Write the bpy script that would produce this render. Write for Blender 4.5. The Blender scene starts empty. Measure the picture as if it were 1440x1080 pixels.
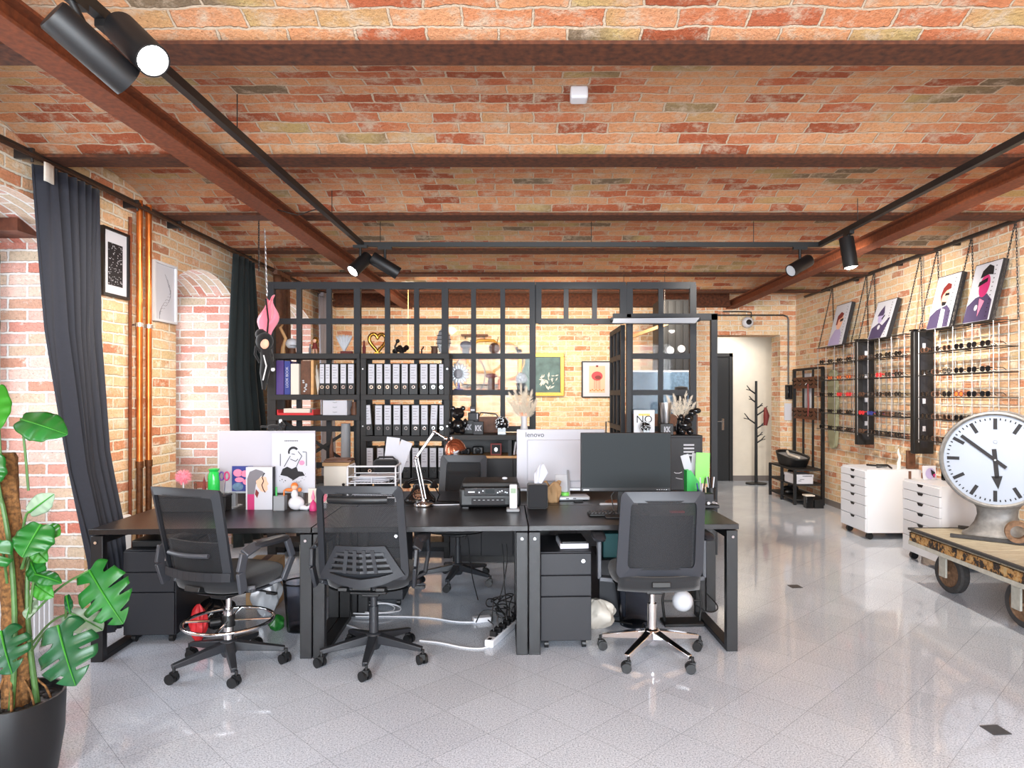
import bpy, bmesh, math, random
from mathutils import Vector, Matrix
random.seed(7)
SC = bpy.context.scene
COL = SC.collection
PI = math.pi
F = 960.0            # focal length in pixels of the 1440 px wide frame
VX, VY, CZ = 750.0, 556.0, 1.48

def P(px, py, d):
    """Real position (metres) of something that lies at distance d from the camera wall."""
    return Vector(((px - VX) * d / F, d, CZ - (py - VY) * d / F))

# ------------------------------------------------------------------ materials
def srgb(r, g, b):
    def f(c):
        c /= 255.0
        return c / 12.92 if c <= 0.04045 else ((c + 0.055) / 1.055) ** 2.4
    return (f(r), f(g), f(b), 1.0)

def new_mat(name):
    m = bpy.data.materials.new(name)
    m.use_nodes = True
    nt = m.node_tree
    nt.nodes.clear()
    out = nt.nodes.new('ShaderNodeOutputMaterial')
    return m, nt, out

def N(nt, kind, **kw):
    n = nt.nodes.new(kind)
    for k, v in kw.items():
        if k in n.inputs:
            n.inputs[k].default_value = v
        else:
            setattr(n, k, v)
    return n

def ramp(nt, stops, interp='LINEAR'):
    r = nt.nodes.new('ShaderNodeValToRGB')
    cr = r.color_ramp
    cr.interpolation = interp
    while len(cr.elements) < len(stops):
        cr.elements.new(0.5)
    for e, (p, c) in zip(cr.elements, stops):
        e.position = p
        e.color = c
    return r

def pmat(name, col, rough=0.5, metal=0.0, spec=0.5, noise=0.0, nscale=40.0, bump=0.0, coat=0.0, emit=None, emits=0.0, sheen=0.0):
    m, nt, out = new_mat(name)
    b = N(nt, 'ShaderNodeBsdfPrincipled', Roughness=rough, Metallic=metal)
    b.inputs['Base Color'].default_value = col
    b.inputs['Specular IOR Level'].default_value = spec
    b.inputs['Coat Weight'].default_value = coat
    b.inputs['Sheen Weight'].default_value = sheen
    if emit:
        b.inputs['Emission Color'].default_value = emit
        b.inputs['Emission Strength'].default_value = emits
    if noise or bump:
        tc = N(nt, 'ShaderNodeTexCoord')
        nz = N(nt, 'ShaderNodeTexNoise', Scale=nscale, Detail=4.0)
        nt.links.new(tc.outputs['Object'], nz.inputs['Vector'])
        if noise:
            hi = tuple(min(1, c * (1 + noise)) for c in col[:3]) + (1,)
            lo = tuple(c * (1 - noise) for c in col[:3]) + (1,)
            r = ramp(nt, [(0.3, lo), (0.7, hi)])
            nt.links.new(nz.outputs['Fac'], r.inputs['Fac'])
            nt.links.new(r.outputs['Color'], b.inputs['Base Color'])
        if bump:
            bp = N(nt, 'ShaderNodeBump', Strength=bump, Distance=0.004)
            nt.links.new(nz.outputs['Fac'], bp.inputs['Height'])
            nt.links.new(bp.outputs['Normal'], b.inputs['Normal'])
    nt.links.new(b.outputs[0], out.inputs[0])
    return m

def brick_mat(name, stops, mortar, bw=0.26, rh=0.077, msize=0.007, bump=0.6, wob=0.012, patch=None, patch_amt=0.5, rough=0.85, mort_fade=0.0):
    m, nt, out = new_mat(name)
    L = nt.links.new
    tc = N(nt, 'ShaderNodeTexCoord')
    nz = N(nt, 'ShaderNodeTexNoise', Scale=5.0, Detail=3.0)
    L(tc.outputs['UV'], nz.inputs['Vector'])
    sub = N(nt, 'ShaderNodeVectorMath', operation='SUBTRACT')
    sub.inputs[1].default_value = (0.5, 0.5, 0.5)
    L(nz.outputs['Color'], sub.inputs[0])
    sc = N(nt, 'ShaderNodeVectorMath', operation='SCALE')
    sc.inputs['Scale'].default_value = wob
    L(sub.outputs[0], sc.inputs[0])
    add = N(nt, 'ShaderNodeVectorMath', operation='ADD')
    L(tc.outputs['UV'], add.inputs[0]); L(sc.outputs[0], add.inputs[1])
    nz2 = N(nt, 'ShaderNodeTexNoise', Scale=38.0, Detail=2.0)
    L(tc.outputs['UV'], nz2.inputs['Vector'])
    sub2 = N(nt, 'ShaderNodeVectorMath', operation='SUBTRACT')
    sub2.inputs[1].default_value = (0.5, 0.5, 0.5)
    L(nz2.outputs['Color'], sub2.inputs[0])
    sc2 = N(nt, 'ShaderNodeVectorMath', operation='SCALE')
    sc2.inputs['Scale'].default_value = 0.012
    L(sub2.outputs[0], sc2.inputs[0])
    add2 = N(nt, 'ShaderNodeVectorMath', operation='ADD')
    L(add.outputs[0], add2.inputs[0]); L(sc2.outputs[0], add2.inputs[1])
    br = N(nt, 'ShaderNodeTexBrick')
    br.offset = 0.5; br.squash = 1.0
    br.inputs['Scale'].default_value = 1.0
    br.inputs['Color1'].default_value = (0, 0, 0, 1)
    br.inputs['Color2'].default_value = (1, 1, 1, 1)
    br.inputs['Mortar'].default_value = (0.5, 0.5, 0.5, 1)
    br.inputs['Mortar Size'].default_value = msize
    br.inputs['Mortar Smooth'].default_value = 0.35
    br.inputs['Bias'].default_value = 0.0
    br.inputs['Brick Width'].default_value = bw
    br.inputs['Row Height'].default_value = rh
    L(add2.outputs[0], br.inputs['Vector'])
    # broad patches of other brick batches
    big = N(nt, 'ShaderNodeTexNoise', Scale=0.9, Detail=2.0)
    L(tc.outputs['UV'], big.inputs['Vector'])
    mixf = N(nt, 'ShaderNodeMath', operation='MULTIPLY_ADD')
    L(big.outputs['Fac'], mixf.inputs[0])
    mixf.inputs[1].default_value = patch_amt
    mixf.inputs[2].default_value = -patch_amt * 0.5
    addf = N(nt, 'ShaderNodeMath', operation='ADD', use_clamp=True)
    L(br.outputs['Color'], addf.inputs[0]); L(mixf.outputs[0], addf.inputs[1])
    rc = ramp(nt, stops)
    L(addf.outputs[0], rc.inputs['Fac'])
    # fine grain
    fg = N(nt, 'ShaderNodeTexNoise', Scale=55.0, Detail=5.0, Roughness=0.7)
    L(tc.outputs['UV'], fg.inputs['Vector'])
    fr = ramp(nt, [(0.25, (0.58, 0.55, 0.52, 1)), (0.5, (1, 1, 1, 1)), (0.8, (1.18, 1.15, 1.1, 1))])
    L(fg.outputs['Fac'], fr.inputs['Fac'])
    mul = N(nt, 'ShaderNodeMix', data_type='RGBA', blend_type='MULTIPLY')
    mul.inputs[0].default_value = 0.8
    L(rc.outputs['Color'], mul.inputs[6]); L(fr.outputs['Color'], mul.inputs[7])
    mo = N(nt, 'ShaderNodeMix', data_type='RGBA')
    mo.inputs[7].default_value = mortar
    L(mul.outputs[2], mo.inputs[6])
    # uneven mortar: smeared over the bricks in places
    sm = N(nt, 'ShaderNodeTexNoise', Scale=9.0, Detail=6.0, Roughness=0.75)
    L(tc.outputs['UV'], sm.inputs['Vector'])
    smr = ramp(nt, [(0.56 - mort_fade, (0, 0, 0, 1)), (0.70 - mort_fade, (0.8, 0.8, 0.8, 1))])
    L(sm.outputs['Fac'], smr.inputs['Fac'])
    mx = N(nt, 'ShaderNodeMath', operation='MAXIMUM')
    L(br.outputs['Fac'], mx.inputs[0]); L(smr.outputs['Color'], mx.inputs[1])
    L(mx.outputs[0], mo.inputs[0])
    # small dark pits
    vo = N(nt, 'ShaderNodeTexVoronoi', Scale=22.0)
    L(tc.outputs['UV'], vo.inputs['Vector'])
    vr = ramp(nt, [(0.05, (0.25, 0.2, 0.18, 1)), (0.11, (1, 1, 1, 1))])
    L(vo.outputs['Distance'], vr.inputs['Fac'])
    pit = N(nt, 'ShaderNodeMix', data_type='RGBA', blend_type='MULTIPLY')
    pit.inputs[0].default_value = 0.6
    L(mo.outputs[2], pit.inputs[6]); L(vr.outputs['Color'], pit.inputs[7])
    b = N(nt, 'ShaderNodeBsdfPrincipled', Roughness=rough)
    b.inputs['Specular IOR Level'].default_value = 0.2
    L(pit.outputs[2], b.inputs['Base Color'])
    inv = N(nt, 'ShaderNodeMath', operation='MULTIPLY_ADD')
    L(br.outputs['Fac'], inv.inputs[0]); inv.inputs[1].default_value = -1.0
    L(fg.outputs['Fac'], inv.inputs[2])
    bp = N(nt, 'ShaderNodeBump', Strength=bump, Distance=0.012)
    L(inv.outputs[0], bp.inputs['Height'])
    L(bp.outputs['Normal'], b.inputs['Normal'])
    L(b.outputs[0], out.inputs[0])
    return m

def clear_mat(name, tint=(1, 1, 1, 1), ior=1.16, rough=0.02):
    m, nt, out = new_mat(name)
    t = N(nt, 'ShaderNodeBsdfTransparent'); t.inputs[0].default_value = tint
    g = N(nt, 'ShaderNodeBsdfGlossy', Roughness=rough)
    fr = N(nt, 'ShaderNodeFresnel', IOR=ior)
    mx = N(nt, 'ShaderNodeMixShader')
    nt.links.new(fr.outputs[0], mx.inputs[0])
    nt.links.new(t.outputs[0], mx.inputs[1]); nt.links.new(g.outputs[0], mx.inputs[2])
    nt.links.new(mx.outputs[0], out.inputs[0])
    return m

def weave_mat(name, col, open_=0.3, scale=260.0):
    """Woven mesh fabric: threads with holes between them."""
    m, nt, out = new_mat(name)
    L = nt.links.new
    tc = N(nt, 'ShaderNodeTexCoord')
    ck = N(nt, 'ShaderNodeTexChecker', Scale=scale)
    L(tc.outputs['Object'], ck.inputs['Vector'])
    mul = N(nt, 'ShaderNodeMath', operation='MULTIPLY_ADD')
    L(ck.outputs['Fac'], mul.inputs[0]); mul.inputs[1].default_value = -open_ ; mul.inputs[2].default_value = 1 - open_ * 0.5
    b = N(nt, 'ShaderNodeBsdfPrincipled', Roughness=0.7)
    b.inputs['Base Color'].default_value = col
    t = N(nt, 'ShaderNodeBsdfTransparent')
    mx = N(nt, 'ShaderNodeMixShader')
    L(mul.outputs[0], mx.inputs[0]); L(t.outputs[0], mx.inputs[1]); L(b.outputs[0], mx.inputs[2])
    L(mx.outputs[0], out.inputs[0])
    return m

# ------------------------------------------------------------------ mesh builder
class MB:
    def __init__(s):
        s.v = []; s.f = []; s.fm = []; s.uv = {}; s.mats = []; s.cur = 0
    def mat(s, m):
        if m not in s.mats: s.mats.append(m)
        s.cur = s.mats.index(m); return s
    def face(s, idx, uv=None):
        s.f.append(tuple(idx)); s.fm.append(s.cur)
        if uv: s.uv[len(s.f) - 1] = uv
    def poly(s, pts, uv=None):
        b = len(s.v); s.v.extend(Vector(p) for p in pts)
        s.face(range(b, b + len(pts)), uv); return s
    def box(s, c, sz, rot=None, taper=1.0):
        hx, hy, hz = sz[0] / 2, sz[1] / 2, sz[2] / 2
        b = len(s.v)
        for z in (-1, 1):
            k = taper if z > 0 else 1.0
            for x, y in ((-1, -1), (1, -1), (1, 1), (-1, 1)):
                p = Vector((x * hx * k, y * hy * k, z * hz))
                if rot is not None: p = rot @ p
                s.v.append(p + Vector(c))
        for q in ((0, 3, 2, 1), (4, 5, 6, 7), (0, 1, 5, 4), (1, 2, 6, 5), (2, 3, 7, 6), (3, 0, 4, 7)):
            s.face([b + i for i in q])
        return s
    def span(s, a, c):
        a = Vector(a); c = Vector(c)
        return s.box((a + c) / 2, [abs(x) for x in (c - a)])
    def bar(s, p0, p1, w, h, w1=None, h1=None, up=(0, 0, 1)):
        """rectangular bar from p0 to p1, w across, h along 'up', may taper"""
        p0 = Vector(p0); p1 = Vector(p1); d = (p1 - p0).normalized()
        u = Vector(up); sd = d.cross(u)
        if sd.length < 1e-4: sd = d.cross(Vector((0, 1, 0)))
        sd.normalize(); u = sd.cross(d).normalized()
        w1 = w if w1 is None else w1; h1 = h if h1 is None else h1
        b = len(s.v)
        for p, ww, hh in ((p0, w, h), (p1, w1, h1)):
            for a, c in ((-1, -1), (1, -1), (1, 1), (-1, 1)):
                s.v.append(p + sd * (a * ww / 2) + u * (c * hh / 2))
        for q in ((0, 1, 2, 3), (7, 6, 5, 4), (0, 4, 5, 1), (1, 5, 6, 2), (2, 6, 7, 3), (3, 7, 4, 0)):
            s.face([b + i for i in q])
        return s
    def cyl(s, p0, p1, r0, r1=None, seg=16, caps=True):
        p0 = Vector(p0); p1 = Vector(p1); d = (p1 - p0).normalized()
        r1 = r0 if r1 is None else r1
        a = d.orthogonal().normalized(); c = d.cross(a)
        b = len(s.v)
        for p, r in ((p0, r0), (p1, r1)):
            for i in range(seg):
                t = 2 * PI * i / seg
                s.v.append(p + a * (r * math.cos(t)) + c * (r * math.sin(t)))
        for i in range(seg):
            j = (i + 1) % seg
            s.face((b + i, b + j, b + seg + j, b + seg + i))
        if caps:
            s.face([b + i for i in reversed(range(seg))])
            s.face([b + seg + i for i in range(seg)])
        return s
    def tube(s, pts, r, seg=8, closed=False, caps=True):
        pts = [Vector(p) for p in pts]; n = len(pts); b = len(s.v)
        prev = None
        for i, p in enumerate(pts):
            if closed: d = pts[(i + 1) % n] - pts[i - 1]
            else: d = pts[min(i + 1, n - 1)] - pts[max(i - 1, 0)]
            d.normalize()
            if prev is None: a = d.orthogonal().normalized()
            else:
                a = prev - d * prev.dot(d)
                a = a.normalized() if a.length > 1e-5 else d.orthogonal().normalized()
            prev = a; c = d.cross(a)
            rr = r[i] if isinstance(r, (list, tuple)) else r
            for k in range(seg):
                t = 2 * PI * k / seg
                s.v.append(p + a * (rr * math.cos(t)) + c * (rr * math.sin(t)))
        for i in range(n if closed else n - 1):
            o, q = b + i * seg, b + ((i + 1) % n) * seg
            for k in range(seg):
                j = (k + 1) % seg
                s.face((o + k, o + j, q + j, q + k))
        if caps and not closed:
            s.face([b + k for k in reversed(range(seg))])
            s.face([b + (n - 1) * seg + k for k in range(seg)])
        return s
    def lathe(s, prof, c=(0, 0, 0), seg=24, axis=None, caps=True):
        """profile [(r, h)] turned about axis (default z) through c"""
        c = Vector(c); d = Vector(axis or (0, 0, 1)).normalized()
        a = d.orthogonal().normalized(); e = d.cross(a); b = len(s.v)
        for r, h in prof:
            for i in range(seg):
                t = 2 * PI * i / seg
                s.v.append(c + d * h + a * (r * math.cos(t)) + e * (r * math.sin(t)))
        for k in range(len(prof) - 1):
            for i in range(seg):
                j = (i + 1) % seg
                s.face((b + k * seg + i, b + k * seg + j, b + (k + 1) * seg + j, b + (k + 1) * seg + i))
        if caps:
            if prof[0][0] > 1e-5: s.face([b + i for i in reversed(range(seg))])
            if prof[-1][0] > 1e-5: s.face([b + (len(prof) - 1) * seg + i for i in range(seg)])
        return s
    def ball(s, c, r, seg=14, rings=9, sz=(1, 1, 1), rot=None):
        c = Vector(c); b = len(s.v)
        for k in range(rings + 1):
            ph = PI * k / rings
            for i in range(seg):
                t = 2 * PI * i / seg
                p = Vector((r * sz[0] * math.sin(ph) * math.cos(t), r * sz[1] * math.sin(ph) * math.sin(t), -r * sz[2] * math.cos(ph)))
                if rot is not None: p = rot @ p
                s.v.append(c + p)
        for k in range(rings):
            for i in range(seg):
                j = (i + 1) % seg
                s.face((b + k * seg + i, b + k * seg + j, b + (k + 1) * seg + j, b + (k + 1) * seg + i))
        return s
    def prism(s, pts, ext):
        """polygon pts (3D, planar) extruded by vector ext"""
        ext = Vector(ext); n = len(pts); b = len(s.v)
        s.v.extend(Vector(p) for p in pts); s.v.extend(Vector(p) + ext for p in pts)
        s.face(range(b, b + n)); s.face([b + n + i for i in reversed(range(n))])
        for i in range(n):
            j = (i + 1) % n
            s.face((b + i, b + n + i, b + n + j, b + j))
        return s
    def grid(s, fn, nu, nv, closed_u=False):
        b = len(s.v)
        for j in range(nv + 1):
            for i in range(nu if closed_u else nu + 1):
                s.v.append(Vector(fn(i / nu, j / nv)))
        w = nu if closed_u else nu + 1
        for j in range(nv):
            for i in range(nu):
                k = (i + 1) % w if closed_u else i + 1
                s.face((b + j * w + i, b + j * w + k, b + (j + 1) * w + k, b + (j + 1) * w + i))
        return s
    def xform(s, mtx, start=0):
        for i in range(start, len(s.v)): s.v[i] = mtx @ s.v[i]
        return s
    def build(s, name, mat=None, parent=None, loc=None, rotz=None, smooth=40, bev=0.0, seg=2, solid=0.0, sub=0):
        me = bpy.data.meshes.new(name)
        me.from_pydata([tuple(v) for v in s.v], [], s.f)
        if mat is not None: me.materials.append(mat)
        else:
            for m in s.mats: me.materials.append(m)
            me.polygons.foreach_set('material_index', s.fm)
        if s.uv:
            ul = me.uv_layers.new(name='UVMap')
            for fi, uvs in s.uv.items():
                for li, uv in zip(me.polygons[fi].loop_indices, uvs): ul.data[li].uv = uv
        bm = bmesh.new(); bm.from_mesh(me)
        if not s.uv:
            bmesh.ops.remove_doubles(bm, verts=bm.verts, dist=1e-6)
            if solid == 0: bmesh.ops.recalc_face_normals(bm, faces=bm.faces)
        bm.to_mesh(me); bm.free()
        if smooth:
            me.shade_smooth()
            me.set_sharp_from_angle(angle=math.radians(smooth))
        me.update()
        o = bpy.data.objects.new(name, me)
        COL.objects.link(o)
        if parent is not None: o.parent = parent
        if loc is not None: o.location = loc
        if rotz is not None: o.rotation_euler = (0, 0, rotz)
        if sub:
            md = o.modifiers.new('sub', 'SUBSURF'); md.levels = sub; md.render_levels = sub
        if solid:
            md = o.modifiers.new('solid', 'SOLIDIFY'); md.thickness = solid; md.offset = 0
        if bev:
            md = o.modifiers.new('bev', 'BEVEL'); md.width = bev; md.segments = seg; md.limit_method = 'ANGLE'
            md.angle_limit = math.radians(35)
        return o

def tag(o, label, cat, group=None):
    o['label'] = label; o['category'] = cat
    if len(label.replace('-', ' ').split()) > 15: print('LONG', len(label.split()), label)
    if group: o['group'] = group
    return o

def thing(name, label, cat, loc=(0, 0, 0), rotz=0.0, group=None):
    o = bpy.data.objects.new(name, None)
    o.empty_display_size = 0.05
    COL.objects.link(o)
    o.location = loc; o.rotation_euler = (0, 0, rotz)
    return tag(o, label, cat, group)

def struct(o):
    o['kind'] = 'structure'; return o

def dup(root, loc, rotz=None, label=None, group=None, rot=None):
    r = root.copy(); COL.objects.link(r); r.location = loc
    if rotz is not None: r.rotation_euler = (0, 0, rotz)
    if rot is not None: r.rotation_euler = rot
    if label: r['label'] = label
    if group: r['group'] = group
    for ch in list(root.children):
        c = ch.copy(); COL.objects.link(c); c.parent = r
        for g in list(ch.children):
            d = g.copy(); COL.objects.link(d); d.parent = c
    return r

def text_mesh(mb, body, size, origin, right, up, align='CENTER'):
    """adds flat lettering to mb in its current material"""
    cu = bpy.data.curves.new('letters', 'FONT')
    cu.body = body; cu.size = size; cu.align_x = align; cu.align_y = 'CENTER'; cu.resolution_u = 3
    ob = bpy.data.objects.new('letters', cu)
    COL.objects.link(ob)
    dg = bpy.context.evaluated_depsgraph_get(); dg.update()
    me = bpy.data.meshes.new_from_object(ob.evaluated_get(dg))
    o, r, u = Vector(origin), Vector(right), Vector(up)
    b = len(mb.v)
    for v in me.vertices: mb.v.append(o + r * v.co.x + u * v.co.y)
    for p in me.polygons: mb.face([b + i for i in p.vertices])
    bpy.data.objects.remove(ob); bpy.data.curves.remove(cu); bpy.data.meshes.remove(me)
    return mb

ORD = ['first', 'second', 'third', 'fourth', 'fifth', 'sixth', 'seventh', 'eighth', 'ninth', 'tenth', 'eleventh', 'twelfth']
M = {}
M['ceil_brick'] = brick_mat('ceiling brick', [(0.0, srgb(158, 84, 56)), (0.16, srgb(182, 102, 70)), (0.30, srgb(197, 129, 90)), (0.55, srgb(209, 154, 110)), (0.8, srgb(201, 141, 103)), (0.93, srgb(184, 156, 104)), (1.0, srgb(126, 106, 84))],
                            srgb(196, 174, 150), bw=0.285, rh=0.090, msize=0.0065, bump=1.0, wob=0.045, patch_amt=0.75, mort_fade=0.07)
M['wall_brick'] = brick_mat('yellow wall brick', [(0.0, srgb(206, 134, 98)), (0.18, srgb(226, 168, 128)), (0.45, srgb(236, 200, 158)), (0.7, srgb(234, 190, 148)), (0.9, srgb(216, 190, 146)), (1.0, srgb(196, 134, 104))],
                            srgb(240, 228, 208), bw=0.25, rh=0.077, msize=0.009, bump=1.0, wob=0.025, patch_amt=0.6, mort_fade=0.06)
M['pink_brick'] = brick_mat('pale pink jamb brick', [(0.0, srgb(198, 122, 104)), (0.3, srgb(214, 168, 154)), (0.6, srgb(220, 184, 170)), (0.85, srgb(208, 188, 164)), (1.0, srgb(190, 138, 116))],
                            srgb(232, 228, 222), bw=0.26, rh=0.079, msize=0.009, bump=0.9, wob=0.015, patch_amt=0.4)
M['rust'] = pmat('rusty steel', srgb(80, 40, 18), 0.85, 0.0, noise=0.55, nscale=30, bump=0.4)
M['rust_orange'] = pmat('red lead steel', srgb(116, 56, 24), 0.8, 0.0, noise=0.3, nscale=40, bump=0.2)
M['lintel'] = pmat('dark timber lintel', srgb(96, 52, 34), 0.8, noise=0.4, nscale=14, bump=0.3)
M['black'] = pmat('black powder coat', srgb(15, 15, 18), 0.45, 0.0, noise=0.05, nscale=200)
M['black_matt'] = pmat('matt black', srgb(14, 14, 16), 0.5)
M['black_gloss'] = pmat('gloss black', srgb(18, 18, 20), 0.12)
M['track'] = pmat('black aluminium track', srgb(13, 13, 14), 0.5)
M['anthracite'] = pmat('anthracite steel frame', srgb(27, 29, 34), 0.6, 0.0)
M['shelfblack'] = pmat('black brown shelf board', srgb(23, 21, 21), 0.6, noise=0.12, nscale=25)
M['desk'] = pmat('black brown desk top', srgb(24, 21, 22), 0.33, noise=0.15, nscale=18, bump=0.05)
M['cab'] = pmat('charcoal cabinet', srgb(26, 27, 33), 0.55, noise=0.08, nscale=300)
M['chair_plastic'] = pmat('charcoal plastic', srgb(36, 38, 43), 0.45)
M['chair_dark'] = pmat('black plastic', srgb(16, 17, 19), 0.45)
M['chair_fabric'] = pmat('black fabric', srgb(22, 23, 27), 0.85, noise=0.25, nscale=500, bump=0.3, sheen=0.2)
M['weave'] = weave_mat('black woven mesh', srgb(28, 29, 33), 0.5)
M['weave_dense'] = weave_mat('dense woven mesh', srgb(26, 27, 31), 0.12)
M['bronze'] = pmat('dark bronze', srgb(70, 48, 36), 0.5, 0.5)
M['back_grey'] = pmat('grey back shell', srgb(50, 52, 58), 0.45)
M['arm_grey'] = pmat('mid grey plastic', srgb(64, 66, 72), 0.42)
M['chrome'] = pmat('chrome', (0.82, 0.82, 0.84, 1), 0.1, 1.0)
M['steel'] = pmat('brushed steel', (0.62, 0.62, 0.64, 1), 0.3, 1.0)
M['wire'] = pmat('bright wire', (0.6, 0.6, 0.62, 1), 0.35, 0.9)
M['darkwire'] = pmat('dark steel wire', srgb(60, 56, 54), 0.4, 0.6)
M['copper'] = pmat('copper pipe', srgb(196, 108, 50), 0.3, 0.75, noise=0.2, nscale=12)
M['copper_old'] = pmat('scorched copper', srgb(96, 58, 32), 0.5, 0.6, noise=0.5, nscale=25)
M['rosegold'] = pmat('rose gold', srgb(200, 128, 100), 0.18, 0.95)
M['navy'] = pmat('navy velvet', srgb(17, 20, 33), 0.75, noise=0.15, nscale=60, sheen=0.12)
M['green_velvet'] = pmat('dark green velvet', srgb(9, 24, 26), 0.75, noise=0.15, nscale=60, sheen=0.1)
M['white'] = pmat('white lacquer', srgb(212, 213, 218), 0.4)
M['white_matt'] = pmat('white paper', srgb(198, 198, 206), 0.75)
M['offwhite'] = pmat('off white', srgb(214, 206, 194), 0.7)
M['plaster'] = pmat('white plaster', srgb(226, 216, 200), 0.85, noise=0.03, nscale=8)
M['greyplastic'] = pmat('grey plastic', srgb(140, 142, 146), 0.5)
M['silver'] = pmat('silver plastic', srgb(200, 203, 208), 0.35, 0.3)
M['screen'] = pmat('switched off screen', srgb(29, 35, 38), 0.6, spec=0.25)
M['gold'] = pmat('gilt wood', srgb(198, 150, 66), 0.4, 0.5, noise=0.25, nscale=60)
M['brass'] = pmat('brass', srgb(206, 150, 60), 0.25, 0.9)
M['wood'] = pmat('light wood', srgb(206, 158, 104), 0.55, noise=0.15, nscale=20)
M['brownwood'] = pmat('brown wood', srgb(96, 60, 40), 0.6, noise=0.3, nscale=20)
M['card'] = pmat('cardboard', srgb(176, 140, 100), 0.8, noise=0.06, nscale=10)
M['leaf'] = pmat('green leaf', srgb(22, 92, 30), 0.35, noise=0.22, nscale=14)
M['leaf_light'] = pmat('young leaf', srgb(48, 124, 34), 0.35, noise=0.15, nscale=14)
M['leaf_dark'] = pmat('deep green leaf', srgb(12, 70, 36), 0.35, noise=0.2, nscale=14)
M['leaf_grey'] = pmat('leaf underside', srgb(132, 152, 128), 0.55, noise=0.1, nscale=14)
M['stem'] = pmat('green stem', srgb(70, 104, 52), 0.5, noise=0.2, nscale=30)
M['coir'] = pmat('coir fibre', srgb(112, 76, 40), 0.95, noise=0.6, nscale=70, bump=1.0)
M['soil'] = pmat('potting soil', srgb(40, 36, 36), 0.9, noise=0.5, nscale=90, bump=1.0)
M['pot'] = pmat('black pot', srgb(15, 15, 17), 0.38)
M['pink'] = pmat('pink', srgb(240, 130, 160), 0.7)
M['pinkfluff'] = pmat('pink fluff', srgb(248, 136, 156), 0.9, sheen=0.6)
M['magenta'] = pmat('magenta', srgb(190, 50, 110), 0.5)
M['purple'] = pmat('purple', srgb(96, 66, 140), 0.5)
M['violetbook'] = pmat('violet book', srgb(74, 52, 120), 0.5)
M['bluebook'] = pmat('blue book', srgb(40, 54, 128), 0.5)
M['green'] = pmat('green plastic', srgb(44, 176, 76), 0.3)
M['lime'] = pmat('lime folder', srgb(130, 224, 96), 0.45)
M['teal'] = pmat('teal', srgb(28, 92, 96), 0.5)
M['red'] = pmat('red', srgb(206, 44, 50), 0.45)
M['darkred'] = pmat('dark red', srgb(120, 40, 36), 0.6)
M['orange'] = pmat('orange', srgb(222, 120, 50), 0.5)
M['yellow'] = pmat('yellow', srgb(240, 190, 50), 0.5)
M['skin'] = pmat('peach', srgb(232, 178, 150), 0.6)
M['olive'] = pmat('olive cloth', srgb(146, 146, 118), 0.8)
M['ink'] = pmat('black ink', srgb(24, 22, 26), 0.7)
M['greyink'] = pmat('grey ink', srgb(120, 116, 122), 0.7)
M['paleink'] = pmat('pale ink', srgb(190, 188, 196), 0.7)
M['lilac'] = pmat('lilac ink', srgb(170, 158, 196), 0.7)
M['violet_ink'] = pmat('violet ink', srgb(72, 60, 92), 0.7)
M['pampas'] = pmat('cream plume', srgb(232, 220, 202), 0.95, sheen=0.3)
M['felt'] = pmat('black felt', srgb(22, 21, 23), 0.95, sheen=0.2)
M['painting'] = pmat('teal painting ground', srgb(78, 104, 104), 0.6, noise=0.3, nscale=9)
M['bluepaper'] = pmat('blue print', srgb(92, 120, 146), 0.6, noise=0.35, nscale=30)
M['glass'] = clear_mat('clear glass')
M['bag'] = clear_mat('clear plastic bag', (0.82, 0.84, 0.88, 1), rough=0.2)
M['smoke_lens'] = pmat('dark lens', srgb(22, 20, 22), 0.1)
M['jar'] = pmat('green jar', srgb(40, 190, 80), 0.15)
M['dial'] = pmat('clock dial', srgb(150, 158, 171), 0.35)
M['pinboard'] = pmat('pinboard face', srgb(178, 175, 184), 0.8)
M['poster'] = pmat('poster paper', srgb(190, 190, 198), 0.7)
M['zinc'] = pmat('worn zinc', srgb(122, 120, 118), 0.5, 0.4, noise=0.2, nscale=30, bump=0.2)
M['tyre'] = pmat('old rubber', srgb(56, 54, 54), 0.8, noise=0.2, nscale=40)
M['rustwheel'] = pmat('rusty wheel', srgb(116, 88, 66), 0.8, 0.2, noise=0.35, nscale=40, bump=0.3)
M['greysteel'] = pmat('grey painted steel', srgb(176, 174, 164), 0.6, noise=0.15, nscale=30)
M['slate'] = pmat('grey skirting', srgb(120, 112, 108), 0.5)
M['darktile'] = pmat('dark inlay', srgb(60, 62, 66), 0.4)
M['lamp_on'] = pmat('lamp glow', (1, 1, 1, 1), 0.4, emit=(1.0, 0.97, 0.92, 1), emits=30.0)
M['lamp_face'] = pmat('lamp reflector', srgb(190, 192, 196), 0.3)
M['diffuser'] = pmat('opal diffuser', srgb(158, 160, 166), 0.5)

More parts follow.
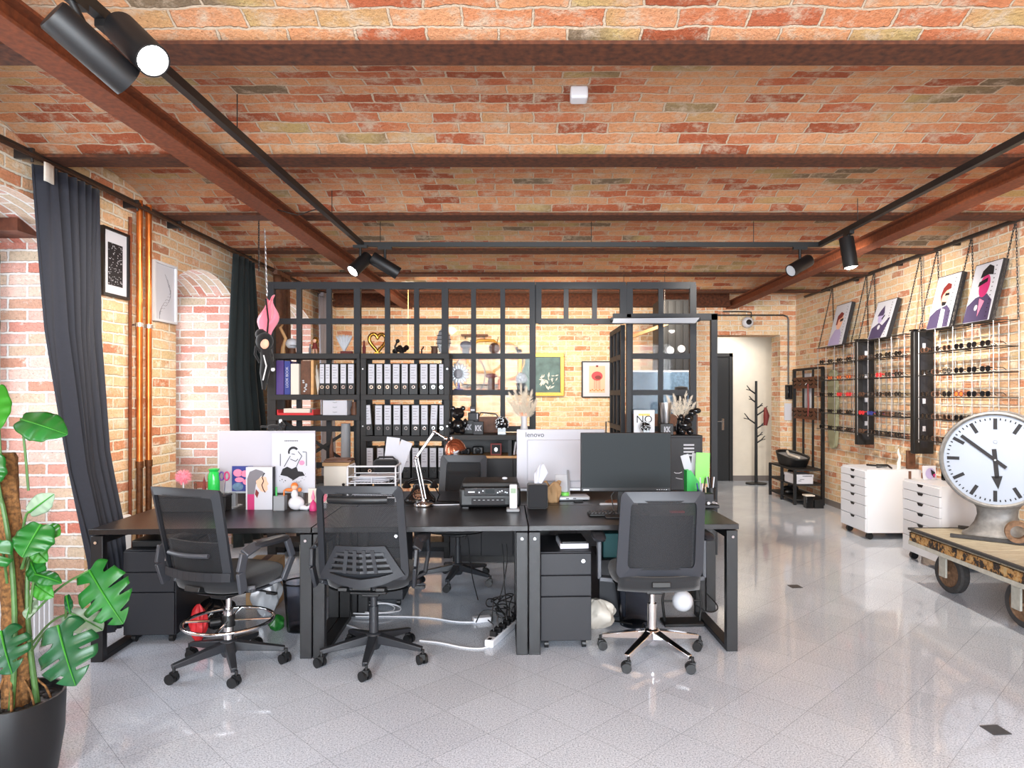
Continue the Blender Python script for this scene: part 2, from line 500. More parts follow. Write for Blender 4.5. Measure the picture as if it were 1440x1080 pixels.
def floor_mat():
    m, nt, out = new_mat('polished granite tiles'); L = nt.links.new
    tc = N(nt, 'ShaderNodeTexCoord')
    mp = N(nt, 'ShaderNodeMapping')
    mp.inputs['Rotation'].default_value = (0, 0, math.radians(-45))
    mp.inputs['Location'].default_value = (0.129, 0.145, 0)
    L(tc.outputs['Object'], mp.inputs['Vector'])
    br = N(nt, 'ShaderNodeTexBrick'); br.offset = 0.0
    br.inputs['Scale'].default_value = 1.0
    br.inputs['Color1'].default_value = (0.93, 0.93, 0.93, 1); br.inputs['Color2'].default_value = (1, 1, 1, 1)
    br.inputs['Mortar'].default_value = (0.56, 0.56, 0.57, 1)
    br.inputs['Mortar Size'].default_value = 0.0013
    br.inputs['Mortar Smooth'].default_value = 0.2
    br.inputs['Brick Width'].default_value = 0.3; br.inputs['Row Height'].default_value = 0.3
    L(mp.outputs[0], br.inputs['Vector'])
    n1 = N(nt, 'ShaderNodeTexNoise', Scale=140.0, Detail=3.0, Roughness=0.85)
    L(tc.outputs['Object'], n1.inputs['Vector'])
    r1 = ramp(nt, [(0.32, srgb(96, 102, 112)), (0.42, srgb(176, 184, 197)), (0.52, srgb(208, 216, 227)), (0.64, srgb(234, 239, 246))])
    L(n1.outputs['Fac'], r1.inputs['Fac'])
    n2 = N(nt, 'ShaderNodeTexNoise', Scale=1.1, Detail=3.0)
    L(tc.outputs['Object'], n2.inputs['Vector'])
    r2 = ramp(nt, [(0.35, (0.9, 0.9, 0.92, 1)), (0.65, (1, 1, 1, 1))])
    L(n2.outputs['Fac'], r2.inputs['Fac'])
    a = N(nt, 'ShaderNodeMix', data_type='RGBA', blend_type='MULTIPLY'); a.inputs[0].default_value = 1
    L(r1.outputs['Color'], a.inputs[6]); L(br.outputs['Color'], a.inputs[7])
    c = N(nt, 'ShaderNodeMix', data_type='RGBA', blend_type='MULTIPLY'); c.inputs[0].default_value = 1
    L(a.outputs[2], c.inputs[6]); L(r2.outputs['Color'], c.inputs[7])
    b = N(nt, 'ShaderNodeBsdfPrincipled', Roughness=0.065)
    b.inputs['Specular IOR Level'].default_value = 0.6
    L(c.outputs[2], b.inputs['Base Color'])
    L(b.outputs[0], out.inputs[0])
    return m
M['floor'] = floor_mat()

def plank_mat():
    m, nt, out = new_mat('worn painted planks'); L = nt.links.new
    tc = N(nt, 'ShaderNodeTexCoord')
    mp = N(nt, 'ShaderNodeMapping'); mp.inputs['Scale'].default_value = (3, 40, 8)
    L(tc.outputs['Object'], mp.inputs['Vector'])
    n1 = N(nt, 'ShaderNodeTexNoise', Scale=3.0, Detail=6.0, Roughness=0.7); L(mp.outputs[0], n1.inputs['Vector'])
    r1 = ramp(nt, [(0.3, srgb(92, 82, 70)), (0.45, srgb(160, 150, 130)), (0.7, srgb(180, 172, 152))])
    L(n1.outputs['Fac'], r1.inputs['Fac'])
    b = N(nt, 'ShaderNodeBsdfPrincipled', Roughness=0.7); L(r1.outputs['Color'], b.inputs['Base Color'])
    L(b.outputs[0], out.inputs[0]); return m
M['plank'] = plank_mat()

def chipped_mat():
    m, nt, out = new_mat('chipped yellow paint'); L = nt.links.new
    tc = N(nt, 'ShaderNodeTexCoord')
    n1 = N(nt, 'ShaderNodeTexNoise', Scale=16.0, Detail=6.0, Roughness=0.7); L(tc.outputs['Object'], n1.inputs['Vector'])
    r1 = ramp(nt, [(0.46, srgb(44, 38, 36)), (0.51, srgb(168, 122, 66)), (0.62, srgb(186, 158, 112)), (0.8, srgb(150, 138, 116))])
    L(n1.outputs['Fac'], r1.inputs['Fac'])
    b = N(nt, 'ShaderNodeBsdfPrincipled', Roughness=0.7); L(r1.outputs['Color'], b.inputs['Base Color'])
    L(b.outputs[0], out.inputs[0]); return m
M['chipped'] = chipped_mat()
# ================================================================= the room
XL, XR = -3.0, 4.0
YF, YB = -3.2, 10.4          # wall behind the camera, far wall
ZB = 2.90                    # underside of the ceiling beams
TOP = 3.25
BEAM_Y = [2.85 + 1.308 * k for k in range(-4, 6)]

def uvq(mb, pts, uv): mb.poly(pts, uv)

fl = MB(); fl.box((0.4, 4.6, -0.05), (9.0, 16.0, 0.1)); 
struct(fl.build('floor', M['floor'], smooth=0))

# --- jack arch ceiling: one brick vault between each pair of beams
cm = MB()
edges = [BEAM_Y[0] - 1.308] + BEAM_Y + [BEAM_Y[-1] + 1.308]
voff = 0.0
for y0, y1 in zip(edges[:-1], edges[1:]):
    a, b = y0 + 0.055, y1 - 0.055
    n = 14; half = (b - a) / 2; rise = 0.14
    R = (half * half + rise * rise) / (2 * rise)
    al = math.asin(half / R)
    pr = []
    for i in range(n + 1):
        t = -al + 2 * al * i / n
        pr.append(((a + b) / 2 + R * math.sin(t), ZB + 0.03 + R * math.cos(t) - (R - rise), R * (t + al)))
    for p, q in zip(pr[:-1], pr[1:]):
        cm.poly([(XL - 0.7, p[0], p[1]), (XL - 0.7, q[0], q[1]), (XR + 0.3, q[0], q[1]), (XR + 0.3, p[0], p[1])],
                [(XL - 0.7, voff + p[2]), (XL - 0.7, voff + q[2]), (XR + 0.3, voff + q[2]), (XR + 0.3, voff + p[2])])
    voff += 3.08
struct(cm.build('ceiling', M['ceil_brick'], smooth=50))
rf = MB(); rf.box((0.4, 4.6, 3.4), (9.0, 16.0, 0.1)); struct(rf.build('ceiling_slab', M['plaster'], smooth=0))

def ibeam_x(y, x0, x1):
    m = MB()
    m.span((x0, y - 0.09, ZB), (x1, y + 0.09, ZB + 0.016))
    m.span((x0, y - 0.008, ZB + 0.016), (x1, y + 0.008, ZB + 0.2))
    m.span((x0, y - 0.05, ZB + 0.016), (x1, y + 0.05, ZB + 0.075))
    return m
for i, y in enumerate(BEAM_Y):
    struct(ibeam_x(y, XL - 0.2, XR + 0.1).build('trim_%d' % (i + 1), M['rust'], smooth=0))
def ibeam_y(x, z0, h, w, y0, y1):
    m = MB()
    m.span((x - w / 2, y0, z0), (x + w / 2, y1, z0 + 0.014))
    m.span((x - w / 2, y0, z0 + h - 0.014), (x + w / 2, y1, z0 + h))
    m.span((x - 0.02, y0, z0 + 0.014), (x + 0.02, y1, z0 + h - 0.014))
    return m
struct(ibeam_y(-1.91, 2.795, 0.105, 0.14, YF, YB + 0.05).build('trim_11', M['rust_orange'], smooth=0))
struct(ibeam_y(3.0, 2.795, 0.105, 0.14, YF, YB + 0.05).build('trim_12', M['rust_orange'], smooth=0))

struct(ibeam_x(10.24, XL - 0.2, 2.94).xform(Matrix.Translation((0, 0, -0.09))).build('trim_14', M['rust'], smooth=0))
# --- wall facing +X with arched niches
NICHES = [(0.6, 2.2, 2.50, 0.17), (3.2, 4.56, 2.50, 0.17), (5.73, 6.78, 2.47, 0.15), (8.0, 9.2, 2.47, 0.15)]
ND = 0.62
wl = MB().mat(M['wall_brick'])
def face_x(mb, x, y0, z0, y1, z1):
    mb.poly([(x, y0, z0), (x, y1, z0), (x, y1, z1), (x, y0, z1)], [(y0, z0), (y1, z0), (y1, z1), (y0, z1)])
cur = YF
for (a, b, sp, rise) in NICHES:
    face_x(wl, XL, cur, 0, a, TOP)
    n = 12; half = (b - a) / 2; R = (half * half + rise * rise) / (2 * rise); al = math.asin(half / R)
    arc = []
    for i in range(n + 1):
        t = -al + 2 * al * i / n
        arc.append(((a + b) / 2 + R * math.sin(t), sp + R * math.cos(t) - (R - rise), R * t))
    for p, q in zip(arc[:-1], arc[1:]):
        wl.poly([(XL, p[0], p[1]), (XL, q[0], q[1]), (XL, q[0], TOP), (XL, p[0], TOP)], [(p[0], p[1]), (q[0], q[1]), (q[0], TOP), (p[0], TOP)])
    wl.mat(M['pink_brick'])
    for p, q in zip(arc[:-1], arc[1:]):
        wl.poly([(XL, p[0], p[1]), (XL - ND, p[0], p[1]), (XL - ND, q[0], q[1]), (XL, q[0], q[1])], [(p[2], XL), (p[2], XL - ND), (q[2], XL - ND), (q[2], XL)])
    for yy in (a, b):
        wl.poly([(XL, yy, 0), (XL - ND, yy, 0), (XL - ND, yy, sp), (XL, yy, sp)], [(XL, 0), (XL - ND, 0), (XL - ND, sp), (XL, sp)])
    # wall under and above the window at the back of the niche
    face_x(wl, XL - ND, a, 0, b, 0.85)
    face_x(wl, XL - ND, a, 2.42, b, TOP)
    wl.mat(M['wall_brick'])
    cur = b
face_x(wl, XL, cur, 0, YB + 0.5, TOP)
struct(wl.build('wall_left', smooth=0))
tm = MB(); tm.span((XL - ND, 4.30, 2.52), (XL - 0.25, 4.558, 2.60)); tm.span((XL - ND, 3.202, 2.52), (XL - 0.25, 3.4, 2.60))
struct(tm.build('trim_13', M['lintel'], smooth=0))
for i, (a, b, sp, rise) in enumerate(NICHES):
    r = thing('window_%d' % (i + 1), 'white framed niche window', 'window', (XL - ND + 0.03, (a + b) / 2, 0.85))
    del r['label']; del r['category']; struct(r)
    w = b - a; h = 1.57; m = MB()
    for yy in (-w / 2 + 0.03, 0, w / 2 - 0.03): m.box((0, yy, h / 2), (0.06, 0.06, h))
    for zz in (0.03, h * 0.7, h - 0.03): m.box((0, 0, zz), (0.06, w, 0.06))
    struct(m.build('window_frame', M['white'], r, smooth=0))
    g = MB(); g.box((-0.01, 0, h / 2), (0.006, w - 0.06, h - 0.06)); struct(g.build('window_pane', M['glass'], r, smooth=0))

# --- far wall with the opening into the corridor
OX0, OX1, OZ = 2.72, 3.76, 2.40
wb = MB().mat(M['wall_brick'])
def face_y(mb, y, x0, z0, x1, z1):
    mb.poly([(x0, y, z0), (x1, y, z0), (x1, y, z1), (x0, y, z1)], [(x0, z0), (x1, z0), (x1, z1), (x0, z1)])
face_y(wb, YB, XL - 0.7, 0, OX0, TOP); face_y(wb, YB, OX0, OZ, OX1, TOP); face_y(wb, YB, OX1, 0, XR + 0.4, TOP)
TB = 0.38
for xx in (OX0, OX1):
    wb.poly([(xx, YB, 0), (xx, YB + TB, 0), (xx, YB + TB, OZ), (xx, YB, OZ)], [(YB, 0), (YB + TB, 0), (YB + TB, OZ), (YB, OZ)])
wb.poly([(OX0, YB, OZ), (OX0, YB + TB, OZ), (OX1, YB + TB, OZ), (OX1, YB, OZ)], [(0, 0), (0, TB), (1, TB), (1, 0)])
struct(wb.build('wall_back', smooth=0))
wc = MB()
YC = 11.85
wc.span((1.9, YC, 0), (4.6, YC + 0.1, 2.75)); wc.span((4.5, YB + TB, 0), (4.6, YC, 2.75)); wc.span((1.9, YB + TB, 0), (2.0, YC, 2.75))
wc.span((1.9, YB + TB, 2.75), (4.6, YC + 0.1, 2.8))
struct(wc.build('wall_corridor', M['plaster'], smooth=0))
bc = MB(); bc.span((2.0, YC - 0.02, 0), (4.5, YC, 0.09)); struct(bc.build('baseboard_corridor', M['slate'], smooth=0))
# corridor door
dr = thing('door_1', 'x', 'door', (2.99, YC - 0.03, 0)); del dr['label']; del dr['category']; struct(dr)
m = MB(); m.span((-0.42, 0, 0), (0.4, 0.03, 2.15)); struct(m.build('door_leaf', M['black_matt'], dr, bev=0.004))
m = MB(); m.span((0.4, -0.02, 0), (0.46, 0.03, 2.21)); m.span((-0.48, -0.02, 0), (-0.42, 0.03, 2.21)); m.span((-0.48, -0.02, 2.15), (0.46, 0.03, 2.21))
struct(m.build('door_frame', M['shelfblack'], dr, smooth=0))
m = MB(); m.box((0.29, -0.006, 0.98), (0.04, 0.012, 0.2)); m.cyl((0.29, -0.012, 1.03), (0.29, -0.05, 1.03), 0.009); m.cyl((0.30, -0.045, 1.03), (0.16, -0.045, 1.03), 0.009)
struct(m.build('door_handle', M['chrome'], dr))

# --- right wall
wr = MB().mat(M['wall_brick']); face_x(wr, XR, YF, 0, YB + 0.4, TOP); struct(wr.build('wall_right', smooth=0))
br_ = MB(); br_.span((XR - 0.015, YF, 0), (XR, YB, 0.075)); struct(br_.build('baseboard_right', M['slate'], smooth=0))
# --- wall behind the camera: broad shop window
wf = MB().mat(M['wall_brick'])
face_y(wf, YF, XL - 0.7, 0, -2.4, TOP); face_y(wf, YF, 3.4, 0, XR + 0.4, TOP); face_y(wf, YF, -2.4, 0, 3.4, 0.35); face_y(wf, YF, -2.4, 2.75, 3.4, TOP)
struct(wf.build('wall_front', smooth=0))
r = thing('window_5', 'x', 'window', (0.5, YF - 0.05, 0.35)); del r['label']; del r['category']; struct(r)
m = MB()
for xx in (-2.87, -1.45, 0, 1.45, 2.87): m.box((xx, 0, 1.2), (0.06, 0.06, 2.4))
for zz in (0.03, 2.37): m.box((0, 0, zz), (5.8, 0.06, 0.06))
struct(m.build('window_frame', M['anthracite'], r, smooth=0))
m = MB(); m.box((0, -0.01, 1.2), (5.74, 0.006, 2.34)); struct(m.build('window_pane', M['glass'], r, smooth=0))

# --- floor socket covers
for (px, py, lab) in ((1118, 825, 'small dark square floor inlay in the open aisle near the desk end'), (1400, 1027, 'small dark square floor inlay in the foreground ahead of the clock trolley')):
    d = 1421.0 / (py - VY); p = P(px, py, d)
    m = MB(); m.box((0, 0, 0.0015), (0.085, 0.085, 0.003))
    tag(m.build('floor_socket_cover', M['darktile'], loc=(p.x, p.y, 0), rotz=0.1), lab, 'floor inlay', 'dark floor inlays')

# --- track lighting
tr = thing('lighting_track', 'long black ceiling track running around the room under the brick vaults', 'light track', (0, 0, 2.78))
TX0, TX1, TY = -1.475, 2.47, 5.89
m = MB()
m.span((TX0 - 0.018, -2.0, -0.02), (TX0 + 0.018, TY + 0.018, 0.02)); m.build('track_rail', M['track'], tr)
m = MB(); m.span((TX0 + 0.018, TY - 0.018, -0.02), (TX1 - 0.018, TY + 0.018, 0.02)); m.build('track_rail', M['track'], tr)
m = MB(); m.span((TX1 - 0.018, -2.0, -0.02), (TX1 + 0.018, TY + 0.018, 0.02)); m.build('track_rail', M['track'], tr)
for (x, y) in ((TX0, 1.0), (TX0, 3.4), (TX0, 5.0), (-1.32, TY), (0.5, TY), (1.9, TY), (TX1, 5.2), (TX1, 3.4), (TX1, 1.0)):
    m = MB(); m.cyl((x, y, 0.02), (x, y, 0.2), 0.003, seg=6); m.build('hanger_wire', M['darkwire'], tr)
m = MB(); m.tube([(TX0 - 0.02, 4.9, 0.0), (TX0 - 0.1, 4.95, 0.05), (TX0 - 0.25, 5.0, 0.02), (TX0 - 0.4, 5.0, 0.06)], 0.004, 6); m.build('feed_cable', M['darkwire'], tr)

def spot(label, x, y, direction, lit, power=0, rad=0.055, length=0.21, drop=0.16, off=(0, 0)):
    r = thing('track_spotlight', label, 'spotlight', (x, y, 2.76), 0, 'black track spotlights')
    m = MB(); m.box((0, 0, -0.012), (0.035, 0.12, 0.024) if abs(y - TY) > 0.1 else (0.12, 0.035, 0.024)); m.build('adapter', M['track'], r)
    d = Vector(direction).normalized(); c = Vector((off[0], off[1], -drop))
    m = MB(); m.cyl((0, 0, -0.02), c + Vector((0, 0, rad * 0.5)), 0.012); m.build('bracket', M['track'], r)
    a, b = c - d * length * 0.5, c + d * length * 0.5
    m = MB(); m.lathe([(0.0, 0), (rad * 0.92, 0), (rad, 0.008), (rad, length), (rad * 0.9, length), (rad * 0.88, length - 0.02), (0, length - 0.02)], a, 28, d, caps=False)
    m.build('housing', M['black_matt'], r, smooth=35)
    m = MB(); m.lathe([(0, length - 0.012), (rad * 0.86, length - 0.012), (rad * 0.86, length - 0.004), (rad * 0.5, length + (0.008 if lit else -0.004)), (0, length + (0.012 if lit else -0.004))], a, 24, d, caps=False)
    m.build('lens', M['lamp_on'] if lit else M['lamp_face'], r)
    if lit and power:
        li = bpy.data.lights.new('spot lamp', 'SPOT'); li.energy = power; li.spot_size = math.radians(95); li.spot_blend = 0.9
        li.shadow_soft_size = 0.05; li.color = (1.0, 0.9, 0.76)
        lo = bpy.data.objects.new('spot lamp', li); COL.objects.link(lo)
        lo.location = Vector((x, y, 2.76)) + b + d * 0.03
        lo.rotation_euler = d.to_track_quat('-Z', 'Y').to_euler()
    return r
spot('unlit black spotlight tilted toward the curtain, at the track end above the plant', -1.475, 2.18, (0.5, 0.75, -0.5), False, drop=0.16, length=0.26, off=(0.045, 0.03))
spot('lit black spotlight with a glaring round lens above the plant end of the track', -1.475, 2.38, (0.6, -0.35, -0.58), True, 90, drop=0.085, length=0.26, off=(0.125, -0.06))
spot('lit black spotlight at the track corner above the binder shelves', -1.475, 5.82, (-0.55, -0.55, -0.75), True, 110)
spot('unlit black spotlight next to the glaring one at the binder end of the cross track', -1.28, TY, (0.85, 0.25, -0.5), False, length=0.26)
spot('unlit black spotlight hanging from the cross track beside the portrait wall', 2.30, TY, (-0.8, -0.35, -0.45), False, length=0.24)
spot('lit black spotlight shining down near the portrait wall beside the track corner', 2.47, 5.35, (0.12, -0.05, -0.9), True, 90, length=0.24)

# smoke detector
p = P(815, 131, 3.5)
m = MB(); m.span((-0.045, -0.045, -0.025), (0.045, 0.045, 0.04))
tag(m.build('smoke_detector', M['white'], loc=(p.x, 3.55, 3.035), bev=0.012, seg=3), 'small white smoke detector on the brick ceiling vault', 'smoke detector')
# ================================================================= curtain wall: curtains, rail, pipes, pictures, plant
def lerp(a, b, t): return a + (b - a) * t
def curve_at(keys, t):
    for (t0, v0), (t1, v1) in zip(keys[:-1], keys[1:]):
        if t <= t1:
            k = (t - t0) / (t1 - t0) if t1 > t0 else 0
            k = k * k * (3 - 2 * k) if False else k
            return Vector(v0).lerp(Vector(v1), k)
    return Vector(keys[-1][1])

RAILZ = 2.86
r = thing('curtain_rail', 'long double curtain rail along the top of the niche wall', 'curtain rail', (0, 0, 0))
m = MB(); m.cyl((-2.88, 0.3, RAILZ), (-2.88, 9.9, RAILZ), 0.013, seg=10); m.build('rod', M['bronze'], r)
m = MB(); m.cyl((-2.93, 0.3, RAILZ + 0.035), (-2.93, 9.9, RAILZ + 0.035), 0.02, seg=10); m.build('rod', M['darkwire'], r)
for y in (1.2, 2.6, 3.95, 5.0, 5.6, 7.0, 7.9, 9.5):
    m = MB(); m.box((-2.95, y, RAILZ + 0.02), (0.12, 0.02, 0.06)); m.cyl((-2.9, y, RAILZ - 0.03), (-2.9, y, RAILZ + 0.05), 0.008, seg=8)
    m.build('rail_bracket', M['darkwire'], r)

def curtain(name, label, mat, left, right, folds, amp0, amp1, ztop, zbot, seed=1):
    """left/right: [(t, (x, y))] paths of the two side edges, top to bottom"""
    rnd = random.Random(seed)
    ph = [rnd.uniform(0, 2 * PI) for _ in range(4)]
    m = MB()
    def fn(u, v):
        a = curve_at([(t, (p[0], p[1], 0)) for t, p in left], v); b = curve_at([(t, (p[0], p[1], 0)) for t, p in right], v)
        w = u + 0.02 * math.sin(4 * v + ph[0]) * math.sin(PI * u)
        p = a.lerp(b, w)
        am = lerp(amp0, amp1, v)
        f = math.sin(2 * PI * folds * u + ph[1] + 0.9 * math.sin(2 * v + ph[2])) + 0.45 * math.sin(2 * PI * folds * 2.17 * u + ph[3] + v)
        nrm = Vector((1, 0.35, 0)).normalized()
        p = p + nrm * (f * am)
        return (p.x, p.y, lerp(ztop, zbot, v))
    m.grid(fn, folds * 14, 26)
    return m
r = thing('curtain', 'navy velvet curtain swept aside between the plant and the tall copper pipes', 'curtain', (0, 0, 0), 0, 'velvet curtains')
curtain('c', '', None, [(0, (-2.9, 4.02)), (0.35, (-2.86, 4.06)), (0.65, (-2.74, 4.06)), (0.85, (-2.6, 4.05)), (1, (-2.55, 4.06))],
        [(0, (-2.9, 4.53)), (0.35, (-2.86, 4.45)), (0.62, (-2.76, 4.36)), (0.78, (-2.63, 4.29)), (1, (-2.56, 4.25))], 6, 0.035, 0.04, 2.84, 0.06, 3).build('cloth', M['navy'], r, smooth=70, solid=0.004)
m = MB()
def tape(u, v): return (-2.845 + 0.004 * math.sin(5 * u), 3.97 + 0.085 * u, 2.84 - 0.11 * v)
m.grid(tape, 8, 3); o = m.build('heading_tape', M['offwhite'], r, solid=0.006); o['label'] = 'white heading tape'
m = MB()
for k in range(7): m.tube([(-2.88, 4.06 + 0.075 * k + 0.002 * 0, RAILZ), (-2.88, 4.06 + 0.075 * k, RAILZ - 0.03)], 0.004, 6)
m.build('hooks', M['darkwire'], r)
r = thing('curtain', 'dark green velvet curtain hanging between the far niche and the binder shelves', 'curtain', (0, 0, 0), 0, 'velvet curtains')
curtain('c', '', None, [(0, (-2.86, 6.5)), (0.4, (-2.84, 6.32)), (1, (-2.8, 6.4))], [(0, (-2.86, 6.95)), (0.4, (-2.82, 7.0)), (1, (-2.72, 7.2))], 4, 0.03, 0.045, 2.83, 0.05, 8).build('cloth', M['green_velvet'], r, smooth=70, solid=0.004)

def wall_frame_left(label, y0, y1, z0, z1, mframe, depth=0.03):
    """picture hung on the niche wall, facing the room; local x = along the wall"""
    w = y1 - y0; h = z1 - z0
    r = thing('framed_picture', label, 'picture', (XL, (y0 + y1) / 2, (z0 + z1) / 2), PI / 2, 'framed pictures by the copper pipes')
    # local frame: picture faces local -Y
    m = MB(); t = 0.018
    m.box((0, -depth / 2, h / 2 - t / 2), (w, depth, t)); m.box((0, -depth / 2, -h / 2 + t / 2), (w, depth, t))
    m.box((w / 2 - t / 2, -depth / 2, 0), (t, depth, h - 2 * t)); m.box((-w / 2 + t / 2, -depth / 2, 0), (t, depth, h - 2 * t))
    m.build('frame', mframe, r, smooth=0)
    return r, w, h
r, w, h = wall_frame_left('black framed picture with a white mount around a dense dark print', 4.72, 5.03, 2.18, 2.66, M['black_matt'])
m = MB(); m.box((0, -0.012, 0), (w - 0.03, 0.004, h - 0.03)); m.build('mount', M['white_matt'], r, smooth=0)
m = MB().mat(M['ink']); m.box((0.0, -0.0155, -0.01), (0.17, 0.002, 0.30)); m.mat(M['paleink'])
rnd = random.Random(4)
for k in range(90):
    m.box((rnd.uniform(-0.08, 0.08), -0.017, rnd.uniform(-0.155, 0.135)), (rnd.uniform(0.003, 0.012), 0.001, rnd.uniform(0.002, 0.006)))
m.build('print', None, r, smooth=0)
r, w, h = wall_frame_left('white framed picture with a faint pencil drawing, between copper pipes and niche', 5.36, 5.70, 2.07, 2.55, M['white'])
m = MB(); m.box((0, -0.012, 0), (w - 0.03, 0.004, h - 0.03)); m.build('paper', M['white_matt'], r, smooth=0)
m = MB()
for k in range(9):
    a = 0.45 * k
    pts = [(0.09 * math.sin(a + t * 0.8) * (1 - t * 0.1), -0.0155, 0.13 - 0.3 * k / 9 - 0.05 * t + 0.02 * math.cos(3 * t + a)) for t in [i / 8 * 1.6 for i in range(9)]]
    m.tube(pts, 0.0012, 4)
m.build('drawing', M['greyink'], r)

# copper pipes
for i, (y, lab) in enumerate(((5.02 + 0.06, 'tall copper pipe on the brick pier, the one nearer the navy curtain'), (5.2, 'tall copper pipe on the brick pier, the one nearer the white framed drawing'))):
    r = thing('copper_pipe', lab, 'pipe', (-2.93, y, 0), 0, 'copper pipes')
    m = MB(); m.cyl((0, 0, 0.95), (0, 0, 2.93), 0.022, seg=16); m.build('pipe', M['copper'], r)
    m = MB(); m.cyl((0, 0, 0.0), (0, 0, 0.95), 0.022, seg=16); m.cyl((0, 0, 0.94), (0, 0, 0.99), 0.027, seg=16)
    o = m.build('lower_pipe', M['copper_old'], r); o['label'] = 'scorched dark lower length'
    m = MB(); m.cyl((0, 0, 1.99), (0, 0, 2.02), 0.029, seg=16); m.cyl((-0.07, 0, 2.005), (-0.02, 0, 2.005), 0.008, seg=8); m.build('pipe_clamp', M['steel'], r)
m = MB(); m.cyl((-2.985, 5.055, 0.0), (-2.985, 5.055, 2.8), 0.012, seg=10)
tag(m.build('conduit', M['rust_orange']), 'thin brown conduit running up the pier beside the copper pipes', 'conduit')

# low white radiator under the near niche
r = thing('radiator', 'low white radiator on the floor behind the plant', 'radiator', (-2.9, 3.55, 0))
m = MB(); m.span((-0.06, -0.5, 0.06), (0.06, 0.5, 0.34)); m.build('body', M['white'], r, bev=0.012)
m = MB()
for k in range(24): m.span((0.06, -0.47 + 0.04 * k, 0.09), (0.066, -0.452 + 0.04 * k, 0.31))
m.build('fins', M['white'], r, smooth=0)
m = MB(); m.span((-0.04, -0.4, 0), (0.04, -0.36, 0.06)); m.span((-0.04, 0.36, 0), (0.04, 0.4, 0.06)); m.build('feet', M['white'], r, smooth=0)
r = thing('radiator', 'white radiator panel on the wall under the near desk end, behind the curtain', 'radiator', (-2.93, 4.75, 0))
m = MB(); m.span((-0.03, -0.12, 0.12), (0.02, 0.2, 0.62)); m.build('body', M['white'], r, bev=0.012)
m = MB(); m.span((-0.07, -0.08, 0.2), (-0.03, -0.04, 0.6)); m.span((-0.03, -0.08, 0.0), (0.0, -0.05, 0.12)); m.build('bracket', M['white'], r, smooth=0)

# ---------------------------------------------------------------- monstera
PD = 2.6
plant = thing('monstera_plant', 'large potted monstera climbing a coir pole in the near corner', 'plant', (-1.99, PD, 0))
O = Vector((-1.99, PD, 0))
m = MB(); m.lathe([(0.0, 0), (0.125, 0), (0.15, 0.03), (0.172, 0.18), (0.176, 0.32), (0.176, 0.335), (0.166, 0.335), (0.164, 0.3), (0.0, 0.3)], (0, 0, 0), 40, caps=False)
m.build('pot', M['pot'], plant, smooth=30)
m = MB()
rnd = random.Random(2)
m.lathe([(0.163, 0.285), (0.1, 0.297), (0, 0.30)], (0, 0, 0), 24, caps=False)
for k in range(130):
    a = rnd.uniform(0, 2 * PI); q = 0.155 * math.sqrt(rnd.random()); s_ = rnd.uniform(0.008, 0.02)
    m.ball((q * math.cos(a), q * math.sin(a), 0.298), s_, 6, 4, (1, 0.8, 0.7))
o = m.build('soil', M['soil'], plant); o['kind'] = 'stuff'
def pole(u, v):
    z = 0.26 + 1.0 * v
    rr = 0.041 + 0.004 * math.sin(2 * PI * 5 * u + 9 * v) + 0.003 * math.sin(2 * PI * 11 * u + 40 * v)
    x = 0.02 - 0.035 * v + 0.01 * math.sin(5 * v)
    if v >= 0.999: rr *= 0.8
    return (x + rr * math.cos(2 * PI * u), rr * math.sin(2 * PI * u), z)
m = MB(); m.grid(pole, 40, 50, closed_u=True); m.ball((-0.02, 0, 1.25), 0.036, 12, 6, (1, 1, 0.3)); m.build('coir_pole', M['coir'], plant, smooth=60)
def stem(pts, r0, r1, mat='stem', name='stem'):
    # smooth the polyline a little
    q = [Vector(p) for p in pts]
    for _ in range(2):
        n = [q[0]]
        for a, b in zip(q[:-1], q[1:]): n += [a.lerp(b, 0.25), a.lerp(b, 0.75)]
        n.append(q[-1]); q = n
    m = MB(); m.tube(q, [lerp(r0, r1, i / (len(q) - 1)) for i in range(len(q))], 8)
    return m.build(name, M[mat], plant)
def L(px, py, d): return P(px, py, d) - O
stem([(0.03, -0.04, 0.27), (0.055, -0.05, 0.5), (0.05, -0.05, 0.8), (0.02, -0.055, 1.05), (-0.03, -0.05, 1.2), (-0.07, -0.05, 1.4)], 0.011, 0.006)
stem([(-0.05, -0.04, 0.27), (-0.055, -0.05, 0.5), (-0.02, -0.06, 0.75), (-0.045, -0.055, 0.95), (-0.08, -0.03, 1.25)], 0.012, 0.006)
stem([(0.09, 0.02, 0.27), (0.075, 0.0, 0.5), (0.06, 0.0, 0.7), (0.055, 0.02, 0.95)], 0.012, 0.006)
for k, (x, y) in enumerate(((0.05, -0.06), (0.09, -0.02), (0.0, -0.07), (0.11, 0.03), (0.07, -0.09))):
    m = MB(); m.tube([(x * 0.5, y * 0.5, 0.42), (x, y, 0.36), (x * 1.25, y * 1.25, 0.29)], 0.004, 6); m.build('aerial_root', M['coir'], plant)

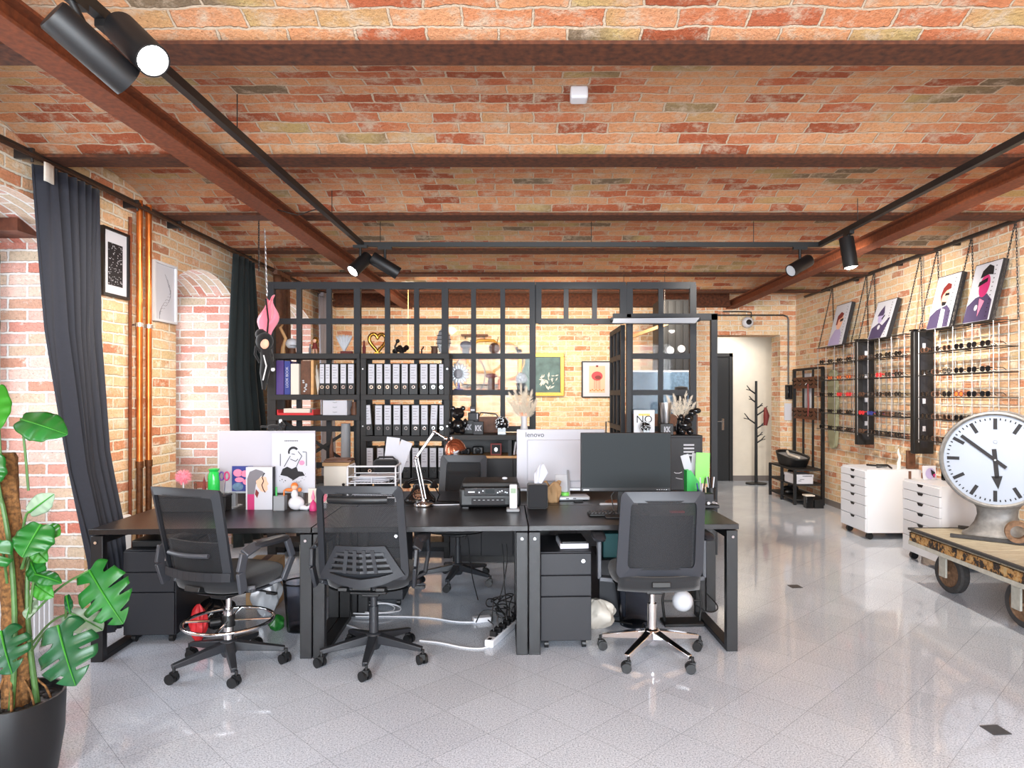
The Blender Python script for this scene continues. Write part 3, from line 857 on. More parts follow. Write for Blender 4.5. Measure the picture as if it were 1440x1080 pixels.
def leaf(base, tip, width, mat, splits=0, cup=0.25, droop=0.15, facing=(0.1, -1, 0.25), root=None, holes=False):
    base = Vector(base); tip = Vector(tip)
    ax = (tip - base); ln = ax.length; ax.normalize()
    nrm = Vector(facing); nrm = (nrm - ax * nrm.dot(ax)).normalized(); sd = ax.cross(nrm)
    n = 48
    m = MB()
    def outline(t):   # half width and along-position for parameter t in 0..1 (from the notch at the stalk to the tip)
        a = t * PI
        wv = math.sin(a) ** 0.75 * (1.0 - 0.28 * t)
        al = -0.16 * math.sin(min(1, t / 0.28) * PI) + (t ** 1.05)
        return wv, al
    for sgn in (-1, 1):
        b = len(m.v)
        cols = 6
        for i in range(n + 1):
            t = i / n
            wv, al = outline(t)
            edge = 1.0
            if splits:
                ph = t * splits
                fr = ph - math.floor(ph)
                if 0.16 < t < 0.86 and fr < 0.2: edge = 0.38 + 0.14 * math.sin(17 * t + 2 * sgn)
            mid = max(0.0, min(1.0, t * 1.02 - 0.01))
            for c in range(cols + 1):
                q = c / cols * edge
                s_ = sgn * wv * width * 0.5 * q
                along = lerp(mid, al, q) * ln
                dist = abs(s_) / (width * 0.5 + 1e-6)
                z = -cup * width * 0.5 * dist ** 2 - droop * ln * (along / ln) ** 2 + 0.012 * width * math.sin(26 * t) * dist * 3
                m.v.append(base + ax * along + sd * s_ + nrm * z)
        for i in range(n):
            for c in range(cols):
                o_ = b + i * (cols + 1) + c
                m.face((o_, o_ + 1, o_ + cols + 2, o_ + cols + 1))
    lf = m.build('leaf', mat, plant, smooth=80, solid=0.0015)
    m = MB(); m.tube([base + ax * (ln * t) + nrm * (0.003 - droop * ln * t * t) for t in [i / 8 for i in range(9)]], [0.004 - 0.0028 * i / 8 for i in range(9)], 6)
    m.build('midrib', M['leaf_light'], lf)
    if root is not None:
        root = Vector(root); mid = (root + base) / 2 + Vector((0, 0, 0.03))
        pts = [root, mid, base]
        q = pts
        for _ in range(3):
            nn = [q[0]]
            for a, c in zip(q[:-1], q[1:]): nn += [a.lerp(c, 0.25), a.lerp(c, 0.75)]
            nn.append(q[-1]); q = nn
        m = MB(); m.tube(q, 0.0045, 6); m.build('petiole', M['stem'], lf)
    return lf
G, GL, GD, GG = M['leaf'], M['leaf_light'], M['leaf_dark'], M['leaf_grey']
leaf(L(30, 590, 2.55), L(88, 606, 2.45), 0.145, G, 0, 0.2, 0.1, (-0.1, -0.8, 0.6), L(40, 690, 2.56))
leaf(L(-6, 545, 2.5), L(-4, 600, 2.4), 0.1, GL, 0, 0.2, 0.1, (0.4, -1, 0.3), L(2, 660, 2.55))
leaf(L(126, 802, 2.62), L(168, 876, 2.5), 0.225, G, 5, 0.15, 0.08, (0.1, -1, 0.25), L(42, 868, 2.6))
leaf(L(82, 880, 2.45), L(100, 962, 2.33), 0.235, GD, 4, 0.3, 0.12, (0.05, -1, 0.45), L(45, 915, 2.55))
leaf(L(98, 862, 2.68), L(140, 880, 2.55), 0.13, GG, 3, 0.2, 0.1, (0.0, -0.6, 0.9), L(45, 905, 2.6))
leaf(L(58, 738, 2.5), L(30, 782, 2.42), 0.16, G, 0, 0.2, 0.1, (0.2, -1, 0.35), L(30, 800, 2.56), )
leaf(L(56, 744, 2.58), L(78, 748, 2.5), 0.09, GL, 0, 0.25, 0.15, (0.1, -0.8, 0.6), L(35, 770, 2.58))
leaf(L(42, 720, 2.55), L(72, 697, 2.5), 0.085, GG, 0, 0.25, 0.1, (-0.2, -0.8, -0.3), L(32, 745, 2.57))
leaf(L(44, 768, 2.58), L(62, 788, 2.5), 0.08, GL, 0, 0.2, 0.1, (0.1, -1, 0.3), L(32, 800, 2.58))
leaf(L(50, 808, 2.58), L(76, 812, 2.5), 0.07, G, 0, 0.4, 0.25, (0.1, -0.8, 0.7), L(42, 860, 2.58))
leaf(L(48, 822, 2.6), L(64, 836, 2.5), 0.085, GL, 0, 0.3, 0.2, (0.3, -1, 0.3), L(42, 870, 2.58))
leaf(L(44, 790, 2.62), L(52, 815, 2.55), 0.09, G, 0, 0.25, 0.2, (0.2, -1, 0.2), L(38, 800, 2.6))
leaf(L(94, 838, 2.66), L(98, 862, 2.62), 0.035, GD, 0, 0.3, 0.1, (0.3, -1, 0.2), L(92, 885, 2.66))
leaf(L(2, 888, 2.42), L(12, 945, 2.32), 0.18, GD, 4, 0.25, 0.12, (0.2, -1, 0.3), L(20, 930, 2.52))
leaf(L(-12, 640, 2.5), L(-30, 690, 2.45), 0.14, G, 0, 0.25, 0.15, (0.3, -1, 0.4), L(5, 720, 2.55))
leaf(L(0, 760, 2.45), L(-26, 810, 2.4), 0.14, G, 3, 0.25, 0.15, (0.3, -1, 0.3), L(10, 820, 2.54))
leaf(L(46, 845, 2.62), L(36, 868, 2.56), 0.06, GG, 0, 0.25, 0.15, (0.2, -1, 0.3), L(40, 880, 2.6))
# ================================================================= desks
ROT = math.radians(2.6)
DO = Vector((-2.455, 3.76, 0))                  # front corner of the desk row beside the curtain
EX = Vector((math.cos(ROT), math.sin(ROT), 0)); EY = Vector((-math.sin(ROT), math.cos(ROT), 0))
DW, DD, DH = 1.215, 0.72, 0.74
def D(u, v, z=DH): return DO + EX * u + EY * v + Vector((0, 0, z))
def on_desk(px, py):
    """point of the desk top seen at a given place"""
    d = (CZ - DH) * F / (py - VY); return P(px, py, d)

def make_desk(label, loc):
    r = thing('desk', label, 'desk', loc, ROT, 'black bench desks')
    m = MB(); m.span((0.003, 0.003, DH - 0.03), (DW - 0.003, DD - 0.003, DH)); m.build('tabletop', M['desk'], r, bev=0.002)
    s = 0.066
    for x in (s / 2 + 0.003, DW - s / 2 - 0.003):
        for y in (s / 2 + 0.01, DD - s / 2 - 0.01):
            m = MB(); m.box((x, y, (DH - 0.04) / 2), (s, 0.045, DH - 0.04))
            m.build('leg', M['black'], r, bev=0.003)
        m = MB(); m.span((x - s / 2, 0.055, 0.0), (x + s / 2, DD - 0.055, 0.028)); m.build('foot_rail', M['black'], r, bev=0.003)
        m = MB(); m.span((x - s / 2, 0.055, DH - 0.085), (x + s / 2, DD - 0.055, DH - 0.035)); m.build('top_rail', M['black'], r, bev=0.003)
    m = MB(); m.span((0.07, DD / 2 - 0.03, DH - 0.075), (DW - 0.07, DD / 2 + 0.03, DH - 0.035)); m.build('crossbeam', M['black'], r, smooth=0)
    for x in (s / 2 + 0.003, DW - s / 2 - 0.003):
        m = MB(); m.cyl((x, 0.0105, DH - 0.075), (x, 0.006, DH - 0.075), 0.008, seg=12); m.build('bolt', M['chrome'], r)
    return r
desk0 = make_desk('front-row black desk at the curtain end, behind the chair with a chrome foot ring', D(0, 0, 0))
dup(desk0, D(DW, 0, 0), ROT, 'front-row black desk in the middle of the row, under the printer')
dup(desk0, D(2 * DW, 0, 0), ROT, 'front-row black desk at the aisle end, under the dark monitor')
BO = 0.10                                     # the back row is pushed a little towards the aisle
dup(desk0, D(BO, DD + 0.004, 0), ROT, 'back-row black desk at the curtain end, behind the white pinboard')
dup(desk0, D(DW + BO, DD + 0.004, 0), ROT, 'back-row black desk in the middle, with the rotary telephone on it')
dup(desk0, D(2 * DW + BO, DD + 0.004, 0), ROT, 'back-row black desk at the aisle end, carrying the white all-in-one computer')

# ---------------------------------------------------------------- drawer pedestals
def make_pedestal(label, loc, rotz, w=0.30, h=0.56, dp=0.5, lid=0.03, handle_y=0.0):
    r = thing('drawer_pedestal', label, 'pedestal', loc, rotz, 'charcoal drawer pedestals')
    z0 = 0.05
    m = MB(); m.span((-w / 2, 0.02, z0), (w / 2, dp, h)); m.build('cabinet_body', M['cab'], r, bev=0.004)
    zs = [z0 + 0.005, z0 + 0.005 + (h - z0) * 0.50, z0 + (h - z0) * 0.745, h - 0.004]
    for a, b in zip(zs[:-1], zs[1:]):
        m = MB(); m.span((-w / 2 + 0.003, 0, a + 0.003), (w / 2 - 0.003, 0.02, b - 0.003)); m.build('drawer', M['cab'], r, bev=0.003)
    m = MB(); m.cyl((w / 2 - 0.05, 0.002, h - 0.05), (w / 2 - 0.05, -0.006, h - 0.05), 0.011, seg=14); m.build('lock', M['chrome'], r)
    for x in (-w / 2 + 0.04, w / 2 - 0.04):
        for y in (0.06, dp - 0.05):
            m = MB(); m.cyl((x - 0.012, y, 0.024), (x + 0.012, y, 0.024), 0.024, seg=14); m.box((x, y, 0.045), (0.02, 0.03, 0.02)); m.build('caster', M['chair_dark'], r)
    return r
p = P(209, 905, 4.05)
make_pedestal('charcoal three-drawer pedestal under the desk at the curtain end', (p.x, 4.05, 0), ROT)
m = MB(); m.span((-0.14, 0.02, 0), (0.14, 0.4, 0.045)); m2 = m
tag(m.build('document_case', M['chair_dark'], loc=(p.x, 4.1, 0.561), rotz=ROT, bev=0.008), 'flat black case lying on the pedestal at the curtain end', 'case')
p = P(796, 915, 3.955)
make_pedestal('charcoal three-drawer pedestal under the desk beside the grey mesh chair with chrome base', (p.x, 3.955, 0), ROT, h=0.57)
pz = 0.571
for k, (w_, h_, mt, lab) in enumerate(((0.17, 0.03, 'white_matt', 'thick white paper pad lying on the pedestal'), (0.15, 0.012, 'black_matt', 'thin black notebook on top of the white paper pad on the pedestal'))):
    m = MB().mat(M[mt]); m.box((0, 0, h_ / 2), (w_, 0.24, h_))
    tag(m.build('paper_pad' if k == 0 else 'notebook', M[mt], loc=(p.x + 0.045, 4.16, pz + 0.001), rotz=ROT + 0.03, bev=0.002), lab, 'paper pad' if k == 0 else 'notebook'); pz += h_ + 0.001

# ================================================================= office chairs (local: sitter looks along +Y)
def superell(cx, cy, w, h, z, n=28, p=3.2):
    out = []
    for i in range(n):
        t = 2 * PI * i / n; c, s = math.cos(t), math.sin(t)
        out.append(Vector((cx + w / 2 * math.copysign(abs(c) ** (2 / p), c), cy + h / 2 * math.copysign(abs(s) ** (2 / p), s), z)))
    return out
def cushion(m, cx, cy, w, d, z0, z1, n=36):
    rings = [(0.90, z0), (0.97, z0 + 0.01), (1.0, (z0 + z1) / 2), (0.98, z1 - 0.012), (0.92, z1 - 0.002), (0.5, z1 + 0.004)]
    b = len(m.v)
    for k, z in rings: m.v.extend(superell(cx, cy, w * k, d * k, z, n))
    for a in range(len(rings) - 1):
        for i in range(n):
            j = (i + 1) % n
            m.face((b + a * n + i, b + a * n + j, b + (a + 1) * n + j, b + (a + 1) * n + i))
    m.face([b + i for i in reversed(range(n))]); m.face([b + (len(rings) - 1) * n + i for i in range(n)])

def caster(x, y, ang, base, mat):
    m = MB(); c, s = math.cos(ang), math.sin(ang); R = 0.027
    for o_ in (-0.016, 0.016):
        q = Vector((x - s * o_, y + c * o_, R)); ax = Vector((-s, c, 0)) * 0.009
        m.cyl(q - ax, q + ax, R, seg=18)
    m.cyl((x + c * 0.012, y + s * 0.012, R), (x + c * 0.012, y + s * 0.012, 0.085), 0.008, seg=10)
    m.box((x + c * 0.01, y + s * 0.01, R + 0.018), (0.03, 0.03, 0.03))
    return m.build('caster', mat, base)

def make_chair(label, loc, rotz, style, base_ang=0.2, seat_h=0.46, ring=False, chrome=False, backz=(0.52, 1.0), bw=0.44):
    r = thing('office_chair', label, 'office chair', loc, rotz, 'office chairs at the desks')
    bm_ = M['chrome'] if chrome else M['chair_plastic']
    # five-star base
    m = MB(); R = 0.29; hubz = 0.12 if not chrome else 0.125
    m.lathe([(0, hubz - 0.06), (0.03, hubz - 0.06), (0.045, hubz - 0.03), (0.045, hubz + 0.025), (0.032, hubz + 0.035), (0, hubz + 0.035)], (0, 0, 0), 20, caps=False)
    angs = [base_ang + 2 * PI * k / 5 for k in range(5)]
    for a in angs:
        c, s = math.cos(a), math.sin(a)
        m.bar((c * 0.03, s * 0.03, hubz), (c * R, s * R, 0.083), 0.05, 0.05, 0.03, 0.024)
    base = m.build('star_base', bm_, r, bev=0.004)
    for k, a in enumerate(angs): caster(math.cos(a) * R, math.sin(a) * R, a + (0.9, -0.7, 1.6, 0.4, 2.2)[k], base, M['chair_dark'])
    # gas column
    m = MB(); m.cyl((0, 0, hubz + 0.03), (0, 0, seat_h - 0.17), 0.026, seg=18); m.cyl((0, 0, seat_h - 0.17), (0, 0, seat_h - 0.06), 0.015 if ring or chrome else 0.02, seg=18)
    m.build('gas_column', M['chrome'] if (ring or chrome) else M['chair_plastic'], r)
    if ring:
        z = 0.255
        m = MB(); m.tube([(0.23 * math.cos(2 * PI * i / 48), 0.23 * math.sin(2 * PI * i / 48), z) for i in range(48)], 0.0095, 10, closed=True)
        rg = m.build('foot_ring', M['chrome'], r)
        m = MB()
        for k in range(4):
            a = 0.5 + k * PI / 2; m.cyl((0.03 * math.cos(a), 0.03 * math.sin(a), z), (0.225 * math.cos(a), 0.225 * math.sin(a), z), 0.007, seg=8)
        m.build('spoke', M['chrome'], rg)
        m = MB(); m.cyl((0, 0, z - 0.03), (0, 0, z + 0.03), 0.034, seg=18); m.build('ring_collar', M['chair_dark'], rg)
        m = MB(); m.cyl((-0.03, -0.03, z), (-0.06, -0.07, z), 0.02, seg=14); m.build('ring_knob', M['chair_dark'], rg)
    # mechanism
    m = MB(); m.box((0, 0.0, seat_h - 0.055), (0.2, 0.24, 0.04)); m.box((0, -0.02, seat_h - 0.085), (0.1, 0.12, 0.03)); m.build('tilt_mechanism', M['chair_dark'], r, bev=0.006)
    m = MB(); m.tube([(0.09, 0.03, seat_h - 0.06), (0.2, 0.04, seat_h - 0.065), (0.25, 0.05, seat_h - 0.075)], 0.006, 8); m.box((0.25, 0.05, seat_h - 0.075), (0.06, 0.022, 0.012)); m.build('lever', M['chair_dark'], r)
    # seat
    m = MB(); cushion(m, 0, 0.02, 0.48, 0.47, seat_h - 0.03, seat_h + 0.045); m.build('seat', M['chair_fabric'], r, smooth=60)
    m = MB(); cushion(m, 0, 0.02, 0.46, 0.45, seat_h - 0.045, seat_h - 0.025); m.build('seat_shell', M['chair_dark'], r, smooth=60)
    # back
    z0, z1 = backz; zz0 = seat_h + (z0 - 0.46); zz1 = seat_h + (z1 - 0.46)
    def back(u, v):          # u across -1..1, v up 0..1
        wv = bw / 2 * (1.0 + (0.03 if style == 'trapezoid' else -0.03) * (v - 0.5) * 2)
        y = -0.235 - 0.10 * v - 0.035 * (1 - (2 * v - 0.75) ** 2) * 0 + 0.05 * u * u
        if style == 'lumbar': y += 0.02 * math.sin(PI * v)
        return Vector((wv * u, y, lerp(zz0, zz1, v)))
    t = 0.045
    # rim: swept around the outline
    outl = []; nseg = 10; rc = 0.10 if style != 'trapezoid' else 0.05
    def corner(cu, cv, a0):
        for i in range(nseg + 1):
            a = a0 + (PI / 2) * i / nseg
            outl.append((cu + rc * math.cos(a), cv + rc * math.sin(a)))
    k = rc
    corner(1 - k, 1 - k, 0); corner(-1 + k, 1 - k, PI / 2); corner(-1 + k, k, PI); corner(1 - k, k, 1.5 * PI)
    m = MB(); b = 0; n = len(outl)
    rimw = t * (1.15 if style == 'round' else 0.8)
    for (u, v) in outl:
        p0 = back(u, v)
        cu, cv = u * (1 - 2 * rimw / bw), 0.5 + (v - 0.5) * (1 - 2.2 * rimw / (zz1 - zz0))
        p1 = back(cu, cv); q = Vector((0, -0.013, 0))
        m.v.extend([p0 + q * 0.6, p0 - q * 0.6, p1 - q, p1 + q])
    for i in range(n):
        j = (i + 1) % n
        for e in range(4):
            f = (e + 1) % 4
            m.face((4 * i + e, 4 * i + f, 4 * j + f, 4 * j + e))
    m.build('back_frame', M['back_grey'] if style == 'round' else M['chair_plastic'], r, smooth=50)
    m = MB(); sc_u = 1 - 1.6 * rimw / bw; sc_v = 1 - 1.8 * rimw / (zz1 - zz0)
    m.grid(lambda u, v: back((2 * u - 1) * sc_u, 0.5 + (v - 0.5) * sc_v) + Vector((0, 0.004, 0)), 14, 14)
    m.build('back_mesh', M['weave_dense'] if style == 'round' else M['weave'], r, smooth=80)
    if style == 'trapezoid':
        m = MB(); m.grid(lambda u, v: back((2 * u - 1) * 0.86, 0.02 + 0.40 * v) + Vector((0, 0.03, 0)), 10, 6); m.build('lumbar_pad', M['chair_fabric'], r, smooth=80, solid=0.015)
        m = MB(); m.tube([back(u, 0.29 + 0.02 * u * u) + Vector((0, -0.018, 0)) for u in [i / 5 - 1 for i in range(11)] if abs(u) < 0.75], 0.012, 8); m.build('lumbar_bar', M['arm_grey'], r)
        m = MB(); pts = [back(u, 0.06) + Vector((0, -0.014, 0)) for u in [i / 5 - 1 for i in range(11)]]
        for a, c in zip(pts[:-1], pts[1:]): m.bar(a, c, 0.014, 0.045)
        m.build('lower_rail', M['chair_plastic'], r)
    if style == 'lumbar':
        # trapezoid plastic support plate with slots
        def q(u, v): return back(u, v) + Vector((0, -0.03, 0))
        m = MB()
        outer = [(-0.93, 0.06), (-0.55, 0.38), (0.55, 0.38), (0.93, 0.06), (0.5, -0.02), (0.0, -0.07), (-0.5, -0.02)]
        inner = [(-0.70, 0.09), (-0.46, 0.315), (0.46, 0.315), (0.70, 0.09), (0.4, 0.055), (0.0, 0.03), (-0.4, 0.055)]
        oo, ii = [], []
        for k in range(7):
            for t in range(5):
                f_ = t / 5
                oo.append(q(lerp(outer[k][0], outer[(k + 1) % 7][0], f_), lerp(outer[k][1], outer[(k + 1) % 7][1], f_)))
                ii.append(q(lerp(inner[k][0], inner[(k + 1) % 7][0], f_), lerp(inner[k][1], inner[(k + 1) % 7][1], f_)))
        nn = len(oo); th = Vector((0, 0.018, 0))
        for k in range(nn): m.v.extend([oo[k], ii[k], ii[k] + th, oo[k] + th])
        for k in range(nn):
            j = (k + 1) % nn
            for e in range(4):
                f_ = (e + 1) % 4
                m.face((4 * k + e, 4 * k + f_, 4 * j + f_, 4 * j + e))
        for v in (0.12, 0.18, 0.24, 0.30):
            w_ = 0.8 - v * 0.9
            m.bar(q(-w_, v), q(0, v - 0.01), 0.016, 0.014); m.bar(q(0, v - 0.01), q(w_, v), 0.016, 0.014)
        for u in (-0.35, -0.12, 0.12, 0.35): m.bar(q(u, 0.1), q(u * 0.8, 0.34), 0.012, 0.02, up=(1, 0, 0))
        m.build('lumbar_support', M['chair_plastic'], r, smooth=35)
        m = MB(); m.tube([back(u, 0.86) + Vector((0, 0.012, 0)) for u in [i / 6 - 0.7 for i in range(9)]], 0.022, 10); m.build('head_roll', M['chair_dark'], r)
        m = MB(); m.bar((-0.1, -0.05, seat_h - 0.04), (-0.1, -0.25, seat_h - 0.01), 0.05, 0.02); m.bar((0.1, -0.05, seat_h - 0.04), (0.1, -0.25, seat_h - 0.01), 0.05, 0.02)
        m.build('back_bracket', M['chair_dark'], r, bev=0.004)
    if style == 'round':
        m = MB(); m.grid(lambda u, v: back((2 * u - 1) * 0.72, 0.1 + 0.62 * v) + Vector((0, 0.03 - 0.02 * (2 * u - 1) ** 2, 0)), 10, 8); m.build('lumbar_pad', M['chair_fabric'], r, smooth=80, solid=0.012)
        m = MB(); m.grid(lambda u, v: back((2 * u - 1) * 0.93, -0.16 + 0.17 * v) + Vector((0, 0.005 + 0.01 * (1 - v), 0)), 12, 3); m.build('back_skirt', M['chair_fabric'], r, smooth=80, solid=0.02)
    m = MB(); m.bar((0, -0.1, seat_h - 0.05), (0, -0.245, seat_h + 0.0), 0.08, 0.02, 0.1, 0.03); m.build('back_strut', M['chair_dark'], r, bev=0.004)
    # arms
    for s in (-1, 1):
        x = s * (0.30 if style == 'round' else 0.265)
        if style == 'round':
            m = MB(); m.bar((s * 0.2, 0.02, seat_h - 0.04), (x, 0.02, seat_h - 0.03), 0.06, 0.025); m.bar((x, 0.02, seat_h - 0.03), (x, 0.02, seat_h + 0.19), 0.05, 0.022, up=(1, 0, 0)); am = m.build('armrest', M['arm_grey'], r, bev=0.004)
        else:
            m = MB()
            m.bar((s * 0.2, -0.05, seat_h - 0.04), (x, -0.12, seat_h + 0.0), 0.05, 0.022)
            path = [(x, -0.17, seat_h - 0.01), (x + s * 0.012, -0.2, seat_h + 0.1), (x + s * 0.016, -0.18, seat_h + 0.19), (x + s * 0.01, -0.08, seat_h + 0.215)]
            for a, c in zip(path[:-1], path[1:]): m.bar(a, c, 0.02, 0.05, up=(0, 1, 0.2))
            path = [(x, 0.12, seat_h - 0.02), (x + s * 0.012, 0.18, seat_h + 0.1), (x + s * 0.01, 0.14, seat_h + 0.2)]
            for a, c in zip(path[:-1], path[1:]): m.bar(a, c, 0.02, 0.04, up=(0, 1, 0.2))
            m.bar((s * 0.2, 0.08, seat_h - 0.035), (x, 0.12, seat_h - 0.01), 0.045, 0.02)
            m.bar((s * 0.205, -0.06, seat_h - 0.04), (s * 0.205, 0.09, seat_h - 0.04), 0.03, 0.02)
            am = m.build('armrest', M['arm_grey'] if style == 'trapezoid' else M['chair_plastic'], r, bev=0.005)
        m = MB(); cushion(m, x + s * 0.005, 0.02, 0.075, 0.26, seat_h + 0.2, seat_h + 0.228, 24); m.build('arm_pad', M['chair_plastic'], am, smooth=60)
    return r
make_chair('black mesh chair with chrome foot ring at the desk nearest the navy curtain', (-1.66, 3.72, 0), math.radians(-21), 'trapezoid', base_ang=math.radians(-40), seat_h=0.49, ring=True, backz=(0.50, 0.98), bw=0.45)
make_chair('grey-black mesh chair with a slotted lumbar plate, at the middle front desk', (-0.895, 3.83, 0), math.radians(-2), 'lumbar', base_ang=math.radians(-84), seat_h=0.47, backz=(0.49, 1.0), bw=0.47)
make_chair('grey rounded-back mesh chair with a shiny chrome base at the aisle-end front desk', (0.675, 3.88, 0), math.radians(2), 'round', base_ang=math.radians(-58), seat_h=0.47, chrome=True, backz=(0.49, 0.965), bw=0.46)
make_chair('dark chair facing the camera from the far side of the desks, behind the printer', (-0.60, 5.42, 0), math.radians(176), 'round', base_ang=math.radians(-60), seat_h=0.46, backz=(0.50, 0.98), bw=0.40)
# ================================================================= things on the desks
def one(m, name, label, cat, loc, mat=None, rotz=0.0, group=None, **kw):
    return tag(m.build(name, mat, loc=loc, rotz=rotz, **kw), label, cat, group)
def disc(m, c, rx, rz, n=20, y=0.0):
    """flat upright ellipse in the local XZ plane"""
    m.poly([(c[0] + rx * math.cos(2 * PI * i / n), y, c[1] + rz * math.sin(2 * PI * i / n)) for i in range(n)])
ZD = DH + 0.0005

# pinboard between the rows
def make_pinboard():
    c = D(0.725, 0.735, 0); r = thing('pinboard', 'wide white pinboard standing between the desk rows, carrying the line-drawn poster', 'pinboard', (c.x, c.y, 0), ROT)
    m = MB(); m.span((-0.315, -0.012, 0.84), (0.315, 0.012, 1.245)); m.build('board', M['pinboard'], r, bev=0.003)
    m = MB(); m.span((-0.315, -0.014, 0.835), (0.315, 0.014, 0.85)); m.span((-0.318, -0.014, 0.835), (-0.308, 0.014, 1.25)); m.build('edge_trim', M['silver'], r, smooth=0)
    for x in (-0.22, 0.22):
        m = MB(); m.span((x - 0.02, -0.02, ZD), (x + 0.02, 0.02, 0.84)); m.span((x - 0.03, -0.08, ZD), (x + 0.03, 0.08, ZD + 0.008)); m.build('foot', M['greyplastic'], r, smooth=0)
make_pinboard()
# poster with a line drawing
c = D(0.905, 0.712, 0)
r = thing('poster', 'white poster with a black ink drawing of a dancer and a pink splash', 'poster', (c.x, c.y - 0.003, 0.845), ROT)
m = MB(); m.span((-0.14, -0.004, 0.0), (0.14, 0.0, 0.385)); m.build('sheet', M['poster'], r, smooth=0)
m = MB().mat(M['ink'])
y = -0.0055
m.poly([(-0.07, y, 0.15), (-0.085, y, 0.11), (-0.04, y, 0.10), (0.0, y, 0.075), (0.04, y, 0.1), (0.075, y, 0.105), (0.06, y, 0.13), (0.03, y, 0.135), (0.02, y, 0.165), (-0.01, y, 0.15), (-0.04, y, 0.165)])
for a in range(7):
    t = 0.6 + a * 0.42
    m.poly([(0.0 + 0.036 * math.cos(t), y, 0.262 + 0.036 * math.sin(t)), (0.0 + 0.036 * math.cos(t + 0.42), y, 0.262 + 0.036 * math.sin(t + 0.42)), (0.0 + 0.024 * math.cos(t + 0.42), y, 0.26 + 0.022 * math.sin(t + 0.42)), (0.0 + 0.024 * math.cos(t), y, 0.26 + 0.022 * math.sin(t))])
for pts in ([(-0.02, 0.235), (-0.04, 0.2), (-0.06, 0.165)], [(0.03, 0.265), (0.055, 0.235), (0.035, 0.2), (0.02, 0.165)], [(-0.02, 0.215), (0.015, 0.2), (0.03, 0.215)], [(-0.012, 0.25), (0.01, 0.245)], [(-0.085, 0.17), (-0.085, 0.25)], [(0.085, 0.17), (0.085, 0.26), (0.06, 0.262)]):
    q = [(a, y, b) for a, b in pts]
    for a, b in zip(q[:-1], q[1:]): m.bar(a, b, 0.004, 0.001, up=(0, 1, 0))
rnd = random.Random(5)
for k in range(22): m.box((rnd.uniform(-0.09, 0.09), y, rnd.uniform(0.06, 0.12)), (rnd.uniform(0.002, 0.008), 0.0008, rnd.uniform(0.002, 0.006)))
for k in range(12): m.box((-0.055 + 0.0075 * k, y, 0.335), (0.005, 0.0008, 0.006))
m.mat(M['pink']); disc(m, (0.055, 0.19), 0.018, 0.016, 12, y - 0.001)
m.build('drawing', None, r, smooth=0)
# neon print
c = D(0.575, 0.712, 0)
r = thing('photo_print', 'small dark blue photo print with glowing pink scribbles, leaning on the pinboard', 'print', (c.x, c.y - 0.004, 0.85), ROT)
m = MB(); m.span((-0.068, -0.003, 0), (0.068, 0, 0.165)); m.build('sheet', M['bluebook'], r, smooth=0)
m = MB().mat(M['pink'])
for (x, z, a, b) in ((-0.03, 0.12, 0.03, 0.025), (0.02, 0.115, 0.032, 0.022), (-0.02, 0.075, 0.03, 0.016), (0.03, 0.06, 0.028, 0.02)): disc(m, (x, z), a, b, 14, -0.0042)
m.mat(M['bluepaper']); disc(m, (-0.03, 0.03), 0.036, 0.026, 14, -0.0042)
m.build('glow', None, r, smooth=0)
# canvas with the profile portrait
c = D(0.71, 0.625, 0)
r = thing('canvas_art', 'white canvas with a profile of a woman with long grey and pink hair', 'canvas', (c.x, c.y, ZD), ROT - 0.02)
m = MB(); m.span((-0.085, -0.0, 0), (0.085, 0.045, 0.275)); m.build('canvas', M['white_matt'], r, smooth=0)
m = MB(); m.span((0.0855, 0.0, 0), (0.0885, 0.045, 0.275)); o = m.build('canvas_edge', M['black_matt'], r, smooth=0); o['label'] = 'black side edge'
m = MB().mat(M['greyink']); y = -0.0012
m.poly([(-0.075, y, 0.10), (-0.076, y, 0.2), (-0.06, y, 0.245), (-0.02, y, 0.262), (0.02, y, 0.25), (0.04, y, 0.232), (0.01, y, 0.215), (-0.005, y, 0.19), (-0.02, y, 0.165), (-0.03, y, 0.1)])
m.mat(M['magenta']); m.poly([(-0.075, y, 0.0), (-0.075, y, 0.1), (-0.03, y, 0.1), (-0.03, y, 0.0)])
m.mat(M['skin']); m.poly([(0.018, y - 0.0003, 0.215), (0.045, y - 0.0003, 0.212), (0.052, y - 0.0003, 0.185), (0.062, y - 0.0003, 0.165), (0.052, y - 0.0003, 0.155), (0.056, y - 0.0003, 0.13), (0.04, y - 0.0003, 0.112), (0.012, y - 0.0003, 0.12), (-0.012, y - 0.0003, 0.15), (-0.02, y - 0.0003, 0.185)])
m.mat(M['ink'])
for a, b in zip([(0.036, 0.238), (0.02, 0.21), (0.03, 0.185), (0.018, 0.16), (0.028, 0.13)], [(0.02, 0.21), (0.03, 0.185), (0.018, 0.16), (0.028, 0.13), (0.04, 0.112)]): m.bar((a[0], y - 0.001, a[1]), (b[0], y - 0.001, b[1]), 0.006, 0.0008, up=(0, 1, 0))
m.mat(M['darkred']); m.poly([(-0.02, y - 0.0008, 0.135), (0.0, y - 0.0008, 0.11), (-0.012, y - 0.0008, 0.075), (-0.026, y - 0.0008, 0.1)])
m.build('portrait', None, r, smooth=0)

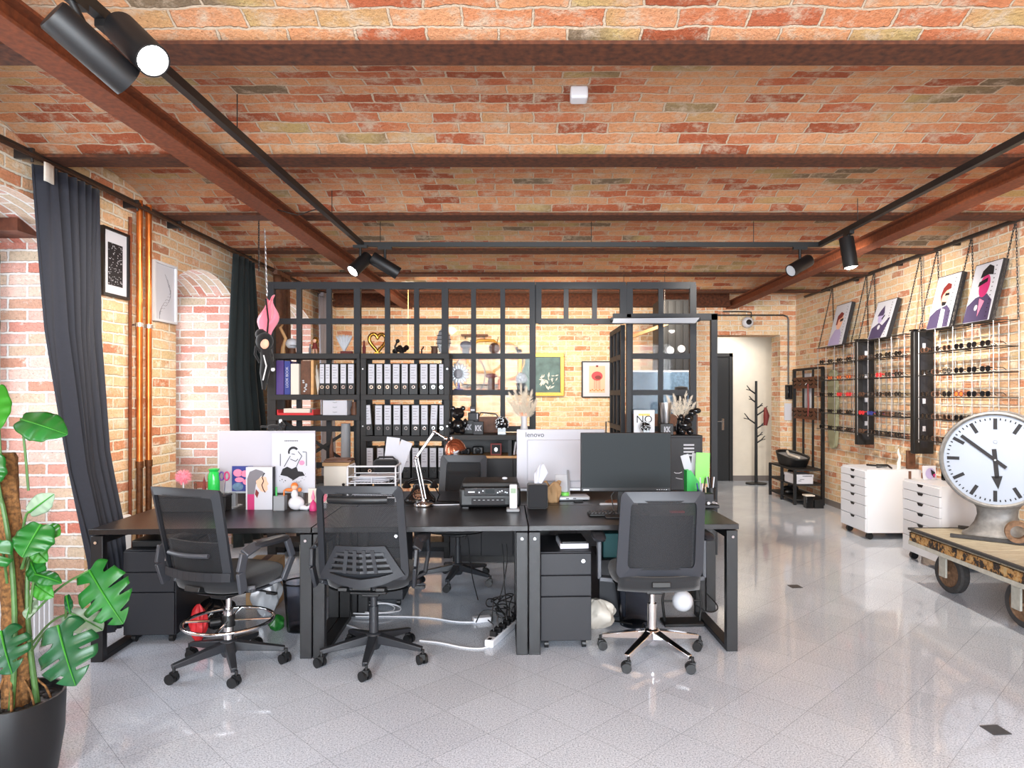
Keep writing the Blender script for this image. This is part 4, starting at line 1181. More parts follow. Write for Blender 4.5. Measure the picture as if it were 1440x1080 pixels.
# black organiser box with odds and ends, seen behind the ring chair
c = D(0.312, 0.60, 0)
r = thing('organiser_box', 'long low black organiser box behind the foot-ring chair', 'organiser', (c.x, c.y, ZD), ROT)
m = MB(); m.span((-0.215, -0.05, 0), (0.215, 0.05, 0.09)); m.build('box', M['black_matt'], r, bev=0.003)
m = MB(); m.span((-0.218, -0.053, 0.0905), (0.218, 0.053, 0.104)); m.build('lid', M['black_matt'], r, bev=0.003)
bx, by, bz = c.x, c.y, ZD + 0.1045
r = thing('pompom_pen', 'pen topped by a fluffy pink pompom beside the green jar', 'pen', (bx - 0.071, by, bz))
m = MB(); m.cyl((0, 0, 0), (0, 0, 0.1), 0.005, seg=8); m.build('pen', M['white'], r)
m = MB(); rnd = random.Random(1)
m.ball((0, 0, 0.112), 0.03, 12, 8)
for k in range(420):
    v = Vector((rnd.gauss(0, 1), rnd.gauss(0, 1), rnd.gauss(0, 1))).normalized(); c0 = Vector((0, 0, 0.112))
    m.cyl(c0 + v * 0.026, c0 + v * rnd.uniform(0.045, 0.056), 0.0016, 0.0004, seg=3, caps=False)
m.build('pompom', M['pinkfluff'], r)
r = thing('jar', 'translucent green jar with a flared neck, on the organiser behind the foot-ring chair', 'jar', (bx + 0.124, by, bz))
m = MB(); m.lathe([(0, 0), (0.032, 0), (0.036, 0.02), (0.036, 0.12), (0.03, 0.14), (0.026, 0.148), (0.034, 0.162), (0.034, 0.166), (0.02, 0.166), (0, 0.15)], (0, 0, 0), 24, caps=False); m.build('glass_body', M['jar'], r)
r = thing('scissors', 'pair of scissors with purple handles standing beside the green jar', 'scissors', (bx + 0.19, by, bz))
m = MB(); m.bar((0, 0, 0), (0.004, 0, 0.09), 0.012, 0.003); m.build('blades', M['steel'], r)
for s in (-1, 1):
    m = MB(); m.tube([(s * 0.017 + 0.015 * math.cos(t * 2 * PI / 18), 0, 0.118 + 0.026 * math.sin(t * 2 * PI / 18)) for t in range(18)], 0.005, 8, closed=True); m.build('handle', M['purple'] if s < 0 else M['magenta'], r)
for k, (dx, mt, h, lab) in enumerate(((0.006, 'brownwood', 0.09, 'tiny dark pointed figurine standing between the pink pompom and the green jar'), (0.062, 'darkred', 0.12, 'small slim red-brown figurine just beside the green jar'))):
    m = MB(); m.lathe([(0, 0), (0.014, 0), (0.012, h * 0.3), (0.006, h * 0.55), (0.009, h * 0.7), (0.004, h * 0.85), (0, h)], (0, 0, 0), 12, caps=False)
    one(m, 'figurine', lab, 'figurine', (bx + dx, by, bz), M[mt])

# black toy dog lying on the pinboard
c = D(0.766, 0.735, 1.252)
r = thing('toy_dog', 'small black toy dog lying along the top edge of the white pinboard', 'toy', (c.x, c.y, c.z), ROT)
m = MB(); m.ball((0, 0, 0.018), 0.024, 14, 8, (1.9, 0.8, 0.75)); m.ball((0.05, 0, 0.035), 0.022, 12, 8, (1, 0.8, 0.9)); m.ball((0.068, -0.005, 0.028), 0.012, 10, 6); m.tube([(-0.04, 0, 0.02), (-0.07, 0, 0.022), (-0.085, 0, 0.018)], 0.007, 8)
m.build('body', M['felt'], r)
for y_ in (-0.013, 0.013):
    m = MB(); m.ball((0.045, y_, 0.057), 0.009, 8, 6, (0.8, 0.5, 1.6)); m.build('ear', M['silver'], r)
for x_ in (-0.025, 0.03):
    m = MB(); m.tube([(x_, -0.016, 0.015), (x_ + 0.012, -0.02, 0.006), (x_ + 0.03, -0.02, 0.006)], 0.006, 8); m.build('leg', M['felt'], r)

# cup, figurine, bottle and postcard beside the canvas
c = D(0.853, 0.60, ZD); r = thing('pencil_box', 'grey square pencil box with a green stick, between the canvas and the lady figurine', 'pencil box', tuple(c), ROT)
m = MB(); m.span((-0.035, -0.03, 0), (0.035, 0.03, 0.004))
for a, b in (((-0.035, -0.03), (0.035, -0.027)), ((-0.035, 0.027), (0.035, 0.03)), ((-0.035, -0.03), (-0.032, 0.03)), ((0.032, -0.03), (0.035, 0.03))): m.span((a[0], a[1], 0), (b[0], b[1], 0.095))
m.build('box', M['greyplastic'], r, smooth=0)
m = MB(); m.cyl((-0.022, 0, 0.005), (-0.026, 0, 0.15), 0.006, seg=8); m.build('green_stick', M['green'], r)
m = MB(); m.cyl((0.012, 0.01, 0.005), (0.022, 0.01, 0.13), 0.005, seg=8); m.build('orange_stick', M['orange'], r)
c = D(0.955, 0.60, ZD); r = thing('lady_figurine', 'white porcelain lady figurine with red hair sitting in front of the pinboard', 'figurine', tuple(c), ROT)
m = MB(); m.ball((0, 0, 0.045), 0.045, 18, 10, (1.15, 0.7, 1.0)); m.tube([(0.03, 0, 0.02), (0.07, -0.005, 0.012), (0.1, 0, 0.03)], [0.02, 0.014, 0.006], 10); m.ball((-0.012, 0, 0.1), 0.022, 12, 8, (1, 0.8, 1.5)); m.build('dress', M['white'], r)
m = MB(); m.ball((-0.012, 0, 0.148), 0.02, 12, 8); m.build('head', M['skin'], r)
m = MB(); m.ball((-0.014, 0.006, 0.155), 0.023, 12, 8); m.ball((-0.045, 0.005, 0.13), 0.02, 10, 6, (1.6, 0.7, 0.6)); m.ball((0.02, 0.006, 0.13), 0.014, 10, 6); m.build('hair', M['orange'], r)
c = D(1.07, 0.57, ZD); r = thing('perfume_bottle', 'small pink bottle with a pointed stopper beside the lady figurine', 'bottle', tuple(c), ROT)
m = MB(); m.lathe([(0, 0), (0.022, 0), (0.026, 0.02), (0.018, 0.05), (0.007, 0.062), (0.007, 0.07)], (0, 0, 0), 18); m.build('flask', M['magenta'], r)
m = MB(); m.lathe([(0.009, 0.07), (0.012, 0.085), (0.004, 0.12), (0, 0.135)], (0, 0, 0), 14, caps=False); m.build('stopper', M['pink'], r)
c = D(1.075, 0.665, ZD); m = MB().mat(M['greyplastic']); m.span((-0.06, -0.02, 0), (0.06, 0.02, 0.035)); r = thing('postcard_stand', 'pale pink postcard in a grey stand next to the lumbar-plate chair', 'postcard', tuple(c), ROT)
m.build('stand', None, r, bev=0.003)
m = MB(); m.span((-0.062, -0.003, 0.034), (0.062, 0.0, 0.13)); m.build('card', M['offwhite'], r, smooth=0)
m = MB(); disc(m, (0.035, 0.075), 0.025, 0.035, 14, -0.0042); m.build('pink_blot', M['pinkfluff'], r, smooth=0)

# black riser with the beige lidded box
c = P(473, 683, 5.1)
r = thing('desk_riser', 'black desk riser carrying the beige lidded box on the back desk', 'riser', (c.x, 5.1, ZD), ROT)
m = MB(); m.span((-0.16, -0.1, 0.05), (0.15, 0.12, 0.068)); m.build('top', M['shelfblack'], r, bev=0.002)
for x in (-0.14, 0.13):
    m = MB(); m.span((x - 0.012, -0.09, 0), (x + 0.012, 0.11, 0.05)); m.build('side_leg', M['shelfblack'], r, smooth=0)
r = thing('storage_box', 'beige storage box with an overhanging lid on the black riser', 'box', (c.x + 0.015, 5.11, ZD + 0.0685), ROT)
m = MB(); m.span((-0.09, -0.08, 0), (0.09, 0.08, 0.15)); m.build('box', M['offwhite'], r, bev=0.003)
m = MB(); m.span((-0.1, -0.09, 0.15), (0.1, 0.09, 0.175)); m.build('lid', M['card'], r, bev=0.003)
m = MB(); m.box((0, 0, 0.008), (0.2, 0.15, 0.012), Matrix.Rotation(0.1, 3, 'Z')); m.box((0.01, 0, 0.019), (0.17, 0.14, 0.01), Matrix.Rotation(-0.15, 3, 'Z'))
one(m, 'paper_bundle', 'flat brown paper bundle on the lid of the beige box', 'paper bundle', (c.x + 0.015, 5.11, ZD + 0.2445), M['brownwood'], ROT)
m = MB(); m.lathe([(0, 0), (0.022, 0), (0.022, 0.01), (0.008, 0.025), (0.007, 0.06), (0.013, 0.07), (0.007, 0.085), (0.012, 0.1), (0, 0.108)], (0, 0, 0), 18, caps=False)
q = P(484, 694, 4.95); one(m, 'rubber_stamp', 'small black turned-handle stamp standing before the beige box', 'stamp', (q.x, 4.93, ZD), M['black_gloss'])

# wire letter tray
q = P(527, 700, 4.85)
r = thing('letter_tray', 'two-tier white wire letter tray filled with papers, behind the lumbar-plate chair', 'letter tray', (q.x, 4.85, ZD), ROT)
def rr_loop(m, w, d, z, rad):
    m.tube([(-w / 2, -d / 2, z), (w / 2, -d / 2, z), (w / 2, d / 2, z), (-w / 2, d / 2, z)], rad, 8, closed=True)
for z in (0.03, 0.13):
    m = MB(); rr_loop(m, 0.32, 0.24, z, 0.004); rr_loop(m, 0.32, 0.24, z + 0.045, 0.004)
    for k in range(14): m.cyl((-0.155 + 0.0238 * k, -0.12, z), (-0.155 + 0.0238 * k, 0.12, z), 0.0018, seg=5)
    for x, y_ in ((-0.16, -0.12), (0.16, -0.12), (0.16, 0.12), (-0.16, 0.12), (0, -0.12), (0, 0.12)): m.cyl((x, y_, z), (x, y_, z + 0.045), 0.003, seg=6)
    m.build('wire_basket', M['white'], r)
for x in (-0.165, 0.165):
    m = MB(); m.tube([(x, -0.12, 0), (x, -0.12, 0.23), (x, -0.105, 0.245), (x, 0.105, 0.245), (x, 0.12, 0.23), (x, 0.12, 0)], 0.006, 8); m.build('side_hoop', M['white'], r)
m = MB(); m.cyl((-0.165, -0.1, 0.245), (0.165, -0.1, 0.245), 0.006, seg=8); m.build('top_bar', M['white'], r)
rnd = random.Random(11)
for z in (0.036, 0.136):
    m = MB()
    for k in range(6): m.box((rnd.uniform(-0.03, 0.03), rnd.uniform(-0.01, 0.01), k * 0.006 + 0.003), (0.24, 0.19, 0.004), Matrix.Rotation(rnd.uniform(-0.2, 0.2), 3, 'Z') @ Matrix.Rotation(rnd.uniform(-0.06, 0.06), 3, 'Y'))
    o = one(m, 'paper_stack', 'loose papers in the %s tier of the white wire letter tray' % ('lower' if z < 0.1 else 'upper'), 'papers', (q.x, 4.85, ZD + z), M['white_matt'], ROT)

# camera bag with folded papers
q = P(543, 694, 5.14)
r = thing('camera_bag', 'small black camera bag standing behind the wire letter tray', 'bag', (q.x, 5.14, ZD), ROT)
m = MB(); m.span((-0.085, -0.05, 0), (0.085, 0.05, 0.2)); m.build('body', M['chair_fabric'], r, bev=0.02, seg=3)
m = MB(); m.span((-0.09, -0.055, 0.18), (0.09, 0.055, 0.26)); m.build('flap', M['chair_fabric'], r, bev=0.025, seg=3)
m = MB(); m.tube([(-0.07, 0, 0.255), (-0.05, 0, 0.275), (0.05, 0, 0.275), (0.07, 0, 0.255)], 0.007, 8); m.build('handle', M['chair_dark'], r)
m = MB(); m.box((-0.005, 0.0, 0.21), (0.1, 0.003, 0.42), Matrix.Rotation(0.12, 3, 'Y')); m.box((0.055, -0.004, 0.2), (0.09, 0.003, 0.4), Matrix.Rotation(0.35, 3, 'Y'))
one(m, 'folded_leaflet', 'white folded leaflet sticking up behind the small black camera bag', 'leaflet', (q.x + 0.02, 5.215, ZD + 0.0), M['white_matt'], ROT, smooth=0)

# rotary telephone
q = P(591, 705, 4.76)
r = thing('rotary_telephone', 'old black rotary telephone behind the silver desk lamp', 'telephone', (q.x, 4.76, ZD), ROT)
m = MB(); n = 24
prof = [(0.105, 0.085, 0.0), (0.108, 0.088, 0.015), (0.098, 0.08, 0.03), (0.07, 0.058, 0.06), (0.05, 0.035, 0.1), (0.052, 0.03, 0.115), (0.03, 0.02, 0.118)]
b = 0
for (rx, ry, z) in prof: m.v.extend(superell(0, 0, rx * 2, ry * 2, z, n, 3))
for a in range(len(prof) - 1):
    for i in range(n): m.face((a * n + i, a * n + (i + 1) % n, (a + 1) * n + (i + 1) % n, (a + 1) * n + i))
m.face([i for i in reversed(range(n))]); m.face([(len(prof) - 1) * n + i for i in range(n)])
m.build('base', M['black_gloss'], r, smooth=50)
m = MB(); m.tube([(-0.085, 0, 0.13), (-0.06, 0, 0.148), (0, 0, 0.155), (0.06, 0, 0.148), (0.085, 0, 0.13)], 0.013, 10)
for s in (-1, 1): m.lathe([(0, -0.035), (0.028, -0.035), (0.032, -0.025), (0.018, 0.0), (0.012, 0.015)], (s * 0.095, 0, 0.13), 18)
m.build('handset', M['black_gloss'], r)
m = MB(); m.lathe([(0.0, 0.012), (0.03, 0.012), (0.042, 0.008), (0.042, 0)], (0, -0.066, 0.055), 24, (0, -0.75, 0.66), caps=False); dl = m.build('dial', M['chrome'], r)
m = MB()
for k in range(10):
    a = 2 * PI * k / 11; ax = Vector((0, -0.75, 0.66)); u = Vector((1, 0, 0)); w_ = ax.cross(u)
    c0 = Vector((0, -0.066, 0.055)) + ax * 0.0105 + (u * math.cos(a) + w_ * math.sin(a)) * 0.031
    m.cyl(c0, c0 + ax * 0.002, 0.0055, seg=8)
m.build('finger_holes', M['black_matt'], dl)
m = MB(); m.tube([(0.1, -0.0, 0.1), (0.135, -0.02, 0.05), (0.12, -0.04, 0.008), (0.16, -0.06, 0.007), (0.22, -0.05, 0.007), (0.28, -0.09, 0.007)], 0.005, 6); m.build('cord', M['black_gloss'], r)

# architect lamp
q = on_desk(596, 712); bx, by = q.x, q.y
r = thing('desk_lamp', 'silver jointed desk lamp with a copper dome shade, between chair and printer', 'desk lamp', (bx, by, ZD), 0)
def rel(px, py, d): return P(px, py, d) - Vector((bx, by, ZD))
m = MB(); m.lathe([(0, 0), (0.066, 0), (0.07, 0.008), (0.068, 0.018), (0.05, 0.028), (0.016, 0.034), (0.014, 0.05), (0, 0.05)], (0, 0, 0), 32, caps=False); m.build('base', M['chrome'], r)
e0 = Vector((-0.01, 0, 0.05)); e1 = rel(585, 644, by); e2 = rel(611, 607, by); e3 = rel(627, 617, by)
m = MB()
for o_ in (-0.008, 0.012): m.cyl(e0 + Vector((o_ + 0.012, 0, 0)), e1 + Vector((o_, 0, 0)), 0.006, seg=10)
m.ball(e1, 0.013, 10, 8); m.build('lower_arm', M['steel'], r)
m = MB()
for o_ in (-0.007, 0.007): m.cyl(e1 + Vector((0, 0, o_)), e2 + Vector((0, 0, o_)), 0.0055, seg=10)
m.ball(e2, 0.014, 10, 8); m.build('upper_arm', M['steel'], r)
m = MB(); m.cyl(e2, e3, 0.007, seg=10); m.ball(e3, 0.015, 10, 8); m.build('head_joint', M['chrome'], r)
hc = rel(640, 632, by - 0.02); ax = Vector((0.28, -0.12, -0.9)).normalized()
m = MB(); m.lathe([(0.0, -0.07), (0.03, -0.066), (0.055, -0.045), (0.068, -0.015), (0.072, 0.018), (0.069, 0.018), (0.064, -0.014), (0.05, -0.042), (0, -0.06)], hc, 28, ax, caps=False)
sh = m.build('lamp_shade', M['rosegold'], r)
m = MB(); m.ball(hc + ax * 0.0, 0.028, 12, 8); m.build('bulb', M['white'], sh)
m = MB(); m.cyl(hc - ax * 0.065, hc - ax * 0.085, 0.014, seg=14); m.build('shade_cap', M['chrome'], sh)
m = MB(); m.tube([(0.02, 0.04, 0.006), (0.08, 0.03, 0.004), (0.18, 0.04, 0.004), (0.26, 0.06, 0.004)], 0.004, 6); m.build('power_cord', M['white'], r)

# printer
q = P(689, 715, 4.45)
r = thing('inkjet_printer', 'black compact multifunction printer in the middle of the front desk row', 'printer', (q.x, 4.45, ZD), ROT)
m = MB(); m.span((-0.2, 0.0, 0.01), (0.2, 0.32, 0.135)); m.build('body', M['chair_dark'], r, bev=0.018, seg=3)
m = MB(); m.span((-0.185, 0.012, 0.135), (0.185, 0.31, 0.172)); m.build('scanner_lid', M['shelfblack'], r, bev=0.012, seg=3)
m = MB(); m.span((-0.165, -0.008, 0.085), (0.15, 0.002, 0.14)); pn = m.build('control_panel', M['black_gloss'], r, bev=0.004)
m = MB()
m.span((-0.14, -0.0105, 0.108), (-0.1, -0.009, 0.115))
for x in (-0.07, -0.045, 0.05, 0.064, 0.078, 0.1, 0.112): m.box((x, -0.0095, 0.112 + 0.006 * math.sin(x * 99)), (0.007, 0.002, 0.007))
m.build('buttons', M['silver'], pn, smooth=0)
m = MB(); m.span((-0.03, -0.0095, 0.1), (0.03, -0.0085, 0.128)); m.build('display', M['screen'], pn, smooth=0)
m = MB(); m.span((-0.12, -0.004, 0.028), (0.1, 0.004, 0.07)); tr_ = m.build('output_slot', M['ink'], r, smooth=0)
m = MB()
for k in range(7): m.box((-0.1 + 0.03 * k, -0.0055, 0.058), (0.014, 0.002, 0.004))
m.build('paper_guides', M['greyplastic'], tr_, smooth=0)
for x in (-0.16, 0.16):
    m = MB(); m.span((x - 0.02, 0.02, 0), (x + 0.02, 0.3, 0.012)); m.build('foot', M['black_matt'], r, smooth=0)
m = MB(); m.ball((0, 0, 0.009), 0.016, 12, 6, (1.2, 0.8, 0.55)); one(m, 'pebble', 'small white pebble lying on top of the black printer', 'pebble', (q.x + 0.09, 4.6, ZD + 0.1725), M['white'])
# cordless phone
q2 = P(722, 716, 4.37)
r = thing('cordless_phone', 'silver cordless phone upright in its cradle in front of the printer', 'telephone', (q2.x, 4.355, ZD), ROT)
m = MB(); m.span((-0.045, -0.045, 0), (0.04, 0.05, 0.022)); m.build('cradle', M['greyplastic'], r, bev=0.01, seg=3)
Rt = Matrix.Rotation(-0.16, 3, 'X')
m = MB(); m.box(Vector((0, 0.005, 0.094)), (0.05, 0.026, 0.155), Rt); ph = m.build('handset', M['silver'], r, bev=0.008, seg=3)
m = MB()
for i in range(3):
    for j in range(4): m.box(Vector((0, 0.005, 0.094)) + Rt @ Vector((-0.014 + 0.014 * i, -0.0135, -0.058 + 0.014 * j)), (0.010, 0.002, 0.008), Rt)
m.build('keys', M['white'], ph, smooth=0)
m = MB(); m.box(Vector((0, 0.005, 0.094)) + Rt @ Vector((0, -0.0135, 0.035)), (0.034, 0.002, 0.034), Rt); m.build('display', M['leaf_grey'], ph, smooth=0)

# tissue box
q = P(755.5, 712, 4.45)
r = thing('tissue_box', 'black leather tissue box with a tissue pulled up, beside the printer', 'tissue box', (q.x, 4.5, ZD), ROT)
m = MB(); m.span((-0.066, -0.066, 0), (0.066, 0.066, 0.16)); m.build('box', M['chair_fabric'], r, bev=0.014, seg=3)
def tissue(u, v):
    a = (u - 0.5) * 2
    return (0.005 + 0.038 * a * (0.6 + 0.6 * v) + 0.02 * v, 0.012 * math.sin(5 * a) * (0.3 + v), 0.155 + 0.12 * v - 0.03 * a * a * v + 0.02 * v * math.sin(3 * a + 1))
m = MB(); m.grid(tissue, 14, 8); m.build('tissue', M['white_matt'], r, smooth=80, solid=0.002)

# all-in-one computer seen from behind
q = P(790, 690, 4.93)
r = thing('all_in_one_computer', 'white all-in-one computer seen from behind on the back desk', 'computer', (q.x, 4.93, ZD), ROT)
m = MB(); m.span((-0.325, 0.0, 0.07), (0.315, 0.018, 0.495)); m.span((-0.25, -0.018, 0.12), (0.25, 0.0, 0.42)); m.build('housing', M['poster'], r, bev=0.008, seg=3)
m = MB(); m.span((-0.325, -0.002, 0.05), (0.315, 0.02, 0.07)); m.build('chin', M['silver'], r, bev=0.003)
m = MB(); m.span((-0.31, 0.0185, 0.085), (0.3, 0.0195, 0.48)); m.build('screen', M['screen'], r, smooth=0)
m = MB(); m.bar((0.0, -0.02, 0.17), (0.0, -0.07, 0.01), 0.1, 0.014); m.span((-0.1, -0.12, 0), (0.1, 0.09, 0.008)); st = m.build('stand', M['silver'], r, bev=0.003)
m = MB(); m.bar((0.04, -0.021, 0.2), (0.045, -0.085, 0.012), 0.012, 0.03); m.build('stand_edge', M['greyplastic'], st, smooth=0)
m = MB(); text_mesh(m, 'lenovo', 0.050, (-0.195, -0.0012, 0.455), (1, 0, 0), (0, 0, 1)); m.build('logo', M['ink'], r, smooth=0)
# dark monitor facing the room
q = P(880, 690, 4.16)
r = thing('monitor', 'black widescreen monitor facing the camera on the aisle-end front desk', 'monitor', (q.x, 4.16, ZD), ROT * 0.5)
m = MB(); m.span((-0.275, -0.01, 0.155), (0.275, 0.025, 0.512)); m.build('bezel', M['black'], r, bev=0.004)
m = MB(); m.span((-0.270, -0.0118, 0.178), (0.270, -0.0102, 0.507)); m.build('screen', M['screen'], r, smooth=0)
m = MB(); m.span((-0.26, -0.0125, 0.163), (-0.225, -0.0105, 0.168)); m.build('maker_mark', M['silver'], r, smooth=0)
m = MB()
for k in range(5): m.box((0.19 + 0.014 * k, -0.0115, 0.166), (0.006, 0.002, 0.003))
m.build('buttons', M['silver'], r, smooth=0)
m = MB(); m.span((-0.045, 0.026, 0.0), (0.005, 0.05, 0.3)); m.span((-0.13, -0.07, 0), (0.09, 0.12, 0.012)); m.build('stand', M['black'], r, bev=0.004)
m = MB(); m.tube([(-0.02, 0.045, 0.2), (-0.08, 0.06, 0.12), (-0.07, 0.02, 0.03), (-0.1, -0.02, 0.008)], 0.0035, 6); m.build('cable', M['black_matt'], r)

# keyboard and mouse
q = on_desk(866, 724)
r = thing('keyboard', 'black keyboard half hidden by the rounded-back chair', 'keyboard', (q.x, q.y, ZD), ROT)
m = MB(); m.span((-0.17, -0.06, 0), (0.2, 0.065, 0.016)); m.build('case', M['chair_dark'], r, bev=0.004)
m = MB()
for j in range(5):
    for i in range(17): m.box((-0.152 + 0.021 * i + 0.004 * (j % 2), -0.043 + 0.023 * j, 0.019), (0.016, 0.017, 0.006), None, 0.8)
m.build('keycaps', M['chair_plastic'], r, smooth=0)
q = on_desk(862, 711); m = MB(); m.ball((0, 0, 0.0), 0.03, 14, 8, (1.7, 1.0, 0.55)); m.xform(Matrix.Translation((0, 0, 0.0165)))
one(m, 'leather_pouch', 'small brown leather pouch lying behind the keyboard', 'pouch', (q.x, q.y + 0.06, ZD), M['brownwood'], 0.2)

# crumpled bag, silver drive, lime tape
q = P(778, 705, 4.68)
m = MB(); rnd = random.Random(9)
def bagf(u, v):
    a = 2 * PI * u; rr = 0.05 * (0.75 + 0.35 * v) * (1 + 0.16 * math.sin(5 * a + 6 * v) + 0.1 * math.sin(9 * a))
    return (rr * math.cos(a), rr * 0.7 * math.sin(a), 0.13 * v + 0.02 * math.sin(3 * a) * v)
m.grid(bagf, 30, 10, closed_u=True); m.poly([bagf(i / 12, 0) for i in range(12)])
one(m, 'paper_bag', 'crumpled grey-brown paper bag between tissue box and silver drive', 'bag', (q.x, 4.72, ZD), M['card'], 0.3, solid=0.002, smooth=50)
q = on_desk(806, 703)
r = thing('disk_drive', 'flat silver disk drive lying under the white computer', 'drive', (q.x, q.y + 0.02, ZD), 0.1)
m = MB(); m.span((-0.11, -0.07, 0.004), (0.11, 0.07, 0.03)); m.build('case', M['silver'], r, bev=0.008, seg=3)
m = MB(); m.box((-0.05, -0.071, 0.017), (0.02, 0.002, 0.006)); m.box((0.0, -0.071, 0.017), (0.02, 0.002, 0.006)); m.build('ports', M['ink'], r, smooth=0)
for x in (-0.08, 0.08):
    m = MB(); m.cyl((x, 0, 0), (x, 0, 0.005), 0.01, seg=10); m.build('foot', M['black_matt'], r)
m = MB(); m.lathe([(0.016, 0), (0.03, 0), (0.03, 0.022), (0.016, 0.022), (0.016, 0)], (0, 0, 0), 20, caps=False)
one(m, 'tape_roll', 'lime green roll of tape on top of the silver disk drive', 'tape', (q.x - 0.055, q.y + 0.02, ZD + 0.0305), M['lime'])
m = MB(); m.box((0, 0, 0.004), (0.06, 0.03, 0.008)); one(m, 'usb_stick', 'tiny black stick lying in front of the silver disk drive', 'memory stick', (q.x + 0.03, q.y - 0.1, ZD), M['black_matt'], 0.2)

# aisle end: file holder, cups, odds and ends
q = P(985, 700, 4.93)
r = thing('file_holder', 'green magazine holder at the aisle end of the desks', 'file holder', (q.x - 0.055, 4.95, ZD), ROT)
m = MB(); pts = [(-0.05, 0, 0), (0.05, 0, 0), (0.05, 0, 0.1), (-0.02, 0, 0.2), (-0.05, 0, 0.2)]
m.prism([(p[0], -0.04, p[2]) for p in pts], (0, 0.004, 0)); m.prism([(p[0], 0.036, p[2]) for p in pts], (0, 0.004, 0)); m.span((-0.05, -0.04, 0), (-0.046, 0.04, 0.2)); m.span((-0.05, -0.04, 0), (0.05, 0.04, 0.004))
m.build('holder', M['green'], r, smooth=0)
m = MB(); m.box((0.03, 0.0, 0.215), (0.1, 0.006, 0.22), Matrix.Rotation(0.04, 3, 'Y')); m.box((0.032, 0.012, 0.21), (0.1, 0.006, 0.21), Matrix.Rotation(0.05, 3, 'Y'))
one(m, 'document_folder', 'bright lime document folder standing in the green holder', 'folder', (q.x - 0.015, 4.93, ZD), M['lime'], ROT, smooth=0)
m = MB(); m.box((0, 0, 0.16), (0.06, 0.003, 0.3), Matrix.Rotation(-0.28, 3, 'Y')); m.box((0.03, 0.008, 0.165), (0.05, 0.003, 0.3), Matrix.Rotation(0.1, 3, 'Y'))
one(m, 'loose_sheets', 'white sheets leaning beside the lime folder', 'paper', (q.x - 0.06, 5.0, ZD), M['white_matt'], ROT, smooth=0)
def pen_cup(px, py, d, matn, label, n=5, rad=0.026, h=0.085, seed=1, pens=('ink', 'silver', 'bluebook', 'white', 'darkred')):
    q = P(px, py, d); rnd = random.Random(seed)
    r = thing('pen_cup', label, 'pen cup', (q.x, d, ZD), 0, 'pen cups at the aisle end')
    m = MB(); m.lathe([(0, 0), (rad, 0), (rad * 1.05, h), (rad * 0.95, h), (rad * 0.9, 0.005), (0, 0.005)], (0, 0, 0), 20, caps=False); m.build('cup', M[matn], r, smooth=30)
    for k in range(n):
        a = 2 * PI * k / n; m = MB(); m.cyl((0.008 * math.cos(a), 0.008 * math.sin(a), 0.006), (0.03 * math.cos(a), 0.03 * math.sin(a), h + rnd.uniform(0.04, 0.08)), 0.0045, seg=8)
        m.build('pen', M[pens[k % len(pens)]], r)
pen_cup(986, 700, 4.76, 'bag', 'clear pen cup with blue and white pens, in front of the lime folder', 4, seed=2)
pen_cup(1000, 700, 4.86, 'black_matt', 'black cup crowded with brushes and pens, at the aisle end of the desks', 6, 0.032, seed=5, pens=('ink', 'brownwood', 'black_gloss', 'silver', 'ink', 'white'))
q = P(996, 704, 4.62); m = MB(); m.span((-0.036, -0.03, 0), (0.036, 0.03, 0.075)); one(m, 'note_box', 'dark grey cube-shaped note box before the pen cups', 'note box', (q.x, 4.64, ZD), M['cab'], ROT, bev=0.004)
q = P(999, 713, 4.5)
r = thing('coin_tray', 'flat dark tray with a white knob lying near the aisle end of the desk', 'tray', (q.x, 4.5, ZD), ROT)
m = MB(); m.span((-0.05, -0.035, 0), (0.05, 0.035, 0.022)); m.build('tray', M['cab'], r, bev=0.005)
m = MB(); m.ball((-0.015, -0.01, 0.03), 0.011, 10, 8); m.build('knob', M['white'], r)
m = MB(); m.tube([(-0.03, 0.02, 0.022), (-0.03, 0.025, 0.04), (0.0, 0.025, 0.045), (0.02, 0.02, 0.024)], 0.003, 6); m.build('ring_handle', M['chair_plastic'], r)
m = MB(); m.tube([(0, 0, 0.005), (0.02, 0.06, 0.03), (0.005, 0.12, 0.02), (0.03, 0.17, 0.005), (0.04, 0.1, 0.005)], 0.005, 8)
one(m, 'white_cable', 'short white cable curling at the aisle end of the desks', 'cable', (q.x + 0.035, 4.58, ZD), M['white'])
m = MB(); m.box((0, 0, 0.007), (0.05, 0.03, 0.014), Matrix.Rotation(0.4, 3, 'Z')); one(m, 'paper_scrap', 'crumpled white scrap on the very end of the desk', 'scrap', (q.x + 0.05, 4.62, ZD), M['white_matt'], bev=0.004)
q = P(945, 700, 4.72)
m = MB(); rnd = random.Random(13)
for k in range(9): m.ball((rnd.uniform(-0.07, 0.07), rnd.uniform(-0.02, 0.02), 0.02 + rnd.uniform(0, 0.025)), rnd.uniform(0.015, 0.03), 8, 6, (1.4, 0.8, 0.7))
one(m, 'crumpled_cloth', 'crumpled white cloth behind the rounded-back chair, in front of the black locker', 'cloth', (q.x, 4.72, ZD), M['offwhite'])
m = MB().mat(M['white']); m.span((-0.13, -0.008, 0), (0.13, 0.008, 0.012)); one(m, 'ruler', 'white ruler lying under the dark monitor', 'ruler', (P(868, 700, 4.7).x, 4.62, ZD), M['white'], ROT)
q = on_desk(962, 708)
m = MB(); m.tube([(-0.05, 0, 0.006), (-0.01, 0.01, 0.008), (0.03, 0.0, 0.007), (0.06, 0.015, 0.008)], 0.0055, 8); one(m, 'white_marker', 'white marker lying behind the rounded-back chair mesh', 'marker', (q.x, q.y, ZD), M['white'])
m = MB(); m.ball((0, 0, 0), 0.02, 10, 8, (1.2, 0.9, 0.8)); one(m, 'red_eraser', 'red rubber lump lying beside the white marker behind the rounded-back chair', 'eraser', (q.x + 0.1, q.y + 0.02, ZD + 0.0165), M['red'])
